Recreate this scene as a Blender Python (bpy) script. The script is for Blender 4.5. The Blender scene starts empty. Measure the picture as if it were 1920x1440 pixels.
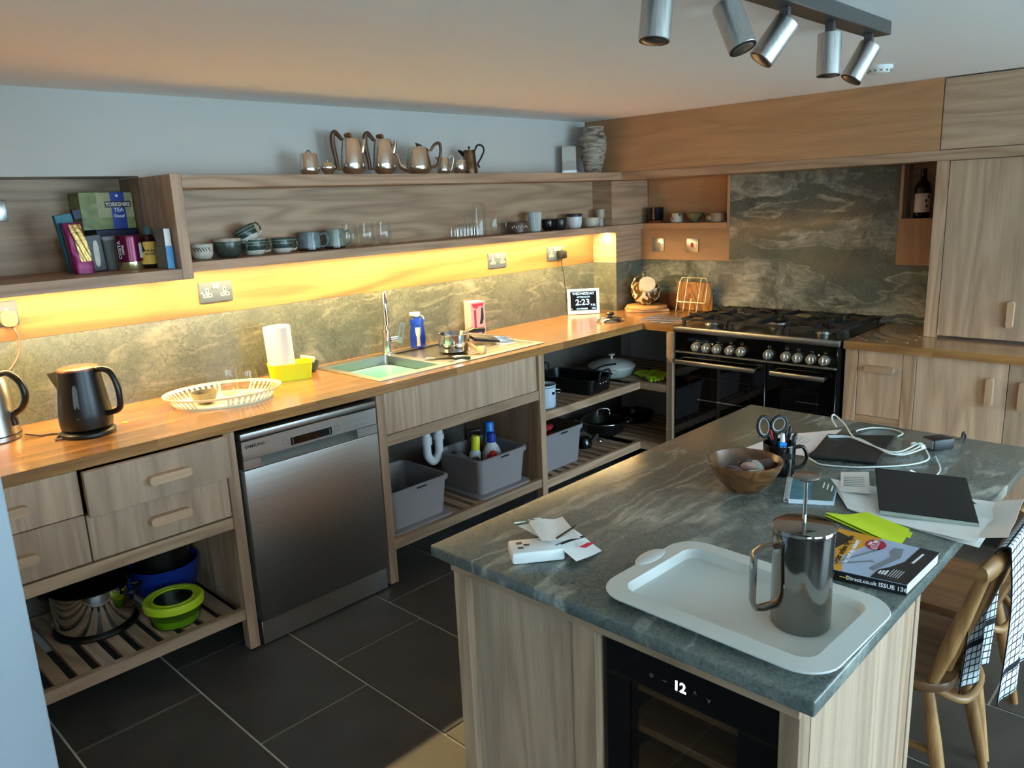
import bpy, bmesh, math, random
from mathutils import Vector, Matrix
random.seed(7)
scene = bpy.context.scene
COL = scene.collection
PI = math.pi

# ------------------------------------------------------------------ camera
cam_d = bpy.data.cameras.new('camera')
cam = bpy.data.objects.new('camera', cam_d)
COL.objects.link(cam)
cam_d.sensor_width = 36.0
cam_d.lens = 1472.82 * 36.0 / 1920.0
cam_d.clip_start = 0.02
_r = Vector((0.69074964, -0.72188548, -0.04178857))
_u = Vector((0.19201125, 0.12739933, 0.97308843))
_f = Vector((0.69713457, 0.68018436, -0.22661118))
cam.matrix_world = Matrix(((_r.x, _u.x, -_f.x, -4.4218), (_r.y, _u.y, -_f.y, -3.2496), (_r.z, _u.z, -_f.z, 1.6295), (0, 0, 0, 1)))
scene.camera = cam

# ------------------------------------------------------------------ sky and exposure
W = bpy.data.worlds.new('overcast_sky')
scene.world = W
W.use_nodes = True
_bg = W.node_tree.nodes['Background']
_bg.inputs[0].default_value = (0.58, 0.82, 1.0, 1)
_bg.inputs[1].default_value = 5.2
vs = scene.view_settings
vs.view_transform = 'Standard'
vs.look = 'None'
vs.gamma = 1.0
vs.use_curve_mapping = False
vs.exposure = 1.55
scene.cycles.use_denoising = True
scene.cycles.max_bounces = 8
scene.cycles.diffuse_bounces = 5
scene.cycles.glossy_bounces = 4
scene.cycles.transparent_max_bounces = 12
scene.cycles.sample_clamp_indirect = 6.0
scene.cycles.caustics_reflective = True
scene.cycles.blur_glossy = 0.15
scene.cycles.caustics_refractive = False
LED_POWER = 150.0

# daylight portals: one per glazed opening in the wall behind and to the right of the camera
def portal(name, x0, x1, z0, z1, y):
    l = bpy.data.lights.new(name, 'AREA')
    l.shape = 'RECTANGLE'; l.size = x1 - x0; l.size_y = z1 - z0
    l.cycles.is_portal = True
    o = bpy.data.objects.new(name, l); COL.objects.link(o)
    o.location = ((x0 + x1) / 2, y, (z0 + z1) / 2)
    o.rotation_euler = (PI / 2, 0, 0)
    return o
WIN = [(-4.75, -3.3, 0.95, 2.02), (-2.7, -0.3, 0.06, 2.04), (-6.9, -5.5, 0.95, 2.02)]
WY = -5.3
for i, (a, b, c, d) in enumerate(WIN):
    portal('daylight_portal', a, b, c, d, WY + 0.005)

# ------------------------------------------------------------------ colour and material helpers
def lin(c):
    out = []
    for v in c[:3]:
        v = v / 255.0
        out.append(v / 12.92 if v <= 0.04045 else ((v + 0.055) / 1.055) ** 2.4)
    return (out[0], out[1], out[2], 1.0)

MATS = {}
def newmat(name):
    m = bpy.data.materials.new(name)
    m.use_nodes = True
    nt = m.node_tree
    return m, nt, nt.nodes['Principled BSDF']

def N(nt, t, **kw):
    n = nt.nodes.new(t)
    for k, v in kw.items():
        if k == 'ins':
            for a, b in v.items():
                n.inputs[a].default_value = b
        else:
            setattr(n, k, v)
    return n

def math_n(nt, op, a, b=None):
    n = nt.nodes.new('ShaderNodeMath'); n.operation = op
    for i, v in enumerate((a, b)):
        if v is None: continue
        if isinstance(v, (int, float)): n.inputs[i].default_value = v
        else: nt.links.new(v, n.inputs[i])
    return n.outputs[0]

def mixc(nt, f, a, b, mode='MIX'):
    n = nt.nodes.new('ShaderNodeMix'); n.data_type = 'RGBA'; n.blend_type = mode
    if isinstance(f, (int, float)): n.inputs[0].default_value = f
    else: nt.links.new(f, n.inputs[0])
    for i, v in ((6, a), (7, b)):
        if isinstance(v, tuple): n.inputs[i].default_value = v
        else: nt.links.new(v, n.inputs[i])
    return n.outputs[2]

def ramp(nt, f, stops):
    n = nt.nodes.new('ShaderNodeValToRGB')
    el = n.color_ramp.elements
    while len(el) < len(stops): el.new(0.5)
    for e, (p, c) in zip(el, stops):
        e.position = p
        e.color = c if isinstance(c, tuple) else (c, c, c, 1)
    nt.links.new(f, n.inputs[0])
    return n.outputs[0]

def plain(name, col, rough=0.5, metal=0.0, spec=0.5, coat=0.0, var=0.0, vscale=20, bump=0.0, bscale=200, emit=None, estr=0.0, alpha=None, trans=0.0, sss=0.0):
    m, nt, b = newmat(name)
    b.inputs['Base Color'].default_value = lin(col)
    b.inputs['Roughness'].default_value = rough
    b.inputs['Metallic'].default_value = metal
    b.inputs['Specular IOR Level'].default_value = spec
    b.inputs['Coat Weight'].default_value = coat
    if trans: b.inputs['Transmission Weight'].default_value = trans
    if sss:
        b.inputs['Subsurface Weight'].default_value = sss
        b.inputs['Subsurface Radius'].default_value = (0.02, 0.02, 0.02)
    tc = None
    if var or bump:
        tc = N(nt, 'ShaderNodeTexCoord')
    if var:
        n = N(nt, 'ShaderNodeTexNoise', ins={'Scale': vscale, 'Detail': 4})
        nt.links.new(tc.outputs['Object'], n.inputs['Vector'])
        c0 = lin(col)
        lo = tuple(v * (1 - var) for v in c0[:3]) + (1,)
        hi = tuple(min(1, v * (1 + var)) for v in c0[:3]) + (1,)
        o = ramp(nt, n.outputs[0], [(0.3, lo), (0.7, hi)])
        nt.links.new(o, b.inputs['Base Color'])
    if bump:
        n = N(nt, 'ShaderNodeTexNoise', ins={'Scale': bscale, 'Detail': 3})
        nt.links.new(tc.outputs['Object'], n.inputs['Vector'])
        bp = N(nt, 'ShaderNodeBump', ins={'Strength': bump, 'Distance': 0.002})
        nt.links.new(n.outputs[0], bp.inputs['Height'])
        nt.links.new(bp.outputs[0], b.inputs['Normal'])
    if emit:
        b.inputs['Emission Color'].default_value = lin(emit)
        b.inputs['Emission Strength'].default_value = estr
    MATS[name] = m
    return m

def wood(name, light, dark, axis, bands=9.0, grain=0.55, rough=0.5, across=7.0, along=0.7, tone=0.16, coat=0.0, bump=0.12):
    """oak: contour bands of a stretched noise give the cathedral figure, a finer noise the fibres"""
    m, nt, b = newmat(name)
    tc = N(nt, 'ShaderNodeTexCoord'); oi = N(nt, 'ShaderNodeObjectInfo')
    off = N(nt, 'ShaderNodeVectorMath', operation='MULTIPLY_ADD')
    comb = N(nt, 'ShaderNodeCombineXYZ')
    for i in range(3): nt.links.new(oi.outputs['Random'], comb.inputs[i])
    nt.links.new(comb.outputs[0], off.inputs[0])
    off.inputs[1].default_value = (13.7, 9.1, 17.3)
    nt.links.new(tc.outputs['Object'], off.inputs[2])
    def mapped(al, ac):
        mp = N(nt, 'ShaderNodeMapping')
        s = [ac, ac, ac]; s['xyz'.index(axis)] = al
        mp.inputs['Scale'].default_value = s
        nt.links.new(off.outputs[0], mp.inputs[0])
        return mp.outputs[0]
    n1 = N(nt, 'ShaderNodeTexNoise', ins={'Scale': 1.0, 'Detail': 1.5, 'Roughness': 0.45, 'Distortion': 0.25})
    nt.links.new(mapped(along, across), n1.inputs['Vector'])
    s = math_n(nt, 'SINE', math_n(nt, 'MULTIPLY', n1.outputs[0], bands * 6.283))
    s = math_n(nt, 'MULTIPLY_ADD', s, 0.5); nt.nodes[-1].inputs[2].default_value = 0.5
    s = math_n(nt, 'POWER', s, 1.6)
    n2 = N(nt, 'ShaderNodeTexNoise', ins={'Scale': 1.0, 'Detail': 3.0, 'Roughness': 0.65})
    nt.links.new(mapped(7.0, 230.0), n2.inputs['Vector'])
    n3 = N(nt, 'ShaderNodeTexNoise', ins={'Scale': 1.0, 'Detail': 2.0})
    nt.links.new(mapped(1.3, 22.0), n3.inputs['Vector'])
    fib = ramp(nt, n2.outputs[0], [(0.36, 0.0), (0.68, 1.0)])
    f = math_n(nt, 'ADD', math_n(nt, 'MULTIPLY', s, grain), math_n(nt, 'MULTIPLY', fib, (1 - grain) * 0.7))
    base = mixc(nt, f, lin(light), lin(dark))
    t = ramp(nt, n3.outputs[0], [(0.3, (1 - tone,) * 3 + (1,)), (0.7, (1 + tone * 0.6,) * 3 + (1,))])
    base = mixc(nt, 1.0, base, t, 'MULTIPLY')
    rr = ramp(nt, oi.outputs['Random'], [(0.0, (0.80, 0.79, 0.77, 1)), (0.5, (0.97, 0.96, 0.95, 1)), (1.0, (1.1, 1.09, 1.07, 1))])
    base = mixc(nt, 1.0, base, rr, 'MULTIPLY')
    nt.links.new(base, b.inputs['Base Color'])
    b.inputs['Roughness'].default_value = rough
    b.inputs['Coat Weight'].default_value = coat
    b.inputs['Coat Roughness'].default_value = 0.2
    b.inputs['Coat IOR'].default_value = 1.6
    bp = N(nt, 'ShaderNodeBump', ins={'Strength': bump, 'Distance': 0.001})
    nt.links.new(fib, bp.inputs['Height'])
    nt.links.new(bp.outputs[0], b.inputs['Normal'])
    MATS[name] = m
    return m

def stone(name, vein_scale=(1, 1, 1), vein_rot=(0, 0, 0), base=((74, 82, 76), (112, 118, 106)), vein=(176, 176, 160), rough=0.2, vein_amt=0.8, fine=0.34, broad=0.0):
    """grey-green quartzite: clouded ground, crystalline mottle, long pale veins, dark hairlines"""
    m, nt, b = newmat(name)
    tc = N(nt, 'ShaderNodeTexCoord')
    v = tc.outputs['Object']
    w = N(nt, 'ShaderNodeTexNoise', ins={'Scale': 3.2, 'Detail': 5, 'Roughness': 0.6})
    nt.links.new(v, w.inputs['Vector'])
    def warped(k, src):
        q = N(nt, 'ShaderNodeVectorMath', operation='MULTIPLY_ADD')
        nt.links.new(w.outputs['Color'], q.inputs[0]); q.inputs[1].default_value = (k, k, k)
        nt.links.new(src, q.inputs[2]); return q.outputs[0]
    wv = warped(0.3, v)
    n1 = N(nt, 'ShaderNodeTexNoise', ins={'Scale': 3.0, 'Detail': 9, 'Roughness': 0.66, 'Distortion': 0.6})
    nt.links.new(wv, n1.inputs['Vector'])
    g = ramp(nt, n1.outputs[0], [(0.32, lin(base[0])), (0.68, lin(base[1]))])
    n2 = N(nt, 'ShaderNodeTexNoise', ins={'Scale': 95.0, 'Detail': 5, 'Roughness': 0.75, 'Distortion': 1.6})
    nt.links.new(v, n2.inputs['Vector'])
    g = mixc(nt, 1.0, g, ramp(nt, n2.outputs[0], [(0.34, (1 - fine,) * 3 + (1,)), (0.66, (1 + fine,) * 3 + (1,))]), 'MULTIPLY')
    mp = N(nt, 'ShaderNodeMapping'); mp.inputs['Rotation'].default_value = vein_rot; mp.inputs['Scale'].default_value = vein_scale
    nt.links.new(warped(0.10, v), mp.inputs[0])
    n3 = N(nt, 'ShaderNodeTexNoise', ins={'Scale': 1.0, 'Detail': 5, 'Roughness': 0.5, 'Distortion': 0.2})
    nt.links.new(mp.outputs[0], n3.inputs['Vector'])
    def line(c, wd, pk):
        d = math_n(nt, 'ABSOLUTE', math_n(nt, 'SUBTRACT', n3.outputs[0], c))
        return ramp(nt, d, [(0.0, pk), (wd * 0.35, pk * 0.6), (wd, 0.0)])
    ve = math_n(nt, 'MAXIMUM', line(0.5, 0.022, 1.0), math_n(nt, 'MAXIMUM', line(0.42, 0.012, 0.8), line(0.575, 0.012, 0.8)))
    if broad:
        ve = math_n(nt, 'MAXIMUM', ve, line(0.47, broad, 0.75))
    n4 = N(nt, 'ShaderNodeTexNoise', ins={'Scale': 4.0, 'Detail': 6, 'Roughness': 0.7})
    nt.links.new(wv, n4.inputs['Vector'])
    brk = ramp(nt, n4.outputs[0], [(0.42, 0.0), (0.60, 1.0)])
    va = math_n(nt, 'MULTIPLY', math_n(nt, 'MULTIPLY', ve, brk), vein_amt)
    g = mixc(nt, va, g, lin(vein))
    for sc, wd, pk, lo in ((4.5, 0.010, 0.8, 0.5), (15.0, 0.030, 0.5, 0.44)):
        vo = N(nt, 'ShaderNodeTexVoronoi', feature='DISTANCE_TO_EDGE', ins={'Scale': sc})
        nt.links.new(warped(0.45 if sc < 10 else 0.25, v), vo.inputs['Vector'])
        cr_ = ramp(nt, vo.outputs['Distance'], [(0.0, 1.0), (wd, 0.0)])
        n5 = N(nt, 'ShaderNodeTexNoise', ins={'Scale': 2.3 + sc * 0.4, 'Detail': 3})
        nt.links.new(v, n5.inputs['Vector'])
        cr_ = math_n(nt, 'MULTIPLY', cr_, ramp(nt, n5.outputs[0], [(lo, 0.0), (lo + 0.14, pk)]))
        g = mixc(nt, cr_, g, lin((40, 46, 44)))
    nt.links.new(g, b.inputs['Base Color'])
    b.inputs['Roughness'].default_value = rough
    bp = N(nt, 'ShaderNodeBump', ins={'Strength': 0.06, 'Distance': 0.001})
    nt.links.new(n2.outputs[0], bp.inputs['Height'])
    nt.links.new(bp.outputs[0], b.inputs['Normal'])
    MATS[name] = m
    return m

def brushed(name, col, rough, axis, metal=1.0, amt=0.12, aniso=0.0):
    m, nt, b = newmat(name)
    tc = N(nt, 'ShaderNodeTexCoord'); mp = N(nt, 'ShaderNodeMapping')
    s = [400, 400, 400]; s['xyz'.index(axis)] = 2.0
    mp.inputs['Scale'].default_value = s
    nt.links.new(tc.outputs['Object'], mp.inputs[0])
    n = N(nt, 'ShaderNodeTexNoise', ins={'Scale': 1.0, 'Detail': 3})
    nt.links.new(mp.outputs[0], n.inputs['Vector'])
    c = lin(col)
    o = ramp(nt, n.outputs[0], [(0.3, tuple(v * (1 - amt) for v in c[:3]) + (1,)), (0.7, tuple(min(1, v * (1 + amt)) for v in c[:3]) + (1,))])
    nt.links.new(o, b.inputs['Base Color'])
    b.inputs['Metallic'].default_value = metal
    if aniso:
        b.inputs['Anisotropic'].default_value = aniso
        tg = N(nt, 'ShaderNodeTangent', direction_type='RADIAL', axis='Z')
        nt.links.new(tg.outputs[0], b.inputs['Tangent'])
    r = math_n(nt, 'MULTIPLY_ADD', n.outputs[0], 0.14); nt.nodes[-1].inputs[2].default_value = rough - 0.07
    nt.links.new(r, b.inputs['Roughness'])
    MATS[name] = m
    return m

def thin_glass(name, tint=(1, 1, 1), lo=0.04, rough=0.02, power=0.8):
    m, nt, b = newmat(name)
    nt.nodes.remove(b)
    out = nt.nodes['Material Output']
    tr = N(nt, 'ShaderNodeBsdfTransparent'); tr.inputs[0].default_value = (*tint, 1)
    gl = N(nt, 'ShaderNodeBsdfGlossy', ins={'Roughness': rough})
    lw = N(nt, 'ShaderNodeLayerWeight', ins={'Blend': 0.5})
    f = math_n(nt, 'POWER', lw.outputs['Facing'], 4.0)
    f = math_n(nt, 'ADD', math_n(nt, 'MULTIPLY', f, power), lo)
    mx = N(nt, 'ShaderNodeMixShader')
    nt.links.new(f, mx.inputs[0]); nt.links.new(tr.outputs[0], mx.inputs[1]); nt.links.new(gl.outputs[0], mx.inputs[2])
    nt.links.new(mx.outputs[0], out.inputs[0])
    MATS[name] = m
    return m

def banded(name, axis, stops, rough=0.3, spec=0.5, wob=0.0, coat=0.0, noise_amt=0.15):
    """glaze bands along an object axis; stops = [(metres, colour), ...] constant steps"""
    m, nt, b = newmat(name)
    tc = N(nt, 'ShaderNodeTexCoord'); sp = N(nt, 'ShaderNodeSeparateXYZ')
    nt.links.new(tc.outputs['Object'], sp.inputs[0])
    v = sp.outputs['XYZ'.index(axis.upper())]
    n = N(nt, 'ShaderNodeTexNoise', ins={'Scale': 45.0, 'Detail': 4})
    nt.links.new(tc.outputs['Object'], n.inputs['Vector'])
    if wob:
        v = math_n(nt, 'ADD', v, math_n(nt, 'MULTIPLY', math_n(nt, 'SUBTRACT', n.outputs[0], 0.5), wob))
    top = stops[-1][0] * 1.0001 + 1e-6
    v = math_n(nt, 'DIVIDE', v, top)
    r = nt.nodes.new('ShaderNodeValToRGB'); r.color_ramp.interpolation = 'CONSTANT'
    el = r.color_ramp.elements
    while len(el) < len(stops): el.new(0.5)
    for e, (p, c) in zip(el, stops):
        e.position = max(0, p / top); e.color = lin(c)
    nt.links.new(v, r.inputs[0])
    c = mixc(nt, 1.0, r.outputs[0], ramp(nt, n.outputs[0], [(0.3, (1 - noise_amt,) * 3 + (1,)), (0.7, (1 + noise_amt,) * 3 + (1,))]), 'MULTIPLY')
    nt.links.new(c, b.inputs['Base Color'])
    b.inputs['Roughness'].default_value = rough
    b.inputs['Specular IOR Level'].default_value = spec
    b.inputs['Coat Weight'].default_value = coat
    MATS[name] = m
    return m

# ------------------------------------------------------------------ materials
OAKL, OAKD = (184, 154, 126), (142, 112, 88)
for ax in 'xyz':
    wood('oak_' + ax, OAKL, OAKD, ax)                                    # limed oak, cabinets and shelves
    wood('front_' + ax, (196, 168, 142), (158, 130, 106), ax, bands=9, grain=0.42, across=6.5, along=0.5)   # veneer of doors and drawers
    wood('oiled_' + ax, (184, 134, 78), (128, 82, 40), ax, bands=4, grain=0.3, rough=0.26, tone=0.3, coat=1.0, bump=0.03)  # oiled oak worktop
    wood('panel_' + ax, (184, 142, 102), (160, 118, 82), ax, bands=6, grain=0.4, tone=0.08)   # warmer veneer panels
    wood('chair_' + ax, (176, 132, 82), (128, 86, 46), ax, bands=7, grain=0.5, rough=0.38)
wood('backboard_x', (148, 112, 66), (104, 74, 40), 'x', bands=5, grain=0.65, tone=0.12, across=5, along=0.5)
wood('chair_dark', (128, 92, 60), (84, 56, 34), 'y', bands=7, rough=0.35)
wood('board_olive', (196, 140, 78), (118, 72, 36), 'z', bands=9, across=9, along=2.2, grain=0.7, rough=0.45)
wood('board_pale', (206, 160, 104), (172, 122, 72), 'y', rough=0.5)
wood('rosewood', (112, 70, 40), (58, 34, 20), 'z', bands=7, rough=0.3)
wood('bowl_wood', (126, 82, 44), (78, 46, 22), 'x', bands=6, across=14, along=4, rough=0.22, coat=0.4)
wood('brush_wood', (222, 186, 136), (196, 150, 98), 'x')
stone('stone_splash', (0.9, 1, 4.0), (0, 0.1, 0), ((80, 85, 76), (108, 111, 99)), (168, 160, 140), 0.22, 0.5)
stone('stone_range', (1, 0.7, 3.2), (0.06, 0, 0), ((72, 77, 70), (104, 107, 96)), (188, 184, 168), 0.13, 0.9, broad=0.05)
stone('stone_island', (0.55, 3.6, 1.0), (0, 0, -0.22), ((78, 87, 84), (116, 121, 114)), (184, 184, 172), 0.2, 0.8)
plain('wall_paint', (194, 194, 190), 0.85, bump=0.05, bscale=120)
plain('wall_end_paint', (176, 186, 194), 0.85, bump=0.05, bscale=120)
plain('ceiling_paint', (244, 242, 238), 0.9, bump=0.03, bscale=60)
plain('grout', (206, 200, 186), 0.9)
plain('tile', (66, 63, 59), 0.45, var=0.22, vscale=5, bump=0.10, bscale=90)
plain('dark_void', (14, 14, 14), 0.9)
plain('carcass', (92, 86, 78), 0.8, var=0.1)
plain('black_plastic', (16, 16, 17), 0.42)
plain('black_satin', (12, 12, 13), 0.32)
plain('black_gloss', (6, 6, 7), 0.06, spec=0.6)
plain('oven_glass', (4, 4, 5), 0.04, spec=0.55)
plain('cast_iron', (22, 23, 25), 0.55, bump=0.1, bscale=400)
plain('chrome', (226, 226, 226), 0.08, metal=1.0)
plain('polished_steel', (150, 146, 140), 0.1, metal=1.0)
plain('satin_steel', (176, 174, 170), 0.3, metal=1.0)
plain('old_pewter', (214, 206, 194), 0.2, metal=1.0, var=0.12, vscale=14)
plain('tarnished', (110, 88, 66), 0.32, metal=1.0, var=0.45, vscale=22)
plain('tarnished_dark', (38, 30, 25), 0.35, metal=0.8)
brushed('steel_x', (182, 182, 180), 0.36, 'x')
brushed('steel_z', (186, 184, 180), 0.42, 'x', aniso=0.85)
wood('handle_wood_x', (206, 172, 140), (180, 144, 112), 'x', bands=5, grain=0.4)
wood('handle_wood_y', (206, 172, 140), (180, 144, 112), 'y', bands=5, grain=0.4)
wood('handle_wood_z', (206, 172, 140), (180, 144, 112), 'z', bands=5, grain=0.4)
brushed('nickel', (122, 124, 126), 0.34, 'z')
brushed('spot_steel', (196, 197, 195), 0.34, 'z')
plain('socket_window_tint', (62, 74, 90), 0.5, metal=0.0, spec=0.3)  # steel plates; the window's blue-grey reflection is put into this colour
plain('socket_gold', (214, 196, 150), 0.3, metal=0.4)
plain('white_plastic', (232, 232, 228), 0.4)
plain('white_gloss', (238, 236, 230), 0.2)
plain('cream_metal', (242, 232, 196), 0.42)
plain('tray_shade', (236, 226, 214), 0.45)
plain('pipe_white', (214, 218, 220), 0.4)
plain('tub_grey', (138, 132, 134), 0.5)
plain('tub_lid', (166, 168, 170), 0.5)
plain('lime_plastic', (206, 214, 18), 0.4)
plain('lime_rubber', (176, 198, 30), 0.55)
plain('green_rubber', (150, 186, 34), 0.55, var=0.1)
plain('aqua_plastic', (120, 184, 186), 0.45)
plain('paper_white', (236, 234, 230), 0.85)
plain('paper_roll', (240, 234, 222), 0.95, bump=0.25, bscale=260)
plain('cardboard_tube', (188, 176, 156), 0.9)
plain('paper_pink', (240, 226, 224), 0.85)
plain('silicone', (206, 208, 202), 0.45, spec=0.4, sss=0.0)
plain('neon_yellow', (214, 236, 40), 0.8)
plain('orange_print', (224, 158, 38), 0.45)
plain('blue_print', (172, 188, 214), 0.4)
plain('black_print', (24, 24, 26), 0.4)
plain('grey_print', (128, 132, 140), 0.45)
plain('white_print', (240, 240, 240), 0.5)
plain('ink_black', (20, 20, 20), 0.6)
plain('red_print', (176, 26, 58), 0.45)
plain('red_bright', (200, 44, 60), 0.45)
plain('gold_print', (200, 160, 60), 0.4)
plain('green_print', (18, 84, 60), 0.5)
plain('page_edge', (208, 216, 224), 0.85)
plain('tea_green', (128, 138, 84), 0.5, var=0.4, vscale=28)
plain('tea_pale', (170, 170, 128), 0.5, var=0.2, vscale=24)
plain('tea_blue', (16, 58, 158), 0.4)
plain('navy_card', (18, 24, 66), 0.5)
plain('foil_gold', (196, 160, 96), 0.3, metal=0.8, var=0.4, vscale=70, bump=0.8, bscale=120)
plain('foil_purple', (132, 24, 84), 0.35, metal=0.3, bump=0.5, bscale=40)
plain('teal_card', (22, 110, 128), 0.5)
plain('maroon_tin', (104, 16, 54), 0.22, metal=0.4)
plain('gold_tin', (214, 204, 150), 0.2, metal=0.9)
plain('honey_dark', (44, 22, 12), 0.15)
plain('honey_label', (222, 176, 66), 0.5)
plain('cap_teal', (70, 96, 100), 0.35)
plain('card_grey', (120, 122, 118), 0.6)
plain('card_blue', (76, 150, 206), 0.5)
plain('spray_blue', (20, 60, 170), 0.35)
plain('spray_label', (224, 204, 190), 0.5, var=0.15, vscale=60)
plain('bottle_blue', (28, 122, 206), 0.35)
plain('bottle_pale', (206, 208, 210), 0.4)
plain('bottle_yellow', (222, 220, 40), 0.4)
plain('red_plastic', (206, 36, 44), 0.4)
plain('amber', (120, 60, 24), 0.3)
plain('pink_card', (206, 176, 178), 0.5)
plain('pink_face', (224, 168, 160), 0.5, var=0.1, vscale=30)
plain('clock_face', (3, 4, 6), 0.5, spec=0.15)
plain('photo_card', (176, 172, 164), 0.6)
plain('clock_text', (120, 150, 170), 0.5, emit=(170, 216, 255), estr=0.55)
plain('display_white', (255, 255, 255), 0.5, emit=(205, 225, 255), estr=5.0)
plain('icon_grey', (120, 122, 124), 0.5)
plain('enamel_blue', (186, 204, 220), 0.25)
plain('enamel_cream', (214, 214, 206), 0.3)
plain('casserole_body', (152, 164, 158), 0.25)
plain('casserole_lid', (196, 196, 190), 0.4)
plain('black_enamel', (14, 15, 16), 0.28)
plain('blue_enamel', (16, 44, 130), 0.25)
plain('bag_green', (96, 150, 76), 0.35, var=0.4, vscale=60)
plain('bag_red', (170, 44, 54), 0.35, var=0.4, vscale=60)
plain('sponge', (236, 206, 160), 0.95, bump=0.6, bscale=300)
plain('bowl_green', (58, 72, 62), 0.3)
plain('stone_bowl', (134, 124, 98), 0.6, var=0.12, vscale=60)
plain('olive_glaze', (96, 92, 58), 0.3, var=0.3, vscale=40)
plain('tan_glaze', (150, 126, 98), 0.4, var=0.2, vscale=50)
plain('cream_glaze', (196, 186, 166), 0.4, var=0.1, vscale=40)
plain('white_glaze', (214, 216, 212), 0.3)
plain('pale_glaze', (176, 184, 178), 0.35)
plain('black_glaze', (16, 16, 20), 0.18)
plain('dark_glaze', (36, 34, 34), 0.3)
plain('brown_glaze', (84, 62, 48), 0.35, var=0.3, vscale=50)
plain('terracotta', (130, 62, 36), 0.6)
plain('wine_glass_dark', (20, 10, 8), 0.1)
plain('wine_label', (206, 196, 190), 0.5, var=0.08)
plain('charger_black', (20, 22, 24), 0.45)
plain('folder_black', (26, 27, 29), 0.55, bump=0.2, bscale=500)
plain('tablet_glass', (8, 8, 9), 0.08)
plain('tablet_case', (40, 42, 44), 0.5)
plain('silver_edge', (190, 200, 190), 0.3, metal=0.8)
plain('cable_white', (232, 236, 232), 0.45)
plain('cable_black', (28, 26, 26), 0.5)
plain('cable_brown', (92, 76, 66), 0.5)
plain('plug_brown', (128, 96, 74), 0.45)
plain('copper_lid', (178, 116, 84), 0.25, metal=0.6)
plain('window_strip', (96, 110, 124), 0.25)
plain('window_frame', (60, 62, 64), 0.5)
plain('bounce_paving', (214, 212, 206), 0.9, var=0.2, vscale=3)  # unseen ground outside, made pale to bounce daylight up to the ceiling
plain('sensor_white', (220, 224, 222), 0.4)
plain('knob_steel', (206, 200, 186), 0.26, metal=0.85)
plain('brass_ring', (196, 176, 130), 0.25, metal=0.9)
plain('pen_blue', (30, 140, 226), 0.35)
plain('pen_red', (150, 30, 36), 0.4)
plain('scissor_grey', (176, 184, 190), 0.45)
plain('peb_white', (216, 214, 206), 0.5)
plain('peb_pink', (196, 158, 146), 0.5, var=0.2, vscale=60)
plain('peb_dark', (70, 60, 60), 0.45, var=0.2, vscale=60)
plain('peb_plum', (110, 82, 82), 0.45, var=0.2, vscale=60)
plain('notebook_teal', (84, 130, 146), 0.5, var=0.25, vscale=50)
plain('notebook_sage', (96, 110, 100), 0.5, var=0.2, vscale=40)
plain('rack_wire', (222, 208, 170), 0.25, metal=0.85)
thin_glass('clear_glass', (0.95, 0.96, 0.95), 0.05, power=0.5)
thin_glass('smoke_glass', (0.55, 0.6, 0.55), 0.05)
thin_glass('cooler_glass', (0.72, 0.72, 0.72), 0.04)
thin_glass('window_glass', (0.95, 0.97, 0.97), 0.02)
thin_glass('tub_glass', (0.75, 0.85, 0.6), 0.05)
banded('cup_band', 'z', [(0, (206, 204, 190)), (0.022, (52, 70, 64)), (0.041, (150, 156, 140)), (0.044, (58, 78, 70)), (0.054, (150, 156, 140)), (0.057, (62, 82, 74)), (0.066, (206, 200, 184)), (0.07, (206, 200, 184))], 0.25, wob=0.004)
banded('mug_band', 'z', [(0, (58, 66, 58)), (0.05, (70, 82, 74)), (0.066, (186, 176, 156)), (0.08, (186, 176, 156))], 0.25, wob=0.004)
banded('mug_blue', 'z', [(0, (54, 38, 30)), (0.012, (112, 126, 128)), (0.09, (112, 126, 128))], 0.18, wob=0.008, noise_amt=0.35)
banded('mug_grey', 'z', [(0, (52, 34, 26)), (0.012, (122, 130, 118)), (0.1, (122, 130, 118))], 0.18, wob=0.008, noise_amt=0.3)
banded('two_tone', 'z', [(0, (212, 214, 212)), (0.07, (46, 46, 50)), (0.1, (46, 46, 50))], 0.3, wob=0.006, noise_amt=0.06)
banded('small_vase_glaze', 'z', [(0, (186, 182, 178)), (0.045, (140, 136, 140)), (0.05, (172, 160, 146)), (0.12, (172, 160, 146))], 0.4)
banded('scrawl', 'z', [(0, (206, 200, 184)), (0.075, (206, 200, 184))], 0.3)

def check_cloth(name):
    m, nt, b = newmat(name)
    uv = N(nt, 'ShaderNodeUVMap'); sp = N(nt, 'ShaderNodeSeparateXYZ')
    nt.links.new(uv.outputs[0], sp.inputs[0])
    def lines(o, period, w):
        f = math_n(nt, 'FRACT', math_n(nt, 'DIVIDE', o, period))
        return math_n(nt, 'LESS_THAN', f, w)
    a = lines(sp.outputs[0], 0.024, 0.19); c = lines(sp.outputs[1], 0.02, 0.2)
    k = math_n(nt, 'MAXIMUM', a, c)
    band = math_n(nt, 'LESS_THAN', math_n(nt, 'ABSOLUTE', math_n(nt, 'SUBTRACT', math_n(nt, 'ABSOLUTE', sp.outputs[1]), 0.33)), 0.008)
    k = math_n(nt, 'MAXIMUM', k, band)
    nt.links.new(mixc(nt, k, lin((226, 232, 236)), lin((18, 18, 26))), b.inputs['Base Color'])
    b.inputs['Roughness'].default_value = 0.95
    n = N(nt, 'ShaderNodeTexNoise', ins={'Scale': 500, 'Detail': 2})
    tc = N(nt, 'ShaderNodeTexCoord'); nt.links.new(tc.outputs['Object'], n.inputs['Vector'])
    bp = N(nt, 'ShaderNodeBump', ins={'Strength': 0.4, 'Distance': 0.001})
    nt.links.new(n.outputs[0], bp.inputs['Height']); nt.links.new(bp.outputs[0], b.inputs['Normal'])
    MATS[name] = m
check_cloth('check_cloth')

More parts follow.
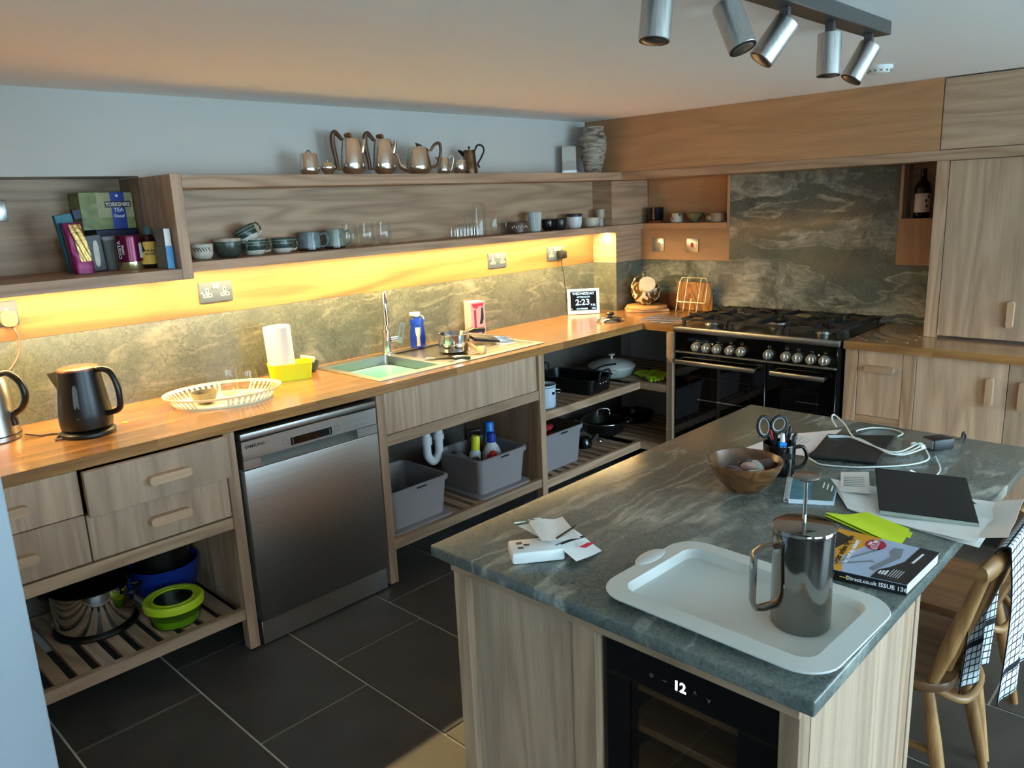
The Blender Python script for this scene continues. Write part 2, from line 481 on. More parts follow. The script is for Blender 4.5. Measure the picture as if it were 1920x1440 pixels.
def swirl_glaze(name, c0, c1, scale, rough=0.25, dist=4.0, lo=0.46, hi=0.5, st=(1, 1, 1)):
    m, nt, b = newmat(name)
    tc = N(nt, 'ShaderNodeTexCoord'); mp = N(nt, 'ShaderNodeMapping'); mp.inputs['Scale'].default_value = st
    nt.links.new(tc.outputs['Object'], mp.inputs[0])
    n = N(nt, 'ShaderNodeTexNoise', ins={'Scale': scale, 'Detail': 1.5, 'Distortion': dist})
    nt.links.new(mp.outputs[0], n.inputs['Vector'])
    nt.links.new(ramp(nt, n.outputs[0], [(lo, lin(c0)), (hi, lin(c1))]), b.inputs['Base Color'])
    b.inputs['Roughness'].default_value = rough
    MATS[name] = m
swirl_glaze('jug_swirl', (74, 52, 24), (214, 196, 166), 14, 0.2, 2.5, 0.49, 0.53)
swirl_glaze('vase_glaze', (74, 64, 56), (164, 154, 140), 14, 0.7, 0.6, 0.30, 0.60, (1, 1, 4))
swirl_glaze('spotted_cup', (90, 74, 60), (190, 178, 158), 22, 0.4, 0.0, 0.33, 0.37)
# ------------------------------------------------------------------ mesh helpers
def cr(pts, n=6, closed=False):
    """Catmull-Rom through points"""
    P = [Vector(p) for p in pts]; out = []
    k = len(P)
    rng = range(k) if closed else range(k - 1)
    for i in rng:
        p1, p2 = P[i], P[(i + 1) % k]
        p0 = P[i - 1] if (closed or i > 0) else p1 * 2 - p2
        p3 = P[(i + 2) % k] if (closed or i + 2 < k) else p2 * 2 - p1
        for j in range(n):
            t = j / n
            out.append(0.5 * ((2 * p1) + (p2 - p0) * t + (2 * p0 - 5 * p1 + 4 * p2 - p3) * t * t + (3 * p1 - p0 - 3 * p2 + p3) * t ** 3))
    if not closed: out.append(P[-1])
    return out

class M:
    def __init__(s): s.v = []; s.f = []
    def add(s, v, f):
        k = len(s.v); s.v += [Vector(p) for p in v]; s.f += [[i + k for i in q] for q in f]; return s
    def bm(s, bm):
        bm.verts.index_update()
        s.add([v.co.copy() for v in bm.verts], [[v.index for v in f.verts] for f in bm.faces]); bm.free(); return s
    def box(s, x0, x1, y0, y1, z0, z1, b=0.0, seg=1):
        x0, x1 = sorted((x0, x1)); y0, y1 = sorted((y0, y1)); z0, z1 = sorted((z0, z1))
        v = [(x, y, z) for z in (z0, z1) for y in (y0, y1) for x in (x0, x1)]
        f = [(0, 2, 3, 1), (4, 5, 7, 6), (0, 1, 5, 4), (2, 6, 7, 3), (0, 4, 6, 2), (1, 3, 7, 5)]
        if b <= 0: return s.add(v, f)
        bm = bmesh.new(); vs_ = [bm.verts.new(p) for p in v]
        for q in f: bm.faces.new([vs_[i] for i in q])
        bmesh.ops.bevel(bm, geom=bm.edges[:], offset=b, segments=seg, profile=0.5, affect='EDGES')
        return s.bm(bm)
    def lathe(s, prof, n=24, c=(0, 0, 0), sx=1.0, sy=1.0):
        v = []; f = []; idx = []
        for r, z in prof:
            if abs(r) < 1e-6:
                idx.append([len(v)]); v.append((c[0], c[1], c[2] + z))
            else:
                idx.append(list(range(len(v), len(v) + n)))
                for i in range(n):
                    a = 2 * PI * i / n
                    v.append((c[0] + r * sx * math.cos(a), c[1] + r * sy * math.sin(a), c[2] + z))
        for A, B in zip(idx, idx[1:]):
            if len(A) == 1 and len(B) == 1: continue
            for i in range(n):
                j = (i + 1) % n
                if len(A) == 1: f.append((A[0], B[j], B[i])) 
                elif len(B) == 1: f.append((A[i], A[j], B[0]))
                else: f.append((A[i], A[j], B[j], B[i]))
        return s.add(v, f)
    def tube(s, pts, r, n=8, closed=False, caps=True, flat=1.0, up=None):
        P = [Vector(p) for p in pts]; k = len(P)
        R = r if isinstance(r, (list, tuple)) else [r] * k
        T = []
        for i in range(k):
            a = P[(i - 1) % k] if (closed or i > 0) else P[i]
            b = P[(i + 1) % k] if (closed or i < k - 1) else P[i]
            T.append((b - a).normalized())
        u = Vector(up) if up else (Vector((0, 0, 1)) if abs(T[0].z) < 0.9 else Vector((1, 0, 0)))
        u = (u - T[0] * u.dot(T[0])).normalized()
        v = []; f = []
        for i in range(k):
            u = (u - T[i] * u.dot(T[i])).normalized(); w = T[i].cross(u)
            for j in range(n):
                a = 2 * PI * j / n
                v.append(P[i] + u * (math.cos(a) * R[i]) + w * (math.sin(a) * R[i] * flat))
        for i in range(k if closed else k - 1):
            A = i * n; B = ((i + 1) % k) * n
            for j in range(n):
                q = (j + 1) % n
                f.append((A + j, A + q, B + q, B + j))
        if caps and not closed:
            f.append(tuple(range(n - 1, -1, -1))); f.append(tuple(range((k - 1) * n, k * n)))
        return s.add(v, f)
    def cyl(s, p0, p1, r0, r1=None, n=20):
        return s.tube([p0, p1], [r0, r1 if r1 is not None else r0], n)
    def ball(s, c, rx, ry=None, rz=None, nu=16, nv=10):
        ry = ry or rx; rz = rz or rx
        prof = [(math.sin(PI * i / nv), -math.cos(PI * i / nv)) for i in range(nv + 1)]
        prof[0] = (0, -1); prof[-1] = (0, 1)
        k = len(s.v); s.lathe(prof, nu)
        for i in range(k, len(s.v)):
            p = s.v[i]; s.v[i] = Vector((c[0] + p.x * rx, c[1] + p.y * ry, c[2] + p.z * rz))
        return s
    def prism(s, outline, h0, h1, plane='xy'):
        n = len(outline)
        def P(a, b, h): return {'xy': (a, b, h), 'xz': (a, h, b), 'yz': (h, a, b)}[plane]
        v = [P(a, b, h0) for a, b in outline] + [P(a, b, h1) for a, b in outline]
        f = [tuple(range(n - 1, -1, -1)), tuple(range(n, 2 * n))] + [(i, (i + 1) % n, n + (i + 1) % n, n + i) for i in range(n)]
        return s.add(v, f)
    def sheet(s, fn, nu, nv, th=0.0):
        """surface fn(u,v) -> point, u,v in 0..1; th gives it a thickness along its normal"""
        g = [[Vector(fn(i / nu, j / nv)) for j in range(nv + 1)] for i in range(nu + 1)]
        w = nv + 1
        v = [p for row in g for p in row]
        f = [(i * w + j, (i + 1) * w + j, (i + 1) * w + j + 1, i * w + j + 1) for i in range(nu) for j in range(nv)]
        if th:
            nrm = []
            for i in range(nu + 1):
                for j in range(nv + 1):
                    a = g[min(i + 1, nu)][j] - g[max(i - 1, 0)][j]; b = g[i][min(j + 1, nv)] - g[i][max(j - 1, 0)]
                    nrm.append(a.cross(b).normalized())
            k = len(v)
            v = v + [p - q * th for p, q in zip(v, nrm)]
            f = f + [tuple(x + k for x in reversed(q)) for q in f]
            ring = [j for j in range(w)] + [i * w + nv for i in range(1, nu + 1)] + [nu * w + j for j in range(nv - 1, -1, -1)] + [i * w for i in range(nu - 1, 0, -1)]
            for a, b in zip(ring, ring[1:] + ring[:1]): f.append((b, a, a + k, b + k))
        return s.add(v, f)
    def xf(s, mat):
        s.v = [mat @ p for p in s.v]; return s
    def move(s, x, y, z): return s.xf(Matrix.Translation((x, y, z)))
    def rot(s, ang, axis, about=(0, 0, 0)):
        a = Matrix.Translation(Vector(about)); return s.xf(a @ Matrix.Rotation(ang, 4, axis) @ a.inverted())

def mesh_of(m, smooth=40.0, fix=True):
    me = bpy.data.meshes.new('mesh')
    me.from_pydata([tuple(p) for p in m.v], [], [tuple(q) for q in m.f])
    if fix:
        bm = bmesh.new(); bm.from_mesh(me)
        bmesh.ops.recalc_face_normals(bm, faces=bm.faces[:])
        bm.to_mesh(me); bm.free()
    if smooth:
        me.polygons.foreach_set('use_smooth', [True] * len(me.polygons))
        me.set_sharp_from_angle(angle=math.radians(smooth))
    me.update()
    return me

def tag(o, label=None, cat=None, group=None, kind=None):
    if label: o['label'] = label
    if cat: o['category'] = cat
    if group: o['group'] = group
    if kind: o['kind'] = kind
    return o

def T(name, label, cat, loc=(0, 0, 0), rz=0.0, group=None):
    o = bpy.data.objects.new(name, None); COL.objects.link(o)
    o.empty_display_size = 0.05
    o.location = loc; o.rotation_euler = (0, 0, rz)
    return tag(o, label, cat, group)

def absloc(o):
    v = Vector((0, 0, 0))
    while o is not None: v = v + Vector(o.location); o = o.parent
    return v

def part(parent, name, m, mat, world=True, smooth=40.0, label=None, fix=True):
    """one mesh object under parent; world=True when the mesh was built in room coordinates"""
    if isinstance(m, M):
        if parent is not None and world:
            off = absloc(parent); m.v = [p - off for p in m.v]
        me = mesh_of(m, smooth, fix)
    else: me = m
    if not me.materials: me.materials.append(MATS[mat])
    o = bpy.data.objects.new(name, me); COL.objects.link(o)
    if parent is not None: o.parent = parent
    if label: o['label'] = label
    return o

def solo(name, m, mat, label, cat, loc=(0, 0, 0), rz=0.0, group=None, world=True, smooth=40.0):
    """a thing that is one mesh, its origin at its base"""
    if world: m.v = [p - Vector(loc) for p in m.v]
    o = part(None, name, m, mat, smooth=smooth)
    o.location = loc; o.rotation_euler = (0, 0, rz)
    return tag(o, label, cat, group)

def struct(name, m, mat, parent=None, smooth=0.0):
    o = part(parent, name, m, mat, smooth=smooth)
    if parent is None: o['kind'] = 'structure'
    return o

def copy_tree(o, parent=None, loc=None, rz=None, label=None, group=None):
    c = o.copy(); COL.objects.link(c); c.parent = parent
    if loc is not None: c.location = loc
    if rz is not None: c.rotation_euler = (0, 0, rz)
    if label: c['label'] = label
    if group: c['group'] = group
    for ch in [k for k in o.children]: copy_tree(ch, c)
    return c

def txt(parent, name, s, size, mat, origin, right, up, world=True, ext=0.0002, align='CENTER', squeeze=1.0, bold=False):
    cu = bpy.data.curves.new('txt', 'FONT'); cu.body = s; cu.size = size; cu.align_x = align; cu.align_y = 'CENTER'
    cu.extrude = ext; cu.resolution_u = 2
    if bold: cu.offset = size * 0.018
    ob = bpy.data.objects.new('txt', cu); COL.objects.link(ob)
    dg = bpy.context.evaluated_depsgraph_get()
    me = bpy.data.meshes.new_from_object(ob.evaluated_get(dg))
    bpy.data.objects.remove(ob); bpy.data.curves.remove(cu)
    R = Vector(right).normalized(); U = Vector(up).normalized(); Nn = R.cross(U)
    o0 = Vector(origin) - (absloc(parent) if (parent is not None and world) else Vector((0, 0, 0)))
    for v in me.vertices:
        p = v.co; v.co = o0 + R * (p.x * squeeze) + U * p.y + Nn * p.z
    me.materials.clear(); me.materials.append(MATS[mat])
    o = bpy.data.objects.new(name, me); COL.objects.link(o)
    if parent is not None: o.parent = parent
    return o

def oval(cx, cy, a, b, n=32, p=2.0):
    out = []
    for i in range(n):
        t = 2 * PI * i / n; c, s_ = math.cos(t), math.sin(t)
        out.append((cx + a * math.copysign(abs(c) ** (2 / p), c), cy + b * math.copysign(abs(s_) ** (2 / p), s_)))
    return out
def rrect(x0, x1, y0, y1, r, n=5):
    out = []
    for cx, cy, a0 in ((x1 - r, y1 - r, 0), (x0 + r, y1 - r, PI / 2), (x0 + r, y0 + r, PI), (x1 - r, y0 + r, 1.5 * PI)):
        for i in range(n + 1):
            a = a0 + PI / 2 * i / n; out.append((cx + r * math.cos(a), cy + r * math.sin(a)))
    return out
def tub(m, rings, plane_pts):
    """stack of same-length outlines: rings = [(outline, z), ...] lofted, first ring capped and last ring capped"""
    n = len(rings[0][0]); v = []; f = []
    for o, z in rings: v += [(a, b, z) for a, b in o]
    for k in range(len(rings) - 1):
        for i in range(n):
            j = (i + 1) % n
            f.append((k * n + i, k * n + j, (k + 1) * n + j, (k + 1) * n + i))
    f.append(tuple(range(n - 1, -1, -1)))
    f.append(tuple((len(rings) - 1) * n + i for i in range(n)))
    return m.add(v, f)
# ------------------------------------------------------------------ the room
H = 0.9036; HT = 0.8658; CEIL = 2.0927; FY = -0.6257
XL, XR, YB, YF = -7.5, 0.14, 0.0, WY

# floor: grout bed with slate tiles laid on it one by one (third bond, 0.412 x 0.615)
floor = struct('floor', M().box(XL - 0.1, 0.3, YF - 0.1, 0.35, -0.06, -0.004), 'grout')
TW, TL, J = 0.4118, 0.6125, 0.0075
tile_me = {}
def tile(x0, x1, y0, y1):
    x0 = max(x0, XL); x1 = min(x1, 0.13); y0 = max(y0, YF); y1 = min(y1, -0.001)
    if x1 - x0 < 0.03 or y1 - y0 < 0.03: return
    k = (round(x1 - x0, 3), round(y1 - y0, 3))
    if k not in tile_me:
        w, l = k
        me = mesh_of(M().box(0, w - J, 0, l - J, -0.012, 0.0, 0.0012), 0); me.materials.append(MATS['tile'])
        tile_me[k] = me
    o = bpy.data.objects.new('tile', tile_me[k]); COL.objects.link(o); o.parent = floor
    o.location = (x0 + J / 2, y0 + J / 2, 0)
for c in range(-9, 11):
    gx = -3.8738 + c * TW
    off = (-0.731 + 0.2042 * c) % TL
    for k in range(-11, 2):
        y = off + k * TL
        tile(gx, gx + TW, y, y + TL)

# ceiling
struct('ceiling', M().box(XL - 0.2, 0.4, YF - 0.2, 0.4, CEIL, CEIL + 0.12), 'ceiling_paint')

# sink wall with the deep alcove over the left end of the worktop
def relief(name, xs, zs, dep, back, mat):
    bm = bmesh.new(); nx, nz = len(xs) - 1, len(zs) - 1
    def q(pts): bm.faces.new([bm.verts.new(p) for p in pts])
    for i in range(nx):
        for j in range(nz):
            d = dep[i][j]; q([(xs[i], d, zs[j]), (xs[i + 1], d, zs[j]), (xs[i + 1], d, zs[j + 1]), (xs[i], d, zs[j + 1])])
            if i + 1 < nx and dep[i + 1][j] != d:
                e = dep[i + 1][j]; x = xs[i + 1]; q([(x, d, zs[j]), (x, e, zs[j]), (x, e, zs[j + 1]), (x, d, zs[j + 1])])
            if j + 1 < nz and dep[i][j + 1] != d:
                e = dep[i][j + 1]; z = zs[j + 1]; q([(xs[i], d, z), (xs[i + 1], d, z), (xs[i + 1], e, z), (xs[i], e, z)])
    bmesh.ops.remove_doubles(bm, verts=bm.verts[:], dist=1e-5)
    x0, x1, z0, z1 = xs[0], xs[-1], zs[0], zs[-1]
    for pts in ([(x0, back, z0), (x0, back, z1), (x1, back, z1), (x1, back, z0)],):
        q(pts)
    m = M().bm(bm)
    return struct(name, m, mat)
relief('wall_left', [XL, -5.0, -3.133, 0.3], [-0.05, 1.392, 1.786, CEIL + 0.02], [[0, 0, 0], [0, 0.215, 0], [0, 0, 0]], 0.4, 'wall_paint')
struct('wall_right', M().box(0.14, 0.3, YF, 0.02, -0.05, CEIL + 0.02), 'wall_paint')
struct('wall_rear', M().box(XL - 0.15, XL, YF, 0.1, -0.05, CEIL + 0.02), 'wall_paint')
# white wall end close to the camera on the left
struct('wall_end', M().box(-6.2, -4.047, -1.36, -1.2, 0.0, CEIL - 0.001, 0.003), 'wall_end_paint')

# glazed wall behind and to the right of the camera
def glazed():
    xs = sorted({XL, 0.14} | {v for w in WIN for v in w[:2]})
    m = M()
    for a, b in zip(xs, xs[1:]):
        w = [q for q in WIN if q[0] <= a and q[1] >= b]
        if w:
            z0, z1 = w[0][2:]
            m.box(a, b, WY - 0.14, WY, -0.05, z0); m.box(a, b, WY - 0.14, WY, z1, CEIL + 0.02)
        else: m.box(a, b, WY - 0.14, WY, -0.05, CEIL + 0.02)
    bm = bmesh.new()
    vv = [bm.verts.new(p) for p in m.v]
    for q in m.f: bm.faces.new([vv[i] for i in q])
    bmesh.ops.remove_doubles(bm, verts=bm.verts[:], dist=1e-5)
    struct('wall_front', M().bm(bm), 'wall_paint')
    for i, (a, b, c, d) in enumerate(WIN):
        wn = bpy.data.objects.new('window_%d' % (i + 1), None); COL.objects.link(wn); wn['kind'] = 'structure'
        wn.location = (a, WY - 0.07, c)
        t = 0.06
        part(wn, 'frame_rail', M().box(a, b, WY - 0.1, WY - 0.04, c, c + t), 'window_frame')
        part(wn, 'frame_rail', M().box(a, b, WY - 0.1, WY - 0.04, d - t, d), 'window_frame')
        for x in (a, (a + b) / 2 - t / 2, b - t):
            part(wn, 'frame_stile', M().box(x, x + t, WY - 0.1, WY - 0.04, c + t, d - t), 'window_frame')
        for x0, x1 in ((a + t, (a + b) / 2 - t / 2), ((a + b) / 2 + t / 2, b - t)):
            part(wn, 'pane', M().box(x0, x1, WY - 0.072, WY - 0.07, c + t, d - t), 'window_glass')
glazed()
struct('ground', M().box(-16, 8, WY - 14, WY - 0.2, -0.12, -0.07), 'bounce_paving')

# ------------------------------------------------------------------ sink wall linings
sp = solo('stone_splashback', M().prism([(-4.7, HT), (-4.7, 1.2147), (-0.2835, 1.2147), (-0.2835, HT)], 0.0, -0.0105, 'xz'), 'stone_splash',
          'long grey-green stone splashback behind the sink and kettles', 'splashback', (-2.4, 0, HT))
solo('wood_backboard', M().box(-4.7, -0.2835, -0.0105, 0, 1.216, 1.4105), 'backboard_x', 'long oak backboard with sockets lit by the light under the shelf', 'backboard', (-2.4, 0, 1.216))

# open shelf on the sink wall: top board, lower board, back, end column
sh = T('wall_shelf', 'long two-board open oak shelf holding cups and silver pots', 'shelf', (-1.7, 0, 1.41))
part(sh, 'lower_board', M().box(-3.0905, -0.2835, -0.2116, 0, 1.411, 1.4495, 0.001), 'oak_x')
part(sh, 'top_board', M().box(-3.0905, -0.336, -0.283, 0, 1.728, 1.774, 0.001), 'oak_x')
part(sh, 'back_panel', M().box(-3.0905, -0.2835, -0.012, 0, 1.4497, 1.7278), 'oak_x')
# left alcove shelf
al = T('alcove_shelf', 'deep oak alcove shelf holding tea and coffee packets', 'shelf', (-3.9, 0, 1.392))
part(al, 'base_board', M().box(-4.7, -3.1335, -0.283, 0.2145, 1.392, 1.433, 0.001), 'oak_x')
part(al, 'side_panel', M().box(-3.133, -3.091, -0.283, -0.0005, 1.392, 1.7795, 0.001), 'oak_z')
part(al, 'side_lining', M().box(-3.1345, -3.133, -0.0004, 0.2, 1.4335, 1.7795), 'oak_z')
part(al, 'back_panel', M().box(-4.7, -3.135, 0.2, 0.2145, 1.4335, 1.785), 'oak_x')

# corner column: stone below, oak above
co = T('corner_column', 'boxed corner column clad in stone below and oak above', 'column', (-0.14, -0.1, H))
part(co, 'stone_cladding', M().prism([(-0.2835, 0), (-0.2835, -0.195), (-0.0005, -0.195), (-0.0005, 0)], H, 1.2147), 'stone_splash')
part(co, 'oak_cladding', M().box(-0.2825, -0.0005, -0.195, 0, 1.2155, 1.4105, 0.001), 'oak_x')
part(co, 'side_cladding', M().box(-0.2835, -0.2827, -0.1948, -0.0005, 1.2155, 1.4105), 'oak_y')
part(co, 'shelf_end', M().box(-0.2833, -0.0005, -0.2116, 0, 1.411, 1.4495, 0.001), 'oak_x')
part(co, 'upper_panel', M().box(-0.2825, 0.119, -0.165, 0, 1.45, 1.7275, 0.001), 'oak_x')
part(co, 'upper_side', M().box(-0.2834, -0.2827, -0.1648, -0.0125, 1.45, 1.7275), 'oak_y')

# ------------------------------------------------------------------ range wall linings
solo('range_splashback', M().prism([(-0.1955, HT), (-2.06, HT), (-2.06, 1.2147), (-1.8035, 1.2147), (-1.8035, 1.727), (-0.8375, 1.727), (-0.8375, 1.2147), (-0.1955, 1.2147)], 0.0, 0.02, 'yz'),
     'stone_range', 'tall veined grey-green stone splashback behind the range cooker', 'splashback', (0, -1.1, HT))
nb = T('niche_shelf', 'wide oak wall niche with switches below it', 'niche', (0, -0.5, 1.216))
part(nb, 'front_panel', M().box(0, 0.02, -0.8365, -0.1955, 1.216, 1.411), 'panel_y')
part(nb, 'shelf_board', M().box(0, 0.139, -0.8175, -0.1655, 1.4112, 1.4495, 0.001), 'panel_y')
part(nb, 'side_panel', M().box(-0.0005, 0.139, -0.8365, -0.8178, 1.4112, 1.7275, 0.0008), 'oak_z')
part(nb, 'back_panel', M().box(0.125, 0.139, -0.8175, -0.1655, 1.4497, 1.7275), 'panel_y')
nb2 = T('niche_shelf', 'narrow oak wall niche holding the wine bottle', 'niche', (0, -1.9, 1.22))
part(nb2, 'front_panel', M().box(0, 0.02, -2.06, -1.8045, 1.2155, 1.4545), 'panel_z')
part(nb2, 'shelf_board', M().box(0.0205, 0.139, -2.06, -1.821, 1.4375, 1.4545), 'panel_y')
part(nb2, 'side_panel', M().box(-0.0005, 0.139, -1.8205, -1.8045, 1.4547, 1.727, 0.0008), 'oak_z')
part(nb2, 'back_panel', M().box(0.125, 0.139, -2.06, -1.821, 1.4547, 1.727), 'panel_y')
part(nb2, 'side_panel', M().box(0.0, 0.1245, -2.06, -1.99, 1.4547, 1.727), 'panel_z')

oc = T('overhead_cabinet', 'oak boxed cabinet running under the ceiling above the range', 'cabinet', (-0.17, -1.4, 1.728))
part(oc, 'rail', M().box(-0.340, -0.3, -3.6, -0.0005, 1.728, 1.774, 0.0012), 'oak_y')
part(oc, 'soffit', M().box(-0.2995, 0.139, -3.6, -0.0005, 1.7282, 1.7395), 'oak_y')
part(oc, 'fascia', M().box(-0.335, -0.315, -2.0735, -0.0005, 1.775, CEIL - 0.001), 'panel_y')
part(oc, 'door', M().box(-0.336, -0.316, -2.84, -2.0775, 1.777, CEIL - 0.006, 0.001), 'front_y')
part(oc, 'door', M().box(-0.336, -0.316, -3.6, -2.8435, 1.777, CEIL - 0.006, 0.001), 'front_y')

tc_ = T('tall_cupboard', 'pale oak tall cupboard standing on the right worktop', 'cupboard', (-0.16, -2.6, H))
part(tc_, 'stile', M().box(-0.326, -0.30, -2.119, -2.064, H + 0.0005, 1.7275, 0.001), 'oak_z')
part(tc_, 'side_panel', M().box(-0.2995, -0.0005, -2.085, -2.066, H + 0.0005, 1.7275), 'oak_z')
for a, b in ((-2.6, -2.1225), (-3.08, -2.6035), (-3.56, -3.0835)):
    d = part(tc_, 'door', M().box(-0.326, -0.304, a, b, H + 0.012, 1.7255, 0.001), 'front_z')
    if a == -2.6:
        hm = M().prism(rrect(-2.4355, -2.4085, 0.975, 1.097, 0.0134), -0.35, -0.3262, 'yz')
        part(d, 'handle', hm, 'handle_wood_z')

# light strips under the shelves
plain('led_warm', (255, 236, 190), 0.5, emit=(255, 220, 150), estr=LED_POWER)
def led(x0, x1, z, label):
    y_ = -0.122
    t = T('light_strip', label, 'light strip', ((x0 + x1) / 2, y_, z - 0.004), group='light strips under the shelves')
    part(t, 'channel', M().box(x0, x1, y_ - 0.010, y_ + 0.010, z - 0.0032, z - 0.0002), 'white_plastic')
    part(t, 'diffuser', M().add([(x0 + .004, y_ - .007, z - .0036), (x0 + .004, y_ + .007, z - .0036), (x1 - .004, y_ + .007, z - .0036), (x1 - .004, y_ - .007, z - .0036)], [(0, 1, 2, 3)]), 'led_warm', fix=False)
led(-3.085, -0.29, 1.411, 'glowing light strip under the long cup shelf')
led(-4.6, -3.14, 1.392, 'glowing light strip under the deep alcove shelf')
# ------------------------------------------------------------------ oak worktops, stave by stave
def staves(parent, x0, x1, y0, y1, axis, width=0.0449, hole=None, rng=random.Random(3)):
    a0, a1, b0, b1 = (x0, x1, y0, y1) if axis == 'x' else (y0, y1, x0, x1)
    n = max(1, round((b1 - b0) / width)); w = (b1 - b0) / n
    for i in range(n):
        lo, hi = b0 + i * w, b0 + (i + 1) * w
        a = a0
        while a < a1 - 1e-6:
            L = rng.uniform(0.42, 0.95)
            e = min(a + L, a1)
            if a1 - e < 0.15: e = a1
            segs = [(a, e, lo, hi)]
            if hole:
                hx0, hx1, hy0, hy1 = hole
                if hi > hy0 and lo < hy1 and e > hx0 and a < hx1:
                    segs = []
                    if a < hx0: segs.append((a, hx0, lo, hi))
                    if e > hx1: segs.append((hx1, e, lo, hi))
                    ca, ce = max(a, hx0), min(e, hx1)
                    if lo < hy0: segs.append((ca, ce, lo, hy0))
                    if hi > hy1: segs.append((ca, ce, hy1, hi))
            for p, q, r, s in segs:
                g = 0.00012
                m = M()
                if axis == 'x': m.box(p + g, q - g, r + g, s - g, HT, H)
                else: m.box(r + g, s - g, p + g, q - g, HT, H)
                part(parent, 'stave', m, 'oiled_' + axis, smooth=0)
            a = e
wt = T('worktop', 'long oiled oak stave worktop with the sink let into it', 'worktop', (-2.3, -0.31, HT))
staves(wt, -4.7, -0.0005, -0.628, -0.0107, 'x', hole=(-2.455, -1.44, -0.55, -0.07))
wt2 = T('worktop', 'short oak worktop piece left of the range cooker', 'worktop', (-0.31, -0.73, HT))
staves(wt2, -0.6212, -0.0005, -0.8385, -0.6282, 'y')
wt3 = T('worktop', 'oak worktop right of the range cooker', 'worktop', (-0.31, -2.7, HT))
staves(wt3, -0.6212, -0.0005, -3.6, -1.7955, 'y')
def rod(parent, a, b):
    m = M(); m.tube([(a[0], a[1], H), (b[0], b[1], H)], 0.0042, 10)
    m.ball((a[0], a[1], H), 0.0042); m.ball((b[0], b[1], H), 0.0042)
    part(parent, 'trivet_rod', m, 'satin_steel')
for a, b in [((-0.377, -0.529), (-0.284, -0.587)), ((-0.448, -0.534), (-0.3, -0.677)), ((-0.535, -0.551), (-0.322, -0.773))]: rod(wt, a, b)
for a, b in [((-0.549, -0.640), (-0.399, -0.772)), ((-0.561, -0.719), (-0.486, -0.794))]: rod(wt2, a, b)
for a, b in [((-0.477, -1.802), (-0.552, -1.878)), ((-0.396, -1.816), (-0.536, -1.964)), ((-0.315, -1.831), (-0.531, -2.056)), ((-0.303, -1.917), (-0.443, -2.066)), ((-0.274, -1.999), (-0.351, -2.055))]: rod(wt3, a, b)

# ------------------------------------------------------------------ base units along the sink wall
def bar_handle(parent, cx, y, z, L, hgt=0.03, dep=0.028, axis='x'):
    if axis == 'x': m = M().prism(rrect(cx - L / 2, cx + L / 2, z - hgt / 2, z + hgt / 2, hgt * 0.48), y - dep, y, 'xz')
    else: m = M().prism(rrect(cx - L / 2, cx + L / 2, z - hgt / 2, z + hgt / 2, hgt * 0.48), y - dep, y, 'yz')
    return part(parent, 'handle', m, 'handle_wood_' + ('x' if axis == 'x' else 'y'))
def slats(parent, x0, x1, y0, y1, z1, pitch=0.0715, w=0.043, axis='y', th=0.018, start=0.0):
    n = int((x1 - x0 - start) / pitch) + 1
    for i in range(n):
        a = x0 + start + i * pitch
        if a + w > x1 + 0.001: break
        m = M().box(a, a + w, y0, y1, z1 - th, z1, 0.001) if axis == 'y' else M().box(y0, y1, a, a + w, z1 - th, z1, 0.001)
        part(parent, 'slat', m, 'oak_' + axis)
def foot(parent, x0, x1, y0, y1, z1, name='leg'):
    lg = part(parent, name, M().box(x0, x1, y0, y1, 0.012, z1, 0.0012), 'oak_z')
    part(lg, 'foot', M().cyl(((x0 + x1) / 2, (y0 + y1) / 2, 0.0), ((x0 + x1) / 2, (y0 + y1) / 2, 0.0118), 0.014, n=14), 'black_plastic')

du = T('drawer_unit', 'oak base unit of four drawers over a slatted pot shelf', 'cabinet', (-3.9, -0.31, 0))
foot(du, -3.2205, -3.1793, -0.633, -0.59, HT - 0.0005)
foot(du, -3.2205, -3.1793, -0.06, -0.02, HT - 0.0005)
foot(du, -4.66, -4.62, -0.633, -0.59, HT - 0.0005)
part(du, 'side_panel', M().box(-3.2, -3.186, -0.589, -0.061, 0.135, HT - 0.001), 'oak_z')
part(du, 'rail', M().box(-4.619, -3.2208, -0.627, -0.6, 0.505, 0.549, 0.001), 'oak_x')
part(du, 'shelf_rail', M().box(-4.619, -3.2208, -0.6265, -0.6, 0.137, 0.1795, 0.001), 'oak_x')
part(du, 'shelf_rail', M().box(-4.619, -3.2208, -0.06, -0.035, 0.137, 0.1795, 0.001), 'oak_x')
slats(du, -4.6, -3.2215, -0.599, -0.061, 0.177, start=0.022)
part(du, 'divider', M().box(-3.7085, -3.694, -0.585, -0.06, 0.55, HT - 0.001), 'carcass')
part(du, 'base_panel', M().box(-4.6, -3.222, -0.585, -0.06, 0.5495, 0.5545), 'carcass')
part(du, 'back_panel', M().box(-4.6, -3.222, -0.034, -0.022, 0.14, HT - 0.001), 'carcass')
def drawer(x0, x1, z0, z1, y):
    d = part(du, 'drawer', M().box(x0, x1, y, y + 0.02, z0, z1, 0.001), 'front_z')
    bx = M()
    bx.box(x0 + 0.02, x0 + 0.032, y + 0.0202, y + 0.46, z0 + 0.015, z1 - 0.03)
    part(d, 'drawer_side', bx, 'oak_y')
    part(d, 'drawer_side', M().box(x1 - 0.032, x1 - 0.02, y + 0.0202, y + 0.46, z0 + 0.015, z1 - 0.03), 'oak_y')
    bar_handle(d, (x0 + x1) / 2 + 0.018, y - 0.0002, (z0 + z1) / 2 - 0.004, 0.142)
drawer(-3.697, -3.2225, 0.7145, 0.864, -0.668)
drawer(-3.697, -3.2225, 0.5555, 0.7115, FY)
drawer(-4.175, -3.7015, 0.7185, 0.864, FY)
drawer(-4.175, -3.7015, 0.5555, 0.7155, FY)
drawer(-4.612, -4.1785, 0.5555, 0.864, FY)

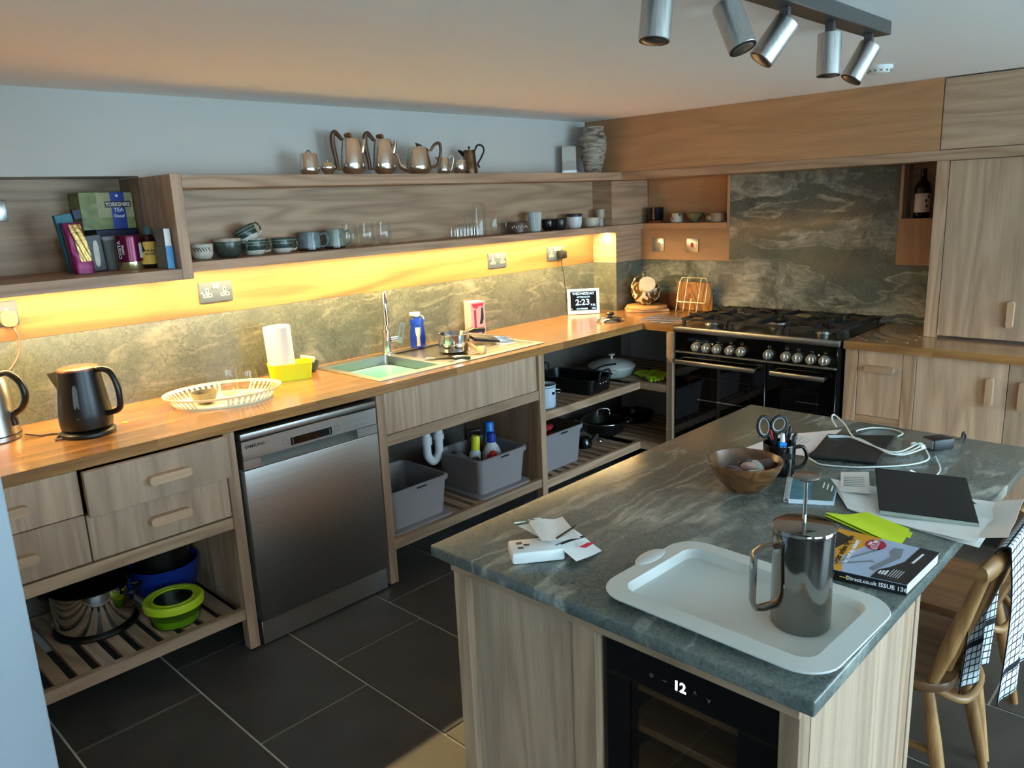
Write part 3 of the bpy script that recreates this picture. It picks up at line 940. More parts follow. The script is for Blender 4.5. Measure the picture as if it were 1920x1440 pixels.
# ------------------------------------------------------------------ dishwasher
dw = T('dishwasher', 'brushed steel dishwasher under the worktop', 'dishwasher', (-2.865, -0.33, 0))
x0, x1, y = -3.1639, -2.5653, -0.645
part(dw, 'body', M().box(x0 + 0.004, x1 - 0.004, -0.6, -0.04, 0.012, 0.845), 'dark_void')
part(dw, 'door', M().box(x0, x1, y, -0.601, 0.106, 0.712, 0.003, 2), 'steel_z')
pl = part(dw, 'plinth', M().box(x0 + 0.001, x1 - 0.001, -0.63, -0.601, 0.005, 0.101, 0.002), 'steel_x')
part(dw, 'top_strip', M().box(x0, x1, y, -0.601, 0.826, 0.8505, 0.003, 2), 'steel_x')
# control fascia with a scooped handle recess
cpn = M()
cpn.box(x0, x1, y, -0.601, 0.752, 0.8225, 0.002, 1)
cp = part(dw, 'control_panel', cpn, 'steel_x')
part(dw, 'handle_end', M().box(x0, -3.095, y, -0.601, 0.7145, 0.7515, 0.001), 'steel_x')
part(dw, 'handle_end', M().box(-2.665, x1, y, -0.601, 0.7145, 0.7515, 0.001), 'steel_x')
part(dw, 'handle_recess', M().sheet(lambda u, v: (-3.095 + 0.43 * u, y + 0.001 + 0.034 * math.sin(PI * v * 0.5) ** 1.0, 0.7145 + 0.037 * v), 8, 8, 0.001), 'steel_x')
ds = part(cp, 'display', M().box(-2.966, -2.784, y - 0.0015, y + 0.001, 0.762, 0.792), 'black_gloss')
for i, (dx, dz) in enumerate([(-2.957, 0.785), (-2.957, 0.777), (-2.957, 0.769), (-2.793, 0.785), (-2.793, 0.777), (-2.793, 0.769)]):
    part(cp, 'indicator', M().box(dx - 0.003, dx + 0.003, y - 0.0022, y - 0.0016, dz - 0.002, dz + 0.002), 'icon_grey')
for bx_ in (-2.988, -2.76):
    b_ = M()
    for q in ((bx_ - 0.011, bx_ + 0.011, 0.789, 0.7902), (bx_ - 0.011, bx_ + 0.011, 0.7718, 0.773), (bx_ - 0.011, bx_ - 0.0098, 0.773, 0.789), (bx_ + 0.0098, bx_ + 0.011, 0.773, 0.789)):
        b_.box(q[0], q[1], y - 0.0008, y - 0.0001, q[2], q[3])
    part(cp, 'button_outline', b_, 'icon_grey')
txt(cp, 'lettering', 'SAMSUNG', 0.0165, 'ink_black', (-3.112, y - 0.0008, 0.8), (1, 0, 0), (0, 0, 1), bold=True, squeeze=1.05)

# ------------------------------------------------------------------ sink unit
su = T('sink_unit', 'open oak base unit under the sink with a plain front panel', 'cabinet', (-2.03, -0.31, 0))
foot(su, -2.5515, -2.510, -0.633, -0.59, HT - 0.0005)
foot(su, -1.5402, -1.499, -0.633, -0.59, HT - 0.0005)
part(su, 'front_panel', M().box(-2.5085, -1.556, FY, -0.606, 0.685, HT - 0.0005, 0.001), 'front_z')
part(su, 'panel_stile', M().box(-1.5555, -1.5408, -0.615, -0.606, 0.685, HT - 0.001), 'oak_z')
part(su, 'rail', M().box(-2.5095, -1.5405, -0.627, -0.6, 0.634, 0.6825, 0.001), 'oak_x')
part(su, 'shelf_rail', M().box(-2.5095, -1.5405, -0.627, -0.6, 0.16, 0.206, 0.001), 'oak_x')
part(su, 'shelf_rail', M().box(-2.5095, -1.5405, -0.06, -0.035, 0.16, 0.206, 0.001), 'oak_x')
slats(su, -2.509, -1.541, -0.599, -0.061, 0.203, start=0.02)
part(su, 'side_panel', M().box(-1.535, -1.512, -0.589, -0.061, 0.15, HT - 0.001), 'oak_z')
part(su, 'side_panel', M().box(-2.545, -2.53, -0.589, -0.061, 0.15, HT - 0.001), 'oak_z')
part(su, 'back_panel', M().box(-2.529, -1.536, -0.034, -0.022, 0.14, HT - 0.16), 'carcass')

# ------------------------------------------------------------------ corner unit
cu_ = T('corner_unit', 'open oak corner unit with two slatted shelves of pans', 'cabinet', (-0.9, -0.4, 0))
part(cu_, 'shelf_rail', M().box(-1.4985, -0.645, -0.627, -0.602, 0.512, 0.556, 0.001), 'oak_x')
part(cu_, 'shelf_rail', M().box(-1.4985, -0.645, -0.627, -0.602, 0.14, 0.186, 0.001), 'oak_x')
for z0, z1 in ((0.512, 0.556), (0.14, 0.186)):
    part(cu_, 'return_rail', M().box(-0.6445, -0.62, -0.8075, -0.602, z0, z1, 0.001), 'oak_y')
    part(cu_, 'shelf_rail', M().box(-1.4985, -0.04, -0.06, -0.035, z0, z1), 'oak_x')
    slats(cu_, -1.498, -0.66, -0.6015, -0.061, z1 - 0.003, start=0.02)
    slats(cu_, -0.80, -0.10, -0.619, -0.05, z1 - 0.003, axis='x', start=0.02) if False else None
    slats(cu_, -0.64, -0.05, -0.80, -0.061, z1 - 0.003, start=0.03)
lg = part(cu_, 'leg', M().box(-0.645, -0.60, -0.847, -0.808, 0.012, HT - 0.0005, 0.0012), 'oak_z')
part(cu_, 'side_panel', M().box(-0.599, -0.05, -0.846, -0.828, 0.1, HT - 0.001), 'carcass')
part(cu_, 'back_panel', M().box(-1.498, -0.02, -0.034, -0.022, 0.1, HT - 0.001), 'carcass')
part(cu_, 'liner_panel', M().box(-1.4985, -1.4935, -0.589, -0.061, 0.15, HT - 0.001), 'oak_z')

# ------------------------------------------------------------------ range cooker
rc = T('range_cooker', 'black and steel range cooker with ten knobs and gas hob', 'cooker', (-0.3, -1.32, 0))
YA, YZ, XF = -0.8535, -1.7855, -0.625
part(rc, 'body', M().box(-0.60, -0.022, YZ, YA, 0.03, 0.872), 'black_satin')
part(rc, 'side_strip', M().box(-0.624, -0.6005, YZ, YZ + 0.013, 0.06, 0.872), 'black_satin')
for yy in (YA - 0.06, YZ + 0.06):
    part(rc, 'foot', M().cyl((-0.52, yy, 0), (-0.52, yy, 0.0295), 0.02), 'black_plastic')
tp = part(rc, 'hob_top', M().box(-0.615, -0.022, YZ, YA, 0.8725, 0.9035, 0.002), 'black_enamel')
part(rc, 'front_trim', M().box(-0.645, -0.6155, YZ, YA, 0.8735, 0.905, 0.004, 2), 'satin_steel')
part(rc, 'rear_trim', M().box(-0.0215, -0.001, YZ, YA, 0.88, 0.912, 0.002), 'satin_steel')
cpl = part(rc, 'control_panel', M().box(XF, -0.6005, YZ + 0.0135, YA, 0.7665, 0.8725, 0.002), 'black_gloss')
part(rc, 'trim_line', M().box(XF - 0.012, -0.6005, YZ + 0.0135, YA, 0.756, 0.766, 0.001), 'satin_steel')
KY = [-0.995, -1.058, -1.123, -1.2, -1.265, -1.419, -1.514, -1.576, -1.645, -1.712]
for i, ky in enumerate(KY):
    k = M()
    k.tube([(XF - 0.001, ky, 0.799), (XF - 0.012, ky, 0.799), (XF - 0.012, ky, 0.799), (XF - 0.032, ky, 0.799), (XF - 0.034, ky, 0.799)], [0.026, 0.025, 0.0235, 0.0215, 0.0195], 24)
    kn = part(rc, 'knob', k, 'knob_steel')
    part(kn, 'grip', M().box(XF - 0.040, XF - 0.0335, ky - 0.004, ky + 0.004, 0.776, 0.820, 0.002), 'knob_steel')
    part(cpl, 'marking', M().box(XF - 0.0006, XF - 0.00005, ky - 0.008, ky + 0.008, 0.8335, 0.8355), 'icon_grey')
    if 3 <= i <= 7:
        part(cpl, 'marking', M().box(XF - 0.0006, XF - 0.00005, ky - 0.007, ky - 0.005, 0.838, 0.846), 'icon_grey')
        part(cpl, 'marking', M().box(XF - 0.0006, XF - 0.00005, ky + 0.005, ky + 0.007, 0.838, 0.846), 'icon_grey')
for ky in (-1.09, -1.68):
    part(cpl, 'pilot_light', M().cyl((XF - 0.002, ky, 0.822), (XF - 0.0001, ky, 0.822), 0.004), 'white_plastic')
def oven_door(y0, y1, h0, h1, rk):
    d = part(rc, 'oven_door', M().box(XF, -0.6005, y1, y0, 0.10, 0.752, 0.003), 'oven_glass')
    hz = 0.7105
    part(d, 'handle', M().box(XF - 0.052, XF - 0.036, h1, h0, hz - 0.012, hz + 0.012, 0.003, 2), 'satin_steel')
    for hy in (h0 - 0.008, h1 + 0.008):
        part(d, 'handle_bracket', M().box(XF - 0.0358, XF - 0.0002, hy - 0.008, hy + 0.008, hz - 0.009, hz + 0.009, 0.002), 'black_satin')
    wn = M(); o = 0.09
    for q in ((y1 + o, y0 - o, 0.623, 0.6245), (y1 + o, y0 - o, 0.25, 0.2515), (y1 + o, y1 + o + 0.0015, 0.2515, 0.623), (y0 - o - 0.0015, y0 - o, 0.2515, 0.623)):
        wn.box(XF - 0.0004, XF - 0.00005, q[0], q[1], q[2], q[3])
    part(d, 'window_outline', wn, 'black_plastic')
    part(d, 'rack_edge', M().box(XF - 0.0012, XF - 0.00005, rk[1], rk[0], rk[2] - 0.0025, rk[2] + 0.0025), 'chrome')
oven_door(YA - 0.002, -1.4015, -0.882, -1.362, (-1.0, -1.275, 0.497))
oven_door(-1.4065, YZ + 0.0138, -1.445, -1.73, (-1.572, -1.688, 0.569))
# burners and pan supports
for bx_, by_, r in ((-0.46, -1.0, 0.040), (-0.19, -1.0, 0.034), (-0.32, -1.32, 0.055), (-0.46, -1.63, 0.034), (-0.19, -1.63, 0.044)):
    bn = part(rc, 'burner', M().lathe([(0, 0.9037), (r * 1.25, 0.9037), (r * 1.2, 0.909), (r, 0.911), (r, 0.9225), (r * 0.9, 0.924), (0, 0.924)], 28, (bx_, by_, 0)), 'satin_steel')
    part(bn, 'burner_cap', M().lathe([(0, 0.9242), (r * 0.9, 0.9242), (r * 0.93, 0.929), (r * 0.8, 0.932), (0, 0.9325)], 28, (bx_, by_, 0)), 'black_enamel')
def bar(m, a, b, w=0.011, z0=0.934, z1=0.948):
    """flat cast bar between two xy points"""
    A = Vector((a[0], a[1], 0)); B = Vector((b[0], b[1], 0)); d = (B - A).normalized(); s_ = Vector((-d.y, d.x, 0)) * w / 2
    za0 = a[2] if len(a) > 2 else z1; zb0 = b[2] if len(b) > 2 else z1
    v = [A - s_, A + s_, B + s_, B - s_]
    lo = [Vector((p.x, p.y, z0)) for p in v]
    hi = [Vector((v[0].x, v[0].y, za0)), Vector((v[1].x, v[1].y, za0)), Vector((v[2].x, v[2].y, zb0)), Vector((v[3].x, v[3].y, zb0))]
    m.add(lo + hi, [(3, 2, 1, 0), (4, 5, 6, 7), (0, 1, 5, 4), (1, 2, 6, 5), (2, 3, 7, 6), (3, 0, 4, 7)])
for gi, (ya, yb) in enumerate(((-1.155, -0.872), (-1.475, -1.165), (-1.768, -1.485))):
    m = M(); xa, xb = -0.592, -0.045; ym = (ya + yb) / 2
    for q in (((xa, ya + .006), (xb, ya + .006)), ((xa, yb - .006), (xb, yb - .006)), ((xa + .006, ya), (xa + .006, yb)), ((xb - .006, ya), (xb - .006, yb))):
        bar(m, *q)
    for cxx in ((-0.46, -0.19) if gi != 1 else (-0.32,)):
        L = 0.13 if gi != 1 else 0.26
        bar(m, (cxx, yb, 0.955), (cxx, ym + 0.03, 0.962)); bar(m, (cxx, ya, 0.955), (cxx, ym - 0.03, 0.962))
        bar(m, (cxx - L, ym, 0.955), (cxx - 0.03, ym, 0.962)); bar(m, (cxx + L, ym, 0.955), (cxx + 0.03, ym, 0.962))
    if gi != 1: bar(m, (-0.325, ya), (-0.325, yb))
    pg = part(rc, 'pan_support', m, 'cast_iron', smooth=0)
    for fx in (xa + 0.01, xb - 0.01):
        for fy in (ya + 0.012, yb - 0.012):
            part(pg, 'support_foot', M().box(fx - 0.008, fx + 0.008, fy - 0.007, fy + 0.007, 0.9038, 0.934), 'cast_iron')
    # upturned horn tips along the edge
    hm = M()
    for fx in (-0.5, -0.42, -0.23, -0.15) if gi != 1 else (-0.47, -0.17):
        for fy, dr in ((ya + 0.006, 1), (yb - 0.006, -1)):
            bar(hm, (fx, fy - 0.006 * dr, 0.968), (fx, fy + 0.035 * dr, 0.95), 0.009, 0.946)
    part(pg, 'horns', hm, 'cast_iron', smooth=0)

# ------------------------------------------------------------------ base units right of the range
rb = T('base_cabinet', 'pale oak base cabinet with a drawer and doors right of the range', 'cabinet', (-0.3, -2.7, 0))
part(rb, 'leg', M().box(-0.605, -0.56, -1.860, -1.8005, 0.0, HT - 0.0005, 0.0012), 'oak_z')
part(rb, 'leg', M().box(-0.605, -0.56, -2.123, -2.0675, 0.0, HT - 0.0005, 0.0012), 'oak_z')
part(rb, 'carcass', M().box(-0.559, -0.03, -3.6, -1.802, 0.1, HT - 0.001), 'carcass')
d = part(rb, 'drawer', M().box(-0.602, -0.5825, -2.0655, -1.863, 0.545, HT - 0.002, 0.001), 'front_z')
part(d, 'handle', M().prism(rrect(-2.033, -1.898, 0.767, 0.795, 0.013), -0.628, -0.6022, 'yz'), 'handle_wood_y')
part(rb, 'rail', M().box(-0.602, -0.575, -2.067, -1.8605, 0.498, 0.543, 0.001), 'oak_y')
part(rb, 'drawer', M().box(-0.602, -0.5825, -2.0655, -1.863, 0.165, 0.496, 0.001), 'front_z')
part(rb, 'bottom_rail', M().box(-0.602, -0.57, -3.6, -1.8605, 0.108, 0.163, 0.001), 'oak_y')
part(rb, 'kickboard', M().box(-0.545, -0.53, -3.6, -1.8605, 0.001, 0.0998), 'dark_void')
for a, b, hy in ((-2.4905, -2.1255, -2.4285), (-2.859, -2.4935, -2.553), (-3.226, -2.862, -3.16), (-3.594, -3.229, -3.29)):
    d = part(rb, 'door', M().box(-0.602, -0.5825, a, b, 0.166, HT - 0.002, 0.001), 'front_z')
    part(d, 'handle', M().prism(rrect(hy - 0.014, hy + 0.014, 0.668, 0.795, 0.0135), -0.628, -0.6022, 'yz'), 'handle_wood_z')
# ------------------------------------------------------------------ island
HI = 0.9099; IT = HI - 0.0275
isl = T('kitchen_island', 'oak kitchen island with a grey-green stone top and a drinks cooler', 'island', (-2.7, -2.43, 0))
part(isl, 'stone_top', M().box(-3.4221, -1.9664, -2.8539, -2.0043, IT, HI, 0.004, 3), 'stone_island')
part(isl, 'apron', M().box(-3.388, -3.36, -2.8185, -2.028, 0.845, IT - 0.0005, 0.001), 'oak_y')
part(isl, 'leg', M().box(-3.384, -3.34, -2.072, -2.032, 0.0, 0.8445, 0.0012), 'oak_z')
part(isl, 'end_panel', M().box(-3.366, -3.352, -2.365, -2.0725, 0.03, 0.8445), 'front_z')
part(isl, 'stile', M().box(-3.38, -3.352, -2.4215, -2.3655, 0.0, 0.8445, 0.001), 'oak_z')
part(isl, 'stile', M().box(-3.384, -3.345, -2.8185, -2.785, 0.0, 0.8445, 0.0012), 'oak_z')
part(isl, 'side_panel', M().box(-3.3445, -2.916, -2.8195, -2.804, 0.02, IT - 0.0005), 'front_z')
part(isl, 'stile', M().box(-2.9145, -2.845, -2.8165, -2.78, 0.0, IT - 0.0005, 0.001), 'oak_z')
part(isl, 'end_stile', M().box(-2.844, -2.822, -2.8195, -2.4, 0.0, IT - 0.0005, 0.001), 'front_z')
part(isl, 'back_panel', M().box(-2.8215, -2.03, -2.36, -2.342, 0.02, IT - 0.0005), 'front_z')
part(isl, 'inner_panel', M().box(-3.35, -2.03, -2.05, -2.032, 0.02, IT - 0.0005), 'oak_z')
part(isl, 'end_panel', M().box(-2.0295, -2.01, -2.36, -2.032, 0.0, IT - 0.0005), 'front_z')
plain('added_cooler_glow', (240, 240, 230), 0.5, emit=(255, 240, 214), estr=6.0)  # glow for an added, unseen source that brightens the cooler shelves
# drinks cooler built into the island's end
wc = T('drinks_cooler', 'black glass-door drinks cooler built into the island end', 'drinks cooler', (-3.1, -2.6, 0))
CY0, CY1, CX = -2.7835, -2.4245, -3.362
cb = M()
cb.box(-2.86, -2.85, CY0, CY1, 0.02, 0.842); cb.box(CX + 0.03, -2.86, CY0, CY0 + 0.012, 0.02, 0.842); cb.box(CX + 0.03, -2.86, CY1 - 0.012, CY1, 0.02, 0.842)
cb.box(CX + 0.03, -2.86, CY0 + 0.012, CY1 - 0.012, 0.83, 0.842); cb.box(CX + 0.03, -2.86, CY0 + 0.012, CY1 - 0.012, 0.02, 0.032)
part(wc, 'housing', cb, 'black_plastic', smooth=0)
wy0, wy1, wz0, wz1 = -2.7055, -2.487, 0.15, 0.758
df = M()
df.box(CX, CX + 0.028, CY0 + 0.003, wy0, 0.03, 0.838, 0.0); df.box(CX, CX + 0.028, wy1, CY1 - 0.003, 0.03, 0.838)
df.box(CX, CX + 0.028, wy0, wy1, wz1, 0.838); df.box(CX, CX + 0.028, wy0, wy1, 0.03, wz0)
door = part(wc, 'door_frame', df, 'oven_glass', smooth=0)
part(door, 'pane', M().box(CX + 0.002, CX + 0.006, wy0, wy1, wz0, wz1), 'cooler_glass')
for z in (0.726, 0.638, 0.55, 0.46, 0.37, 0.28):
    part(wc, 'shelf', M().box(CX + 0.034, CX + 0.42, CY0 + 0.03, CY1 - 0.03, z - 0.011, z + 0.006, 0.002), 'oiled_y')
part(wc, 'added_glow_strip', M().box(CX + 0.05, CX + 0.06, CY0 + 0.05, CY1 - 0.05, 0.822, 0.828), 'added_cooler_glow')  # added light strip, hidden behind the door frame top
txt(door, 'temperature_display', '12', 0.026, 'display_white', (CX - 0.0006, -2.5935, 0.7885), (0, -1, 0), (0, 0, 1), bold=True)
for iy, s in ((-2.535, 'o'), (-2.563, '~'), (-2.624, '^'), (-2.651, 'v')):
    txt(door, 'touch_icon', s, 0.016, 'icon_grey', (CX - 0.0006, iy, 0.7885), (0, -1, 0), (0, 0, 1))

# ------------------------------------------------------------------ things on the island
# silicone tray
tr = T('serving_tray', 'translucent white silicone tray under the coffee press', 'tray', (-3.24, -2.64, HI))
A = Vector((-3.373, -2.448)); B = Vector((-3.092, -2.444)); Cc = Vector((-3.384, -2.842))
o_ = rrect(-0.152, 0.152, -0.218, 0.218, 0.055, 7)
def ring(k, z): return ([(a * (1 + (k) / 0.152 * 0 ) + math.copysign(k, a) if abs(a) > 1e-9 else a, b + math.copysign(k, b)) for a, b in o_], z)
def shr(x, y, r, z): return (rrect(-0.150 + x, 0.150 - x, -0.216 + y, 0.216 - y, r, 7), z)
tm = M()
tub(tm, [shr(0.045, 0.045, 0.02, 0.0), shr(0.04, 0.04, 0.024, 0.004), shr(0.034, 0.034, 0.03, 0.0185), shr(0.0, 0.0, 0.06, 0.0175), shr(-0.001, -0.001, 0.06, 0.0195), shr(0.0, 0.0, 0.06, 0.0215), shr(0.036, 0.036, 0.03, 0.0225), shr(0.044, 0.044, 0.022, 0.0065), shr(0.05, 0.05, 0.02, 0.0045)], None)
tm.rot(-0.03, 'Z').move(-3.243, -2.645, HI + 0.0003)
part(tr, 'tray_body', tm, 'silicone')
tm = M(); tub(tm, [(oval(-3.213, -2.424, 0.044, 0.03), HI + 0.0178), (oval(-3.213, -2.422, 0.044, 0.03), HI + 0.0215)], None)
tm2 = M(); tm2.ball((-3.212, -2.432, HI + 0.0205), 0.045, 0.020, 0.0065, 24, 10)
part(tr, 'grip_tab', tm2, 'silicone')
# steel cafetiere standing on the tray
px, py, pz = -3.235, -2.748, HI + 0.0054
cf = T('coffee_press', 'polished steel coffee press standing on the white tray', 'coffee press', (px, py, pz))
part(cf, 'body', M().lathe([(0, 0), (0.046, 0), (0.0485, 0.003), (0.0485, 0.150), (0.0495, 0.166), (0.0495, 0.169), (0.047, 0.169), (0.046, 0.16), (0, 0.16)], 40), 'polished_steel', world=False)
ld = part(cf, 'lid', M().lathe([(0, 0.1692), (0.0505, 0.1692), (0.051, 0.172), (0.0495, 0.1765), (0.044, 0.1785), (0, 0.1785)], 40), 'polished_steel', world=False)
part(cf, 'plunger_rod', M().cyl((0, 0, 0.1787), (0, 0, 0.252), 0.0032, n=12), 'chrome', world=False)
part(cf, 'plunger_knob', M().lathe([(0, 0.2522), (0.006, 0.2522), (0.012, 0.256), (0.02, 0.258), (0.0215, 0.2605), (0.02, 0.263), (0, 0.2645)], 28), 'polished_steel', world=False)
hd = M(); dv = Vector((-0.80, 0.6, 0)).normalized()
pts = [dv * 0.046 + Vector((0, 0, 0.145)), dv * 0.070 + Vector((0, 0, 0.145)), dv * 0.086 + Vector((0, 0, 0.136)), dv * 0.087 + Vector((0, 0, 0.12)), dv * 0.087 + Vector((0, 0, 0.05)), dv * 0.083 + Vector((0, 0, 0.038)), dv * 0.07 + Vector((0, 0, 0.036)), dv * 0.046 + Vector((0, 0, 0.040))]
hd.tube(pts, 0.0035, 8, flat=3.4, up=(0, 0, 1)); part(cf, 'handle', hd, 'polished_steel', world=False, smooth=60)
spt = M(); sv = Vector((0.8, -0.6, 0)).normalized(); sd = Vector((0.6, 0.8, 0))
spt.add([sv * 0.048 + sd * 0.02 + Vector((0, 0, 0.167)), sv * 0.048 - sd * 0.02 + Vector((0, 0, 0.167)), sv * 0.064 + Vector((0, 0, 0.170)), sv * 0.048 + Vector((0, 0, 0.145))], [(0, 1, 2), (1, 3, 2), (3, 0, 2), (0, 3, 1)])
part(cf, 'spout', spt, 'polished_steel', world=False, smooth=0)

# wooden bowl of pebbles
bx_, by_ = -2.712, -2.372
bw = T('wooden_bowl', 'turned dark wooden bowl filled with pebbles', 'bowl', (bx_, by_, HI))
part(bw, 'bowl_shell', M().lathe([(0, 0.0005), (0.040, 0.0005), (0.044, 0.004), (0.065, 0.026), (0.083, 0.054), (0.0905, 0.072), (0.0905, 0.076), (0.087, 0.077), (0.080, 0.060), (0.062, 0.032), (0.04, 0.016), (0, 0.012)], 40), 'bowl_wood', world=False)
prng = random.Random(11)
peb = [(-0.03, 0.016, 'peb_plum', 0.027), (-0.004, 0.03, 'peb_dark', 0.025), (0.03, 0.022, 'peb_pink', 0.018), (0.0, -0.008, 'peb_pink', 0.02), (0.028, -0.022, 'peb_white', 0.021), (-0.016, -0.03, 'peb_white', 0.019), (0.045, -0.002, 'peb_white', 0.018), (0.05, -0.03, 'peb_plum', 0.022), (-0.042, -0.008, 'peb_white', 0.013), (0.014, 0.008, 'peb_dark', 0.02)]
pn = ['large plum-grey pebble at the left of the wooden bowl', 'dark pebble at the back left of the wooden bowl', 'pinkish pebble at the back of the wooden bowl', 'pinkish pebble in the middle of the wooden bowl', 'off-white pebble right of the middle in the wooden bowl', 'off-white pebble at the front of the wooden bowl', 'off-white pebble at the back right of the wooden bowl', 'plum-grey pebble at the right edge of the wooden bowl', 'tiny off-white pebble at the front left of the wooden bowl', 'dark pebble lying in the middle of the wooden bowl']
for i, (ax_, ay_, mt, r) in enumerate(peb):
    m = M(); m.ball((0, 0, 0), r, r * prng.uniform(0.65, 0.85), r * prng.uniform(0.5, 0.65), 14, 8)
    m.rot(prng.uniform(-0.5, 0.5), 'X').rot(prng.uniform(-0.5, 0.5), 'Y').rot(prng.uniform(0, 3), 'Z')
    d_ = math.hypot(ax_, ay_)
    solo('pebble', m, mt, pn[i], 'pebble', (bx_ + ax_, by_ + ay_, HI + 0.046 + 0.25 * max(0, d_ - 0.02) + (0.012 if i in (3, 9) else 0)), group='pebbles in the wooden bowl', world=False)

# black pen mug
mx, my = -2.556, -2.386
mg = T('pen_mug', 'black glazed mug holding scissors and pens', 'mug', (mx, my, HI))
part(mg, 'mug_body', M().lathe([(0, 0.0005), (0.036, 0.0005), (0.0395, 0.003), (0.041, 0.08), (0.0405, 0.0825), (0.038, 0.082), (0.037, 0.006), (0, 0.005)], 32), 'black_gloss', world=False)
hv = Vector((0.62, -0.78, 0))
m = M(); m.tube(cr([hv * 0.039 + Vector((0, 0, 0.07)), hv * 0.06 + Vector((0, 0, 0.07)), hv * 0.07 + Vector((0, 0, 0.045)), hv * 0.058 + Vector((0, 0, 0.02)), hv * 0.038 + Vector((0, 0, 0.014))], 5), 0.0048, 10, flat=1.5)
part(mg, 'handle', m, 'black_gloss', world=False, smooth=60)
# frame facing the camera for the scissors
rt = Vector((0.69, -0.72, 0)); 
def sc_pt(a, z, d=0.0): return Vector((mx, my, HI)) + rt * a + Vector((0, 0, z)) + Vector((-0.72, -0.69, 0)) * d
sc = T('scissors', 'black-handled scissors with grey grips in the pen mug', 'scissors', (mx, my, HI + 0.012))
def loop(cx, cz, a, b, rot, r, d):
    out = []
    for i in range(24):
        t = 2 * PI * i / 24; p = a * math.cos(t); q = b * math.sin(t)
        out.append(sc_pt(cx + p * math.cos(rot) - q * math.sin(rot), cz + p * math.sin(rot) + q * math.cos(rot), d))
    return out
for cx, cz, a, b, rot, d in ((-0.041, 0.128, 0.0165, 0.027, 0.12, 0.0), (-0.004, 0.133, 0.019, 0.022, -0.4, 0.003)):
    hnd = part(sc, 'handle_loop', M().tube(loop(cx, cz, a, b, rot, 0, d), 0.0042, 8, closed=True), 'black_plastic', smooth=60)
    part(hnd, 'grip_lining', M().tube(loop(cx, cz, a - 0.0036, b - 0.0036, rot, 0, d), 0.0022, 6, closed=True), 'scissor_grey', smooth=60)
part(sc, 'shank', M().tube([sc_pt(-0.03, 0.105), sc_pt(-0.016, 0.085), sc_pt(-0.012, 0.05)], [0.006, 0.007, 0.007], 8), 'black_plastic')
part(sc, 'shank', M().tube([sc_pt(-0.012, 0.113, .003), sc_pt(-0.012, 0.085, .003), sc_pt(-0.016, 0.05, .003)], [0.006, 0.007, 0.007], 8), 'black_plastic')
part(sc, 'accent', M().tube([sc_pt(-0.026, 0.12, .004), sc_pt(-0.019, 0.095, .005)], 0.0025, 6), 'red_plastic')
part(sc, 'blade', M().tube([sc_pt(-0.013, 0.05, .001), sc_pt(-0.013, 0.008, .001)], [0.006, 0.002], 6), 'chrome')
def pen(a0, z0, a1, z1, d, r, mt, lab, cap=None):
    t = T('pen', lab, 'pen', sc_pt(a0, z0, d), group='pens in the black mug')
    p0, p1 = sc_pt(a0, z0, d), sc_pt(a1, z1, d)
    part(t, 'barrel', M().tube([p0, p0.lerp(p1, 0.8)], r, 10), mt)
    part(t, 'cap', M().tube([p0.lerp(p1, 0.802), p0.lerp(p1, 0.97), p1], [r * 1.1, r * 1.05, r * 0.6], 10), cap or mt)
pen(0.006, 0.01, 0.020, 0.114, -0.006, 0.0045, 'pen_red', 'dark red pen leaning in the black mug', 'black_plastic')
pen(0.014, 0.01, 0.032, 0.122, -0.012, 0.0048, 'black_plastic', 'tallest black pen in the black mug')
pen(0.018, 0.01, 0.036, 0.105, 0.010, 0.0055, 'black_plastic', 'thick black marker in the black mug')
pen(0.022, 0.012, 0.043, 0.108, 0.0, 0.0045, 'black_plastic', 'black pen with silver ring at the mug handle side')
fl = T('correction_bottle', 'bright blue correction fluid bottle in the black mug', 'bottle', sc_pt(0.002, 0.05, 0.018))
part(fl, 'bottle_body', M().tube([sc_pt(0.002, 0.05, 0.016), sc_pt(0.002, 0.088, 0.016), sc_pt(0.002, 0.09, 0.016)], [0.012, 0.012, 0.009], 4, up=(rt + Vector((-.72, -.69, 0)))), 'pen_blue', smooth=0)
part(fl, 'cap', M().tube([sc_pt(0.002, 0.0902, 0.016), sc_pt(0.002, 0.112, 0.016)], [0.0065, 0.005], 10), 'white_plastic')

# papers, folder, cables, charger
def quad_sheet(p00, p10, p11, p01, z, curl=0.0, th=0.0004, nu=10, nv=10, waves=None):
    a, b, c, d = (Vector((p[0], p[1], 0)) for p in (p00, p10, p11, p01))
    def fn(u, v):
        p = a.lerp(b, u).lerp(d.lerp(c, u), v)
        zz = z + (waves(u, v) if waves else 0)
        return (p.x, p.y, zz)
    return M().sheet(fn, nu, nv, th)
pp = T('paper_sheet', 'printed white sheet behind the pen mug', 'paper', (-2.29, -2.3, HI))
part(pp, 'sheet', quad_sheet((-2.418, -2.222), (-2.234, -2.245), (-2.11, -2.375), (-2.39, -2.385), HI + 0.0012, waves=lambda u, v: 0.010 * max(0, u * v - 0.25) ** 1.2), 'paper_pink')
for i in range(7):
    t = 0.18 + i * 0.1
    a = Vector((-2.36, -2.235, 0)).lerp(Vector((-2.33, -2.37, 0)), t); b = Vector((-2.25, -2.25, 0)).lerp(Vector((-2.2, -2.36, 0)), t)
    part(pp, 'print_line', M().tube([(a.x, a.y, HI + 0.0019), (b.x, b.y, HI + 0.0024)], 0.0008, 4), 'icon_grey')
fo = T('tablet_folder', 'black keyboard folder lying on the island', 'folder', (-2.25, -2.45, HI))
fq = [(-2.392, -2.40), (-2.18, -2.36), (-2.087, -2.517), (-2.345, -2.558)]
m = M(); m.prism([fq[0], fq[3], fq[2], fq[1]], HI + 0.0008, HI + 0.0085); part(fo, 'cover', m, 'folder_black', smooth=0)
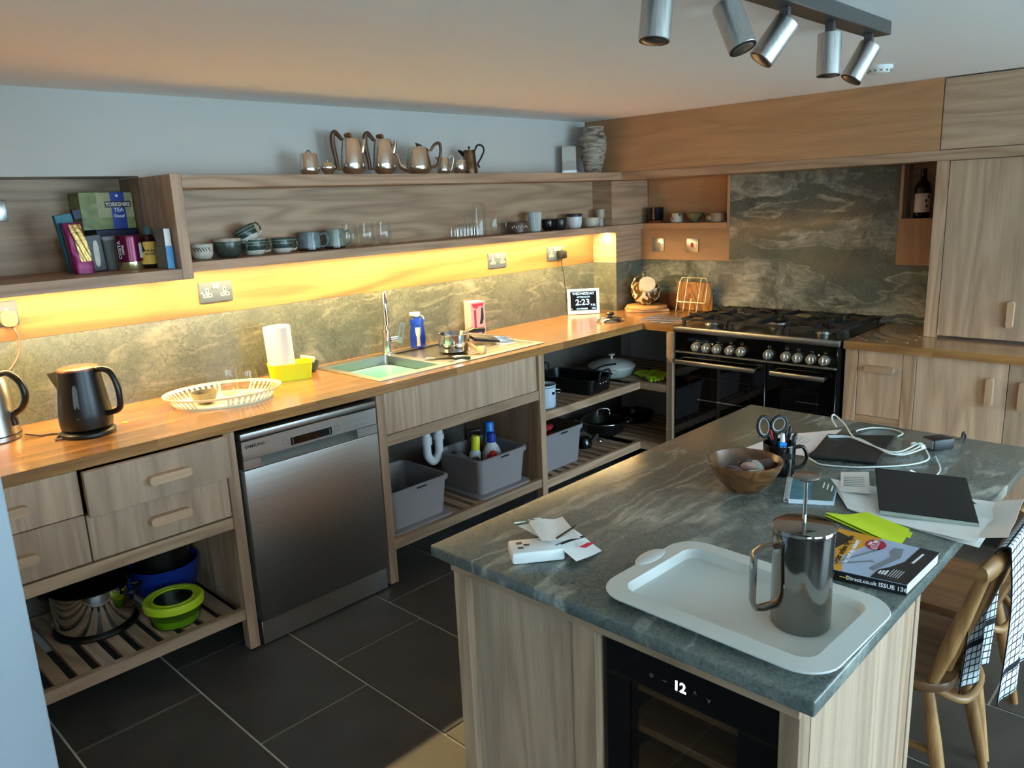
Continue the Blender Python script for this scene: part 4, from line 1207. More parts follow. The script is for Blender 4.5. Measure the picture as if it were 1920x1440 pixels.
for i in range(9):
    t = i / 9.0
    a = Vector((-2.33, -2.42, 0)).lerp(Vector((-2.305, -2.50, 0)), t)
    part(fo, 'ridge', M().tube([(a.x, a.y, HI + 0.0088), (a.x + 0.06, a.y + 0.012, HI + 0.0088)], 0.0011, 6), 'black_plastic')
part(fo, 'spine', M().tube([(-2.397, -2.405, HI + 0.0065), (-2.352, -2.555, HI + 0.0065)], 0.0058, 10), 'folder_black')
ch = T('usb_charger', 'black multi-port charger block with white plugs', 'charger', (-2.1, -2.63, HI))
m = M().box(-0.033, 0.033, -0.024, 0.024, 0.0005, 0.03, 0.003, 2).rot(math.radians(-32), 'Z').move(-2.105, -2.638, HI); part(ch, 'block', m, 'charger_black')
m = M().box(-0.0355, -0.0332, -0.020, 0.020, 0.004, 0.027).rot(math.radians(-32), 'Z').move(-2.105, -2.638, HI); part(ch, 'port_face', m, 'grey_print')
cz = HI + 0.003
cab = [
    ([(-2.395, -2.39, cz), (-2.42, -2.42, cz), (-2.437, -2.449, cz), (-2.42, -2.50, cz), (-2.393, -2.544, cz), (-2.312, -2.623, cz), (-2.246, -2.655, cz + 0.004), (-2.18, -2.63, cz + 0.008)], 'white cable looping in front of the black folder'),
    ([(-2.115, -2.42, cz + .008), (-2.089, -2.413, cz + .004), (-2.027, -2.432, cz), (-2.007, -2.48, cz), (-2.042, -2.525, cz + .004), (-2.10, -2.53, cz + .008)], 'white cable loop curling behind the black folder'),
    ([(-2.115, -2.36, cz + .012), (-2.075, -2.33, cz + 0.02), (-2.043, -2.318, cz + .026), (-2.03, -2.325, cz + .02), (-2.087, -2.375, cz + .014), (-2.179, -2.435, cz + .010), (-2.232, -2.513, cz + .009), (-2.262, -2.566, cz + .006), (-2.219, -2.593, cz + .004), (-2.160, -2.612, cz + .012)], 'white cable with a raised loop crossing the folder'),
    ([(-2.211, -2.373, cz + .010), (-2.192, -2.425, cz + .012), (-2.226, -2.497, cz + .010), (-2.236, -2.571, cz + .005), (-2.146, -2.602, cz + .014)], 'white cable running straight over the folder'),
    ([(-2.211, -2.376, cz + .006), (-2.179, -2.443, cz + .008), (-2.247, -2.533, cz + .009), (-2.246, -2.588, cz + .003), (-2.168, -2.625, cz + .010)], 'lowest white cable over the folder to the charger'),
]
for pts, lab in cab:
    solo('usb_cable', M().tube(cr(pts, 8), 0.0022, 8), 'cable_white', lab, 'cable', pts[0], group='white charging cables', smooth=80)
for q in ((-2.158, -2.598), (-2.152, -2.612), (-2.166, -2.622)):
    part(ch, 'plug', M().box(-0.016, 0.0, -0.005, 0.005, 0.009, 0.018, 0.002).rot(math.radians(-32), 'Z').move(q[0] + 0.012, q[1] + 0.004, HI), 'cable_white')
solo('power_cord', M().tube(cr([(-2.075, -2.658, HI + 0.014), (-2.03, -2.675, HI + 0.012), (-1.99, -2.67, HI + 0.02), (-1.968, -2.668, HI + 0.012), (-1.955, -2.67, HI - 0.02), (-1.953, -2.67, HI - 0.2)], 6), 0.0032, 8), 'cable_black', 'black power cord dropping over the island edge', 'cable', (-2.045, -2.665, HI), smooth=80)

# spiral notebook
nbk = T('spiral_notebook', 'teal spiral notebook lying behind the coffee press', 'notebook', (-2.62, -2.51, HI))
q = [(-2.738, -2.498), (-2.69, -2.585), (-2.535, -2.535), (-2.59, -2.44)]
part(nbk, 'pages', M().prism(q, HI + 0.0008, HI + 0.011), 'page_edge', smooth=0)
qc = [(-2.736, -2.499), (-2.69, -2.583), (-2.537, -2.535), (-2.59, -2.442)]
part(nbk, 'cover', M().prism(qc, HI + 0.0111, HI + 0.0122), 'notebook_teal', smooth=0)
a, b = Vector((-2.672, -2.548, 0)), Vector((-2.60, -2.525, 0))
part(nbk, 'cover_patch', M().prism([(-2.715, -2.54), (-2.692, -2.58), (-2.545, -2.534), (-2.57, -2.485)], HI + 0.0123, HI + 0.0126), 'notebook_sage', smooth=0)
for i in range(3):
    y_ = i * 0.012
    part(nbk, 'cover_stripe', M().tube([(-2.635 + y_ * .4, -2.556 + y_, HI + 0.0129), (-2.60 + y_ * .4, -2.545 + y_, HI + 0.0129)], 0.0016, 4), 'white_print')
sa, sb = Vector((-2.742, -2.494, 0)), Vector((-2.594, -2.434, 0))
sp_pts = []
for i in range(14 * 10 + 1):
    t = i / 140; p = sa.lerp(sb, t); an = 2 * PI * 14 * t
    dd = Vector((0.37, -0.93, 0)) * 0.0062 * math.cos(an)
    sp_pts.append((p.x + dd.x, p.y + dd.y, HI + 0.0075 + 0.0065 * math.sin(an)))
part(nbk, 'spiral_wire', M().tube(sp_pts, 0.001, 5), 'white_plastic', smooth=80)

# opened paper envelope under the tablet
en = T('paper_envelope', 'torn-open white envelope lying under the tablet', 'envelope', (-2.6, -2.7, HI))
part(en, 'back_sheet', quad_sheet((-2.552, -2.515), (-2.70, -2.62), (-2.735, -2.895), (-2.47, -2.885), HI + 0.003, waves=lambda u, v: 0.004 * math.sin(3 * u + 2 * v) + 0.003), 'paper_white')
part(en, 'front_sheet', quad_sheet((-2.552, -2.52), (-2.70, -2.625), (-2.735, -2.89), (-2.60, -2.88), HI + 0.008, waves=lambda u, v: 0.005 * math.sin(4 * u + 3 * v) * u + 0.006 * (1 - u)), 'paper_white')
part(en, 'torn_flap', M().sheet(lambda u, v: (-2.455 - 0.245 * u - 0.015 * v, -2.862 - 0.022 * u - 0.055 * v, HI + 0.006 + 0.022 * v + 0.004 * math.sin(9 * u)), 12, 5, 0.0005), 'paper_white')
part(en, 'letter', quad_sheet((-2.50, -2.525), (-2.63, -2.575), (-2.62, -2.64), (-2.475, -2.585), HI + 0.016, waves=lambda u, v: 0.006 * v), 'paper_white')
for i in range(6):
    t = 0.15 + 0.13 * i
    a = Vector((-2.52, -2.54, 0)).lerp(Vector((-2.61, -2.575, 0)), t); b = a + Vector((0.012, -0.045, 0))
    part(en, 'print_line', M().tube([(a.x, a.y, HI + 0.0172), (b.x, b.y, HI + 0.0212)], 0.0007, 4), 'icon_grey')
# tablet propped up on its case
tb = T('tablet', 'black tablet propped up on the white envelope', 'tablet', (-2.63, -2.77, HI))
def tab(u, v, d=0.0):
    bl = Vector((-2.693, -2.687, HI + 0.0165)); br = Vector((-2.641, -2.871, HI + 0.0165))
    rdir = (br - bl); up = Vector((0.151, 0.066, 0.041)).normalized()
    nrm = rdir.cross(up).normalized()
    return bl + rdir * u + up * (0.172 * v) + nrm * d
def slab(d0, d1, i=0.0, i2=0.0):
    c = [(i, i2), (1 - i, i2), (1 - i, 1 - i2), (i, 1 - i2)]
    v = [tab(a, b, d0) for a, b in c] + [tab(a, b, d1) for a, b in c]
    return M().add(v, [(3, 2, 1, 0), (4, 5, 6, 7), (0, 1, 5, 4), (1, 2, 6, 5), (2, 3, 7, 6), (3, 0, 4, 7)])
part(tb, 'case', slab(-0.008, -0.0005), 'tablet_case', smooth=0)
part(tb, 'screen', slab(-0.0003, 0.0012, 0.004, 0.004), 'tablet_glass', smooth=0)
part(tb, 'edge_bar', M().tube([tab(0.0, -0.02, -0.003), tab(1.0, -0.02, -0.003)], 0.0045, 8), 'silver_edge')
part(tb, 'stand_flap', M().add([tab(0.1, 0.75, -0.009), tab(0.9, 0.75, -0.009), (-2.53, -2.84, HI + 0.016), (-2.58, -2.66, HI + 0.016)], [(0, 1, 2, 3)]), 'tablet_case', smooth=0)
part(tb, 'charging_cable', M().tube(cr([tab(0.42, 1.0, -0.004), tab(0.42, 1.15, -0.012), (-2.45, -2.70, HI + 0.03), (-2.38, -2.705, HI + 0.006), (-2.30, -2.70, HI + 0.004), (-2.20, -2.66, HI + 0.004)], 6), 0.0018, 7), 'cable_white', smooth=80)

# yellow papers and trade catalogue
yp = T('yellow_paper', 'bright yellow folded paper beside the catalogue', 'paper', (-2.75, -2.7, HI))
for k, (dz, dx) in enumerate(((0.001, 0.0), (0.0045, 0.008))):
    part(yp, 'leaf', quad_sheet((-2.765 + dx, -2.592), (-2.705 + dx, -2.66), (-2.742 + dx, -2.772 + dx), (-2.845 + dx, -2.785 + dx), HI + dz, waves=lambda u, v: 0.003 * math.sin(5 * u + 2)), 'neon_yellow')
bk = T('trade_catalogue', 'thick orange and black tool catalogue near the island edge', 'catalogue', (-2.94, -2.75, HI))
b00, b10, b11, b01 = (-3.05, -2.69), (-3.024, -2.85), (-2.852, -2.855), (-2.855, -2.66)
def bq(u, v):
    a = Vector(b00).lerp(Vector(b10), u); b = Vector(b01).lerp(Vector(b11), u); return a.lerp(b, v)
def bpoly(pts, z0, z1, mat, nm):
    P = [bq(*p) for p in pts]
    return part(bk, nm, M().prism([(p.x, p.y) for p in P], z0, z1), mat, smooth=0)
z0 = HI + 0.0005
bpoly([(0, 0.012), (0.99, 0.012), (0.99, 0.98), (0, 0.98)], z0 + 0.0008, z0 + 0.0205, 'page_edge', 'pages')
bpoly([(0, 0), (1, 0), (1, 1), (0, 1)], z0, z0 + 0.0007, 'black_print', 'back_cover')
bpoly([(0, 0), (1, 0), (1, 0.011), (0, 0.011)], z0 + 0.0008, z0 + 0.0205, 'black_print', 'spine')
zt = z0 + 0.0206
cv = bpoly([(0, 0), (1, 0), (1, 1), (0, 1)], zt, zt + 0.0008, 'blue_print', 'front_cover')
zt += 0.0009
def bp2(pts, mat, nm, dz=0.0):
    P = [bq(*p) for p in pts]
    return part(cv, nm, M().prism([(p.x, p.y) for p in P], zt + dz, zt + dz + 0.0002), mat, smooth=0)
bp2([(-0.0, 0.0), (0.32, 0.0), (0.22, 0.35), (0.45, 1.0), (0.0, 1.0)], 'orange_print', 'print_area')
bp2([(0.0, 0.3), (0.06, 0.34), (0.2, 0.82), (0.04, 0.9), (0.0, 0.88)], 'black_print', 'print_area', 0.0003)
bp2([(0.62, 0.0), (1.0, 0.0), (1.0, 1.0), (0.82, 1.0), (0.80, 0.55), (0.72, 0.34), (0.64, 0.22)], 'black_print', 'print_area', 0.0003)
el = [(0.44 + 0.10 * math.cos(t * PI / 10), 0.80 + 0.14 * math.sin(t * PI / 10)) for t in range(20)]
bp2(el, 'red_print', 'print_badge', 0.0004)
rdir = (Vector(b01) - Vector(b00)).to_3d().normalized(); udir = Vector((-rdir.y, rdir.x, 0)) 
def btxt(s, u, v, size, mat, nm='lettering', sq=1.0):
    p = bq(u, v); txt(cv, nm, s, size, mat, (p.x, p.y, zt + 0.0007), rdir, udir, squeeze=sq, bold=True)
btxt('Order online by 9pm', 0.185, 0.5, 0.0165, 'ink_black', sq=1.05)
btxt('for next day delivery', 0.27, 0.5, 0.0135, 'white_print', sq=1.05)
btxt('Only', 0.385, 0.80, 0.010, 'white_print'); btxt('£11.99', 0.44, 0.80, 0.0165, 'white_print')
for i in range(3): bp2([(0.66 + i * 0.03, 0.12), (0.68 + i * 0.03, 0.12), (0.68 + i * 0.03, 0.2 + 0.02 * i), (0.66 + i * 0.03, 0.2 + 0.02 * i)], 'white_print', 'print_figure', 0.0006)
for i in range(5): bp2([(0.765 + i * 0.025, 0.1), (0.77 + i * 0.025, 0.1), (0.775 + i * 0.025, 0.3), (0.77 + i * 0.025, 0.3)], 'white_print', 'print_figure', 0.0006)
bp2([(0.86, 0.55), (0.885, 0.55), (0.9, 0.85), (0.88, 0.85)], 'white_print', 'print_figure', 0.0006)
bp2([(0.20, 0.16), (0.22, 0.22), (0.50, 0.74), (0.52, 0.70)], 'grey_print', 'print_figure', 0.0004)
bp2([(0.24, 0.14), (0.25, 0.19), (0.52, 0.40), (0.56, 0.36), (0.5, 0.34)], 'grey_print', 'print_figure', 0.0005)
bp2([(0.55, 0.2), (0.60, 0.16), (0.74, 0.62), (0.70, 0.86), (0.62, 0.84), (0.60, 0.7), (0.65, 0.6)], 'grey_print', 'print_figure', 0.0005)
sr = (Vector(b10) - Vector(b00)).to_3d().normalized()
def stxt(s, u, size, mat, z=0.0):
    p = Vector(b00).lerp(Vector(b10), u); n = Vector((sr.y, -sr.x, 0))
    if n.x > 0: n = -n
    txt(bk, 'spine_lettering', s, size, mat, (p.x + n.x * 0.0004, p.y + n.y * 0.0004, z0 + 0.0105 + z), sr, (0, 0, 1), bold=True)
stxt('3 6B 21', 0.14, 0.011, 'white_print'); stxt('Direct.co.uk', 0.53, 0.0105, 'white_print'); stxt('ISSUE 136', 0.86, 0.0115, 'white_print')
_p = Vector(b00).lerp(Vector(b10), 0.30); _q = Vector(b00).lerp(Vector(b10), 0.42)
part(bk, 'spine_print', M().tube([(_p.x - 0.0004, _p.y, z0 + 0.010), (_q.x - 0.0004, _q.y, z0 + 0.010)], 0.0012, 4), 'gold_print')

# leaflets and adapter near the island's left corner
lf = T('seed_leaflet', 'white leaflet with a dark green header on the island corner', 'leaflet', (-3.26, -2.21, HI))
def lz(u, v): return 0.031 - 0.006 * u + 0.002 * math.sin(9 * v + 3 * u) - 0.055 * max(0.0, v - 0.55) ** 1.3
lq = [(-3.281, -2.112), (-3.203, -2.138), (-3.221, -2.318), (-3.305, -2.318)]
def lsheet(v0, v1, z, th=0.0005):
    a, b, c, d = (Vector((p[0], p[1], 0)) for p in lq)
    def fn(u, v):
        w = v0 + (v1 - v0) * v; p = a.lerp(b, u).lerp(d.lerp(c, u), w); return (p.x, p.y, HI + z + lz(u, w))
    return M().sheet(fn, 8, 12, th)
part(lf, 'sheet', lsheet(0.125, 1.0, 0), 'paper_white')
part(lf, 'header_band', lsheet(0.0, 0.123, 0), 'green_print')
part(lf, 'print_band', lsheet(0.70, 0.735, 0.0007, 0.0003), 'ink_black')
part(lf, 'logo', M().sheet(lambda u, v: (-3.272 + 0.03 * u + 0.012 * v, -2.298 - 0.009 * v + 0.0 * u, HI + 0.0105 + lz(0.3, 0.92) - 0.003 * v), 4, 3, 0.0004), 'red_bright')
for k, (t0, t1) in enumerate(((0.08, 0.42), (0.48, 0.62), (0.66, 0.9))):
    a = Vector((-3.285, -2.122, 0)).lerp(Vector((-3.208, -2.148, 0)), t0); b = Vector((-3.285, -2.122, 0)).lerp(Vector((-3.208, -2.148, 0)), t1)
    part(lf, 'header_print', M().tube([(a.x, a.y, HI + 0.034), (b.x, b.y, HI + 0.030)], 0.0022 if k == 0 else 0.0012, 4), 'white_print')
l2 = T('seed_leaflet', 'crumpled glossy leaflet lying over the green-headed one', 'leaflet', (-3.27, -2.23, HI))
part(l2, 'sheet', quad_sheet((-3.262, -2.150), (-3.19, -2.185), (-3.255, -2.29), (-3.325, -2.245), HI + 0.037, waves=lambda u, v: 0.004 * math.sin(6 * u) * (1 - v) + 0.006 * (1 - u) * v), 'paper_white')
part(l2, 'print_band', quad_sheet((-3.218, -2.245), (-3.222, -2.252), (-3.298, -2.262), (-3.293, -2.255), HI + 0.0415, th=0.0003), 'ink_black')
ad = T('plug_adapter', 'white plastic socket adapter under the leaflets', 'adapter', (-3.33, -2.22, HI))
m = M().box(-0.055, 0.055, -0.034, 0.034, 0.0005, 0.027, 0.006, 2).rot(math.radians(-38), 'Z').move(-3.318, -2.222, HI); part(ad, 'block', m, 'white_plastic')
for dx_, dy_ in ((-0.034, 0.012), (-0.034, -0.012), (-0.02, 0.0)):
    m = M().box(dx_ - 0.006, dx_ + 0.006, dy_ - 0.004, dy_ + 0.004, 0.0272, 0.0276).rot(math.radians(-38), 'Z').move(-3.318, -2.222, HI); part(ad, 'socket_hole', m, 'black_plastic')
# ------------------------------------------------------------------ sink, tap and things on the worktop
sk = T('inset_sink', 'steel inset sink with a bowl and ribbed drainer', 'sink', (-1.95, -0.31, H))
sx0, sx1, sy0, sy1 = -2.478, -1.42, -0.568, -0.056
bx0, bx1, by0, by1 = -2.443, -2.098, -0.52, -0.115
def rim_with_holes():
    bm = bmesh.new()
    dx0, dx1, dy0, dy1 = -2.05, -1.455, -0.535, -0.095
    xs = [sx0, bx0, bx1, dx0, dx1, sx1]; ys = [sy0, -0.535, by0, by1, -0.095, sy1]
    for i in range(5):
        for j in range(5):
            xa, xb, ya, yb = xs[i], xs[i + 1], ys[j], ys[j + 1]
            inb = xa >= bx0 - 1e-6 and xb <= bx1 + 1e-6 and ya >= by0 - 1e-6 and yb <= by1 + 1e-6
            ind = xa >= dx0 - 1e-6 and xb <= dx1 + 1e-6 and ya >= dy0 - 1e-6 and yb <= dy1 + 1e-6
            if inb or ind: continue
            bm.faces.new([bm.verts.new(p) for p in ((xa, ya, H + 0.004), (xb, ya, H + 0.004), (xb, yb, H + 0.004), (xa, yb, H + 0.004))])
    bmesh.ops.remove_doubles(bm, verts=bm.verts[:], dist=1e-5)
    r = bmesh.ops.extrude_face_region(bm, geom=bm.faces[:])
    for v in [g for g in r['geom'] if isinstance(g, bmesh.types.BMVert)]: v.co.z -= 0.0035
    return M().bm(bm)
part(sk, 'rim', rim_with_holes(), 'steel_x', smooth=0)
m = M(); tub(m, [(rrect(bx0 - .001, bx1 + .001, by0 - .001, by1 + .001, 0.012), H + 0.0035), (rrect(bx0 + .008, bx1 - .008, by0 + .008, by1 - .008, 0.03), 0.74), (rrect(bx0 + .03, bx1 - .03, by0 + .03, by1 - .03, 0.03), 0.725)], None)
m.f = [q for q in m.f if len(q) == 4 or all(abs(m.v[i].z - 0.725) < 1e-4 for i in q)]
part(sk, 'bowl', m, 'satin_steel')
m = M(); m.sheet(lambda u, v: (-2.05 + 0.595 * u, -0.535 + 0.44 * v, H + 0.0005 - 0.006 * (1 - u) - (0.002 if (int(v * 24) % 2 and 0.2 < u < 0.95) else 0)), 12, 48)
part(sk, 'drainer', m, 'satin_steel', smooth=20)
wb = T('washing_up_bowl', 'pale aqua plastic washing-up bowl inside the sink', 'basin', (-2.27, -0.32, 0.74))
m = M(); R = lambda i, z, r: (rrect(-2.428 + i, -2.113 - i, -0.505 + i, -0.135 - i, r), z)
tub(m, [R(0.03, 0.7415, 0.05), R(0.0, 0.862, 0.07), R(-0.004, 0.866, 0.07), R(0.0, 0.868, 0.07), R(0.006, 0.863, 0.065), R(0.036, 0.747, 0.045)], None)
part(wb, 'basin_body', m, 'aqua_plastic')

tp = T('mixer_tap', 'tall chrome swan-neck mixer tap behind the sink', 'tap', (-2.068, -0.085, H))
tx, ty = -2.068, -0.088
part(tp, 'base', M().lathe([(0, 0.0042), (0.027, 0.0042), (0.027, 0.012), (0.0215, 0.015), (0.0215, 0.11), (0.0235, 0.112), (0.0235, 0.125), (0.013, 0.127), (0, 0.127)], 24, (tx, ty, H)), 'chrome')
dv = Vector((-0.56, -0.83, 0)).normalized()
pts = [Vector((tx, ty, H + 0.127)), Vector((tx, ty, H + 0.20)), Vector((tx, ty, H + 0.255))]
for a in range(0, 181, 18):
    t = math.radians(a); pts.append(Vector((tx, ty, H + 0.262)) + dv * (0.062 * (1 - math.cos(t))) + Vector((0, 0, 0.062 * math.sin(t))))
pts.append(pts[-1] + Vector((0, 0, -0.02)))
part(tp, 'neck', M().tube(pts, 0.0115, 14), 'chrome', smooth=60)
part(tp, 'nozzle', M().tube([pts[-1], pts[-1] + Vector((0, 0, -0.075))], [0.0145, 0.0135], 16), 'chrome')
part(tp, 'lever_hub', M().cyl((tx + 0.018, ty - 0.01, H + 0.075), (tx + 0.05, ty - 0.025, H + 0.078), 0.0135), 'chrome')
lm = M()
for q in ((-0.013, 0.013, 0.0, 0.028), (-0.013, 0.013, 0.09, 0.102), (-0.013, -0.006, 0.028, 0.09), (0.006, 0.013, 0.028, 0.09)):
    lm.box(q[0], q[1], -0.003, 0.003, q[2], q[3])
lm.rot(0.22, 'Y').rot(-0.7, 'Z').move(tx + 0.058, ty - 0.03, H + 0.055)
part(tp, 'lever', lm, 'satin_steel', smooth=0)

# spray bottle
sb = T('spray_bottle', 'blue cleaning spray bottle standing behind the sink', 'bottle', (-1.86, -0.085, H))
def body(prof, n, cx, cy, z, sx, sy, rz): 
    m = M(); m.lathe(prof, n, (0, 0, 0), sx, sy); return m.rot(rz, 'Z').move(cx, cy, z)
part(sb, 'bottle_body', body([(0, 0.0005), (0.036, 0.0005), (0.04, 0.004), (0.041, 0.06), (0.036, 0.10), (0.034, 0.118), (0.038, 0.145), (0.034, 0.152), (0.015, 0.155), (0.014, 0.165), (0, 0.165)], 28, -1.86, -0.08, H, 1, 0.55, -0.55), 'spray_blue')
lbm = M(); lbm.sheet(lambda u, v: ((u - 0.5) * 0.056 * (1 - 0.55 * max(0, v - 0.55)), -0.0232 + 0.028 * (abs(u - 0.5)) ** 2 * 2, 0.012 + 0.098 * v), 10, 8, 0.0004)
part(sb, 'label', lbm.rot(-0.55, 'Z').move(-1.86, -0.08, H), 'spray_label')
part(sb, 'trigger_head', M().box(-0.036, 0.018, -0.010, 0.010, 0.17, 0.188, 0.004, 2).box(-0.012, 0.010, -0.009, 0.009, 0.1655, 0.1705).rot(-0.55, 'Z').move(-1.86, -0.08, H), 'white_plastic')
part(sb, 'trigger', M().tube(cr([(0.012, 0, 0.172), (0.03, 0, 0.165), (0.038, 0, 0.15)], 4), 0.003, 8).rot(-0.55, 'Z').move(-1.86, -0.08, H), 'white_plastic')

# saucepan upside-down-free: steel pan standing on the drainer
sp_ = T('saucepan', 'shiny steel saucepan standing on the drainer', 'saucepan', (-1.82, -0.31, H))
part(sp_, 'pan_body', M().lathe([(0, 0.0012), (0.070, 0.0012), (0.078, 0.006), (0.0785, 0.088), (0.081, 0.0905), (0.0785, 0.091), (0.076, 0.088), (0.075, 0.010), (0, 0.008)], 40, (-1.82, -0.315, H)), 'chrome')
hv = Vector((0.72, 0.22, 0)).normalized(); c0 = Vector((-1.82, -0.315, H))
part(sp_, 'handle', M().tube([c0 + hv * 0.078 + Vector((0, 0, 0.07)), c0 + hv * 0.11 + Vector((0, 0, 0.078)), c0 + hv * 0.2 + Vector((0, 0, 0.082))], [0.007, 0.0085, 0.009], 10, flat=1.6), 'black_plastic')
# washing-up brush
br = T('dish_brush', 'pale wooden dish brush lying by the saucepan', 'brush', (-1.83, -0.46, H))
part(br, 'brush_handle', M().tube(cr([(-1.80, -0.385, H + 0.052), (-1.795, -0.42, H + 0.035), (-1.79, -0.455, H + 0.018)], 4), [0.008] * 9, 8), 'brush_wood')
part(br, 'bristle_head', M().tube([(-1.79, -0.455, H + 0.016), (-1.775, -0.49, H + 0.012)], [0.018, 0.026], 12, flat=0.6), 'sponge')
# knives lying on the rim
for k, (a, b, lab) in enumerate((((-2.085, -0.40), (-1.985, -0.50), 'steel knife with a green handle on the sink rim'), ((-2.05, -0.37), (-1.975, -0.475), 'slim steel knife beside the green-handled one'))):
    kt = T('kitchen_knife', lab, 'knife', (a[0], a[1], H + 0.004))
    a_, b_ = Vector((*a, H + 0.007)), Vector((*b, H + 0.009))
    part(kt, 'blade', M().tube([a_, b_], [0.002, 0.006], 6, flat=2.4 if False else 1.0), 'chrome')
    e = b_ + (b_ - a_).normalized() * 0.075
    part(kt, 'handle', M().tube(cr([b_, b_.lerp(e, 0.5) + Vector((0, 0, 0.003)), e], 4), 0.0075, 8), 'bowl_green' if k == 0 else 'satin_steel')
# cutlery with black handles at the drainer's far end
for k in range(4):
    a = Vector((-1.585 - 0.02 * k, -0.17 - 0.035 * k, H + 0.03)); b = a + Vector((0.10, -0.09, -0.012 - 0.002 * k))
    kt = T('kitchen_knife', ['first', 'second', 'third', 'fourth'][k] + ' black-handled knife from the wall on the drainer', 'knife', a, group='black-handled knives drying on the drainer')
    part(kt, 'handle', M().tube([a, a.lerp(b, 0.5), b], [0.010, 0.011, 0.008], 8, flat=0.7), 'black_plastic')
    part(kt, 'blade', M().tube([b, b + Vector((0.09, -0.03, -0.012))], [0.007, 0.003], 6, flat=0.4), 'chrome')
pk = T('potato_masher', 'black-handled kitchen tool propped on the drainer edge', 'utensil', (-1.52, -0.15, H))
part(pk, 'grip', M().box(-0.045, 0.045, -0.014, 0.014, -0.012, 0.012, 0.004).rot(-0.75, 'Z').move(-1.515, -0.165, H + 0.05), 'black_plastic')
part(pk, 'stem', M().tube([(-1.515, -0.165, H + 0.04), (-1.54, -0.19, H + 0.012)], 0.006, 8), 'satin_steel')
# pink box
pb = T('gift_box', 'tall pink patterned gift box standing against the splashback', 'box', (-1.44, -0.08, H))
def yb(m): return m.rot(-0.20, 'Z').move(-1.445, -0.078, H)
part(pb, 'carton', yb(M().box(-0.046, 0.046, -0.035, 0.035, 0.0005, 0.196, 0.001)), 'pink_card')
part(pb, 'front_print', yb(M().box(-0.046, 0.0462, -0.0358, -0.0352, 0.0, 0.19)), 'pink_face')
part(pb, 'figure_print', yb(M().prism([(0.008, 0.07), (0.016, 0.1), (0.024, 0.16), (0.034, 0.16), (0.036, 0.1), (0.026, 0.07)], -0.0366, -0.036, 'xz')), 'ink_black')
part(pb, 'figure_print', yb(M().box(-0.026, -0.012, -0.0366, -0.036, 0.03, 0.15)), 'red_print')
part(pb, 'figure_print', yb(M().box(0.02, 0.034, -0.0366, -0.036, 0.015, 0.05)), 'ink_black')
part(pb, 'figure_print', yb(M().prism([(-0.04, 0.185), (0.04, 0.185), (0.03, 0.165), (0.01, 0.172), (-0.01, 0.155), (-0.03, 0.165)], -0.0366, -0.036, 'xz')), 'red_bright')

# digital day clock facing the room
ck = T('day_clock', 'white-framed digital day clock showing Wednesday', 'clock', (-0.508, -0.102, H))
ckr = Vector((-0.434 + 0.582, -0.169 + 0.035, 0)).normalized(); cn = Vector((ckr.y, -ckr.x, 0))
if cn.y > 0: cn = -cn
cu3 = (Vector((0, 0, 1)) - cn * 0.12).normalized(); cn = ckr.cross(cu3)
c0 = Vector((-0.508, -0.102, H + 0.0005))
def cbox(a0, a1, z0, z1, d0, d1):
    P = lambda a, z, d: c0 + ckr * a + cu3 * z + cn * d
    v = [P(a, z, d) for d in (d0, d1) for z in (z0, z1) for a in (a0, a1)]
    return M().add(v, [(0, 2, 3, 1), (4, 5, 7, 6), (0, 1, 5, 4), (2, 6, 7, 3), (0, 4, 6, 2), (1, 3, 7, 5)])
part(ck, 'frame', cbox(-0.102, 0.102, 0.003, 0.163, -0.016, 0.0), 'white_plastic', smooth=0)
fc = part(ck, 'screen', cbox(-0.084, 0.084, 0.026, 0.147, 0.0, 0.0008), 'clock_face', smooth=0)
def ctxt(s, a, z, size, sq=1.0): 
    txt(ck, 'screen_lettering', s, size, 'clock_text', c0 + ckr * a + cu3 * z + cn * 0.0012, ckr, cu3, bold=True, squeeze=sq, ext=0.0001)
ctxt('WEDNESDAY', 0.0, 0.132, 0.0235, 1.0); ctxt('AFTERNOON', 0.0, 0.1105, 0.0145, 0.98); ctxt('2:23', -0.006, 0.076, 0.052, 1.05); ctxt('P.M.', 0.062, 0.058, 0.019); ctxt('NOVEMBER', -0.01, 0.036, 0.0135, 1.05); ctxt('2022', 0.066, 0.037, 0.0135); ctxt('9', -0.077, 0.035, 0.014)

# pan lid on the worktop
pl_ = T('pan_lid', 'steel pan lid with a black knob on the worktop corner', 'pan lid', (-0.655, -0.42, H))
part(pl_, 'lid_dome', M().lathe([(0.083, 0.0005), (0.086, 0.003), (0.08, 0.012), (0.06, 0.021), (0.03, 0.027), (0, 0.029)], 36, (-0.655, -0.42, H)), 'chrome')
part(pl_, 'knob', M().lathe([(0, 0.0292), (0.012, 0.0292), (0.012, 0.036), (0.024, 0.04), (0.026, 0.047), (0.02, 0.053), (0, 0.055)], 20, (-0.655, -0.42, H)), 'black_plastic')

# boards in the corner
solo('chopping_board', M().box(-0.135, 0.135, -0.12, 0.12, 0.0005, 0.016, 0.003).rot(-0.85, 'Z').move(-0.155, -0.335, H), 'board_pale', 'rectangular pale board at the bottom of the corner stack', 'chopping board', (-0.155, -0.335, H))
solo('chopping_board', M().lathe([(0, 0.0165), (0.128, 0.0165), (0.132, 0.02), (0.132, 0.031), (0.127, 0.035), (0, 0.035)], 48, (-0.165, -0.345, H)), 'board_pale', 'round pale board under the patterned jug', 'chopping board', (-0.165, -0.345, H + 0.0165))
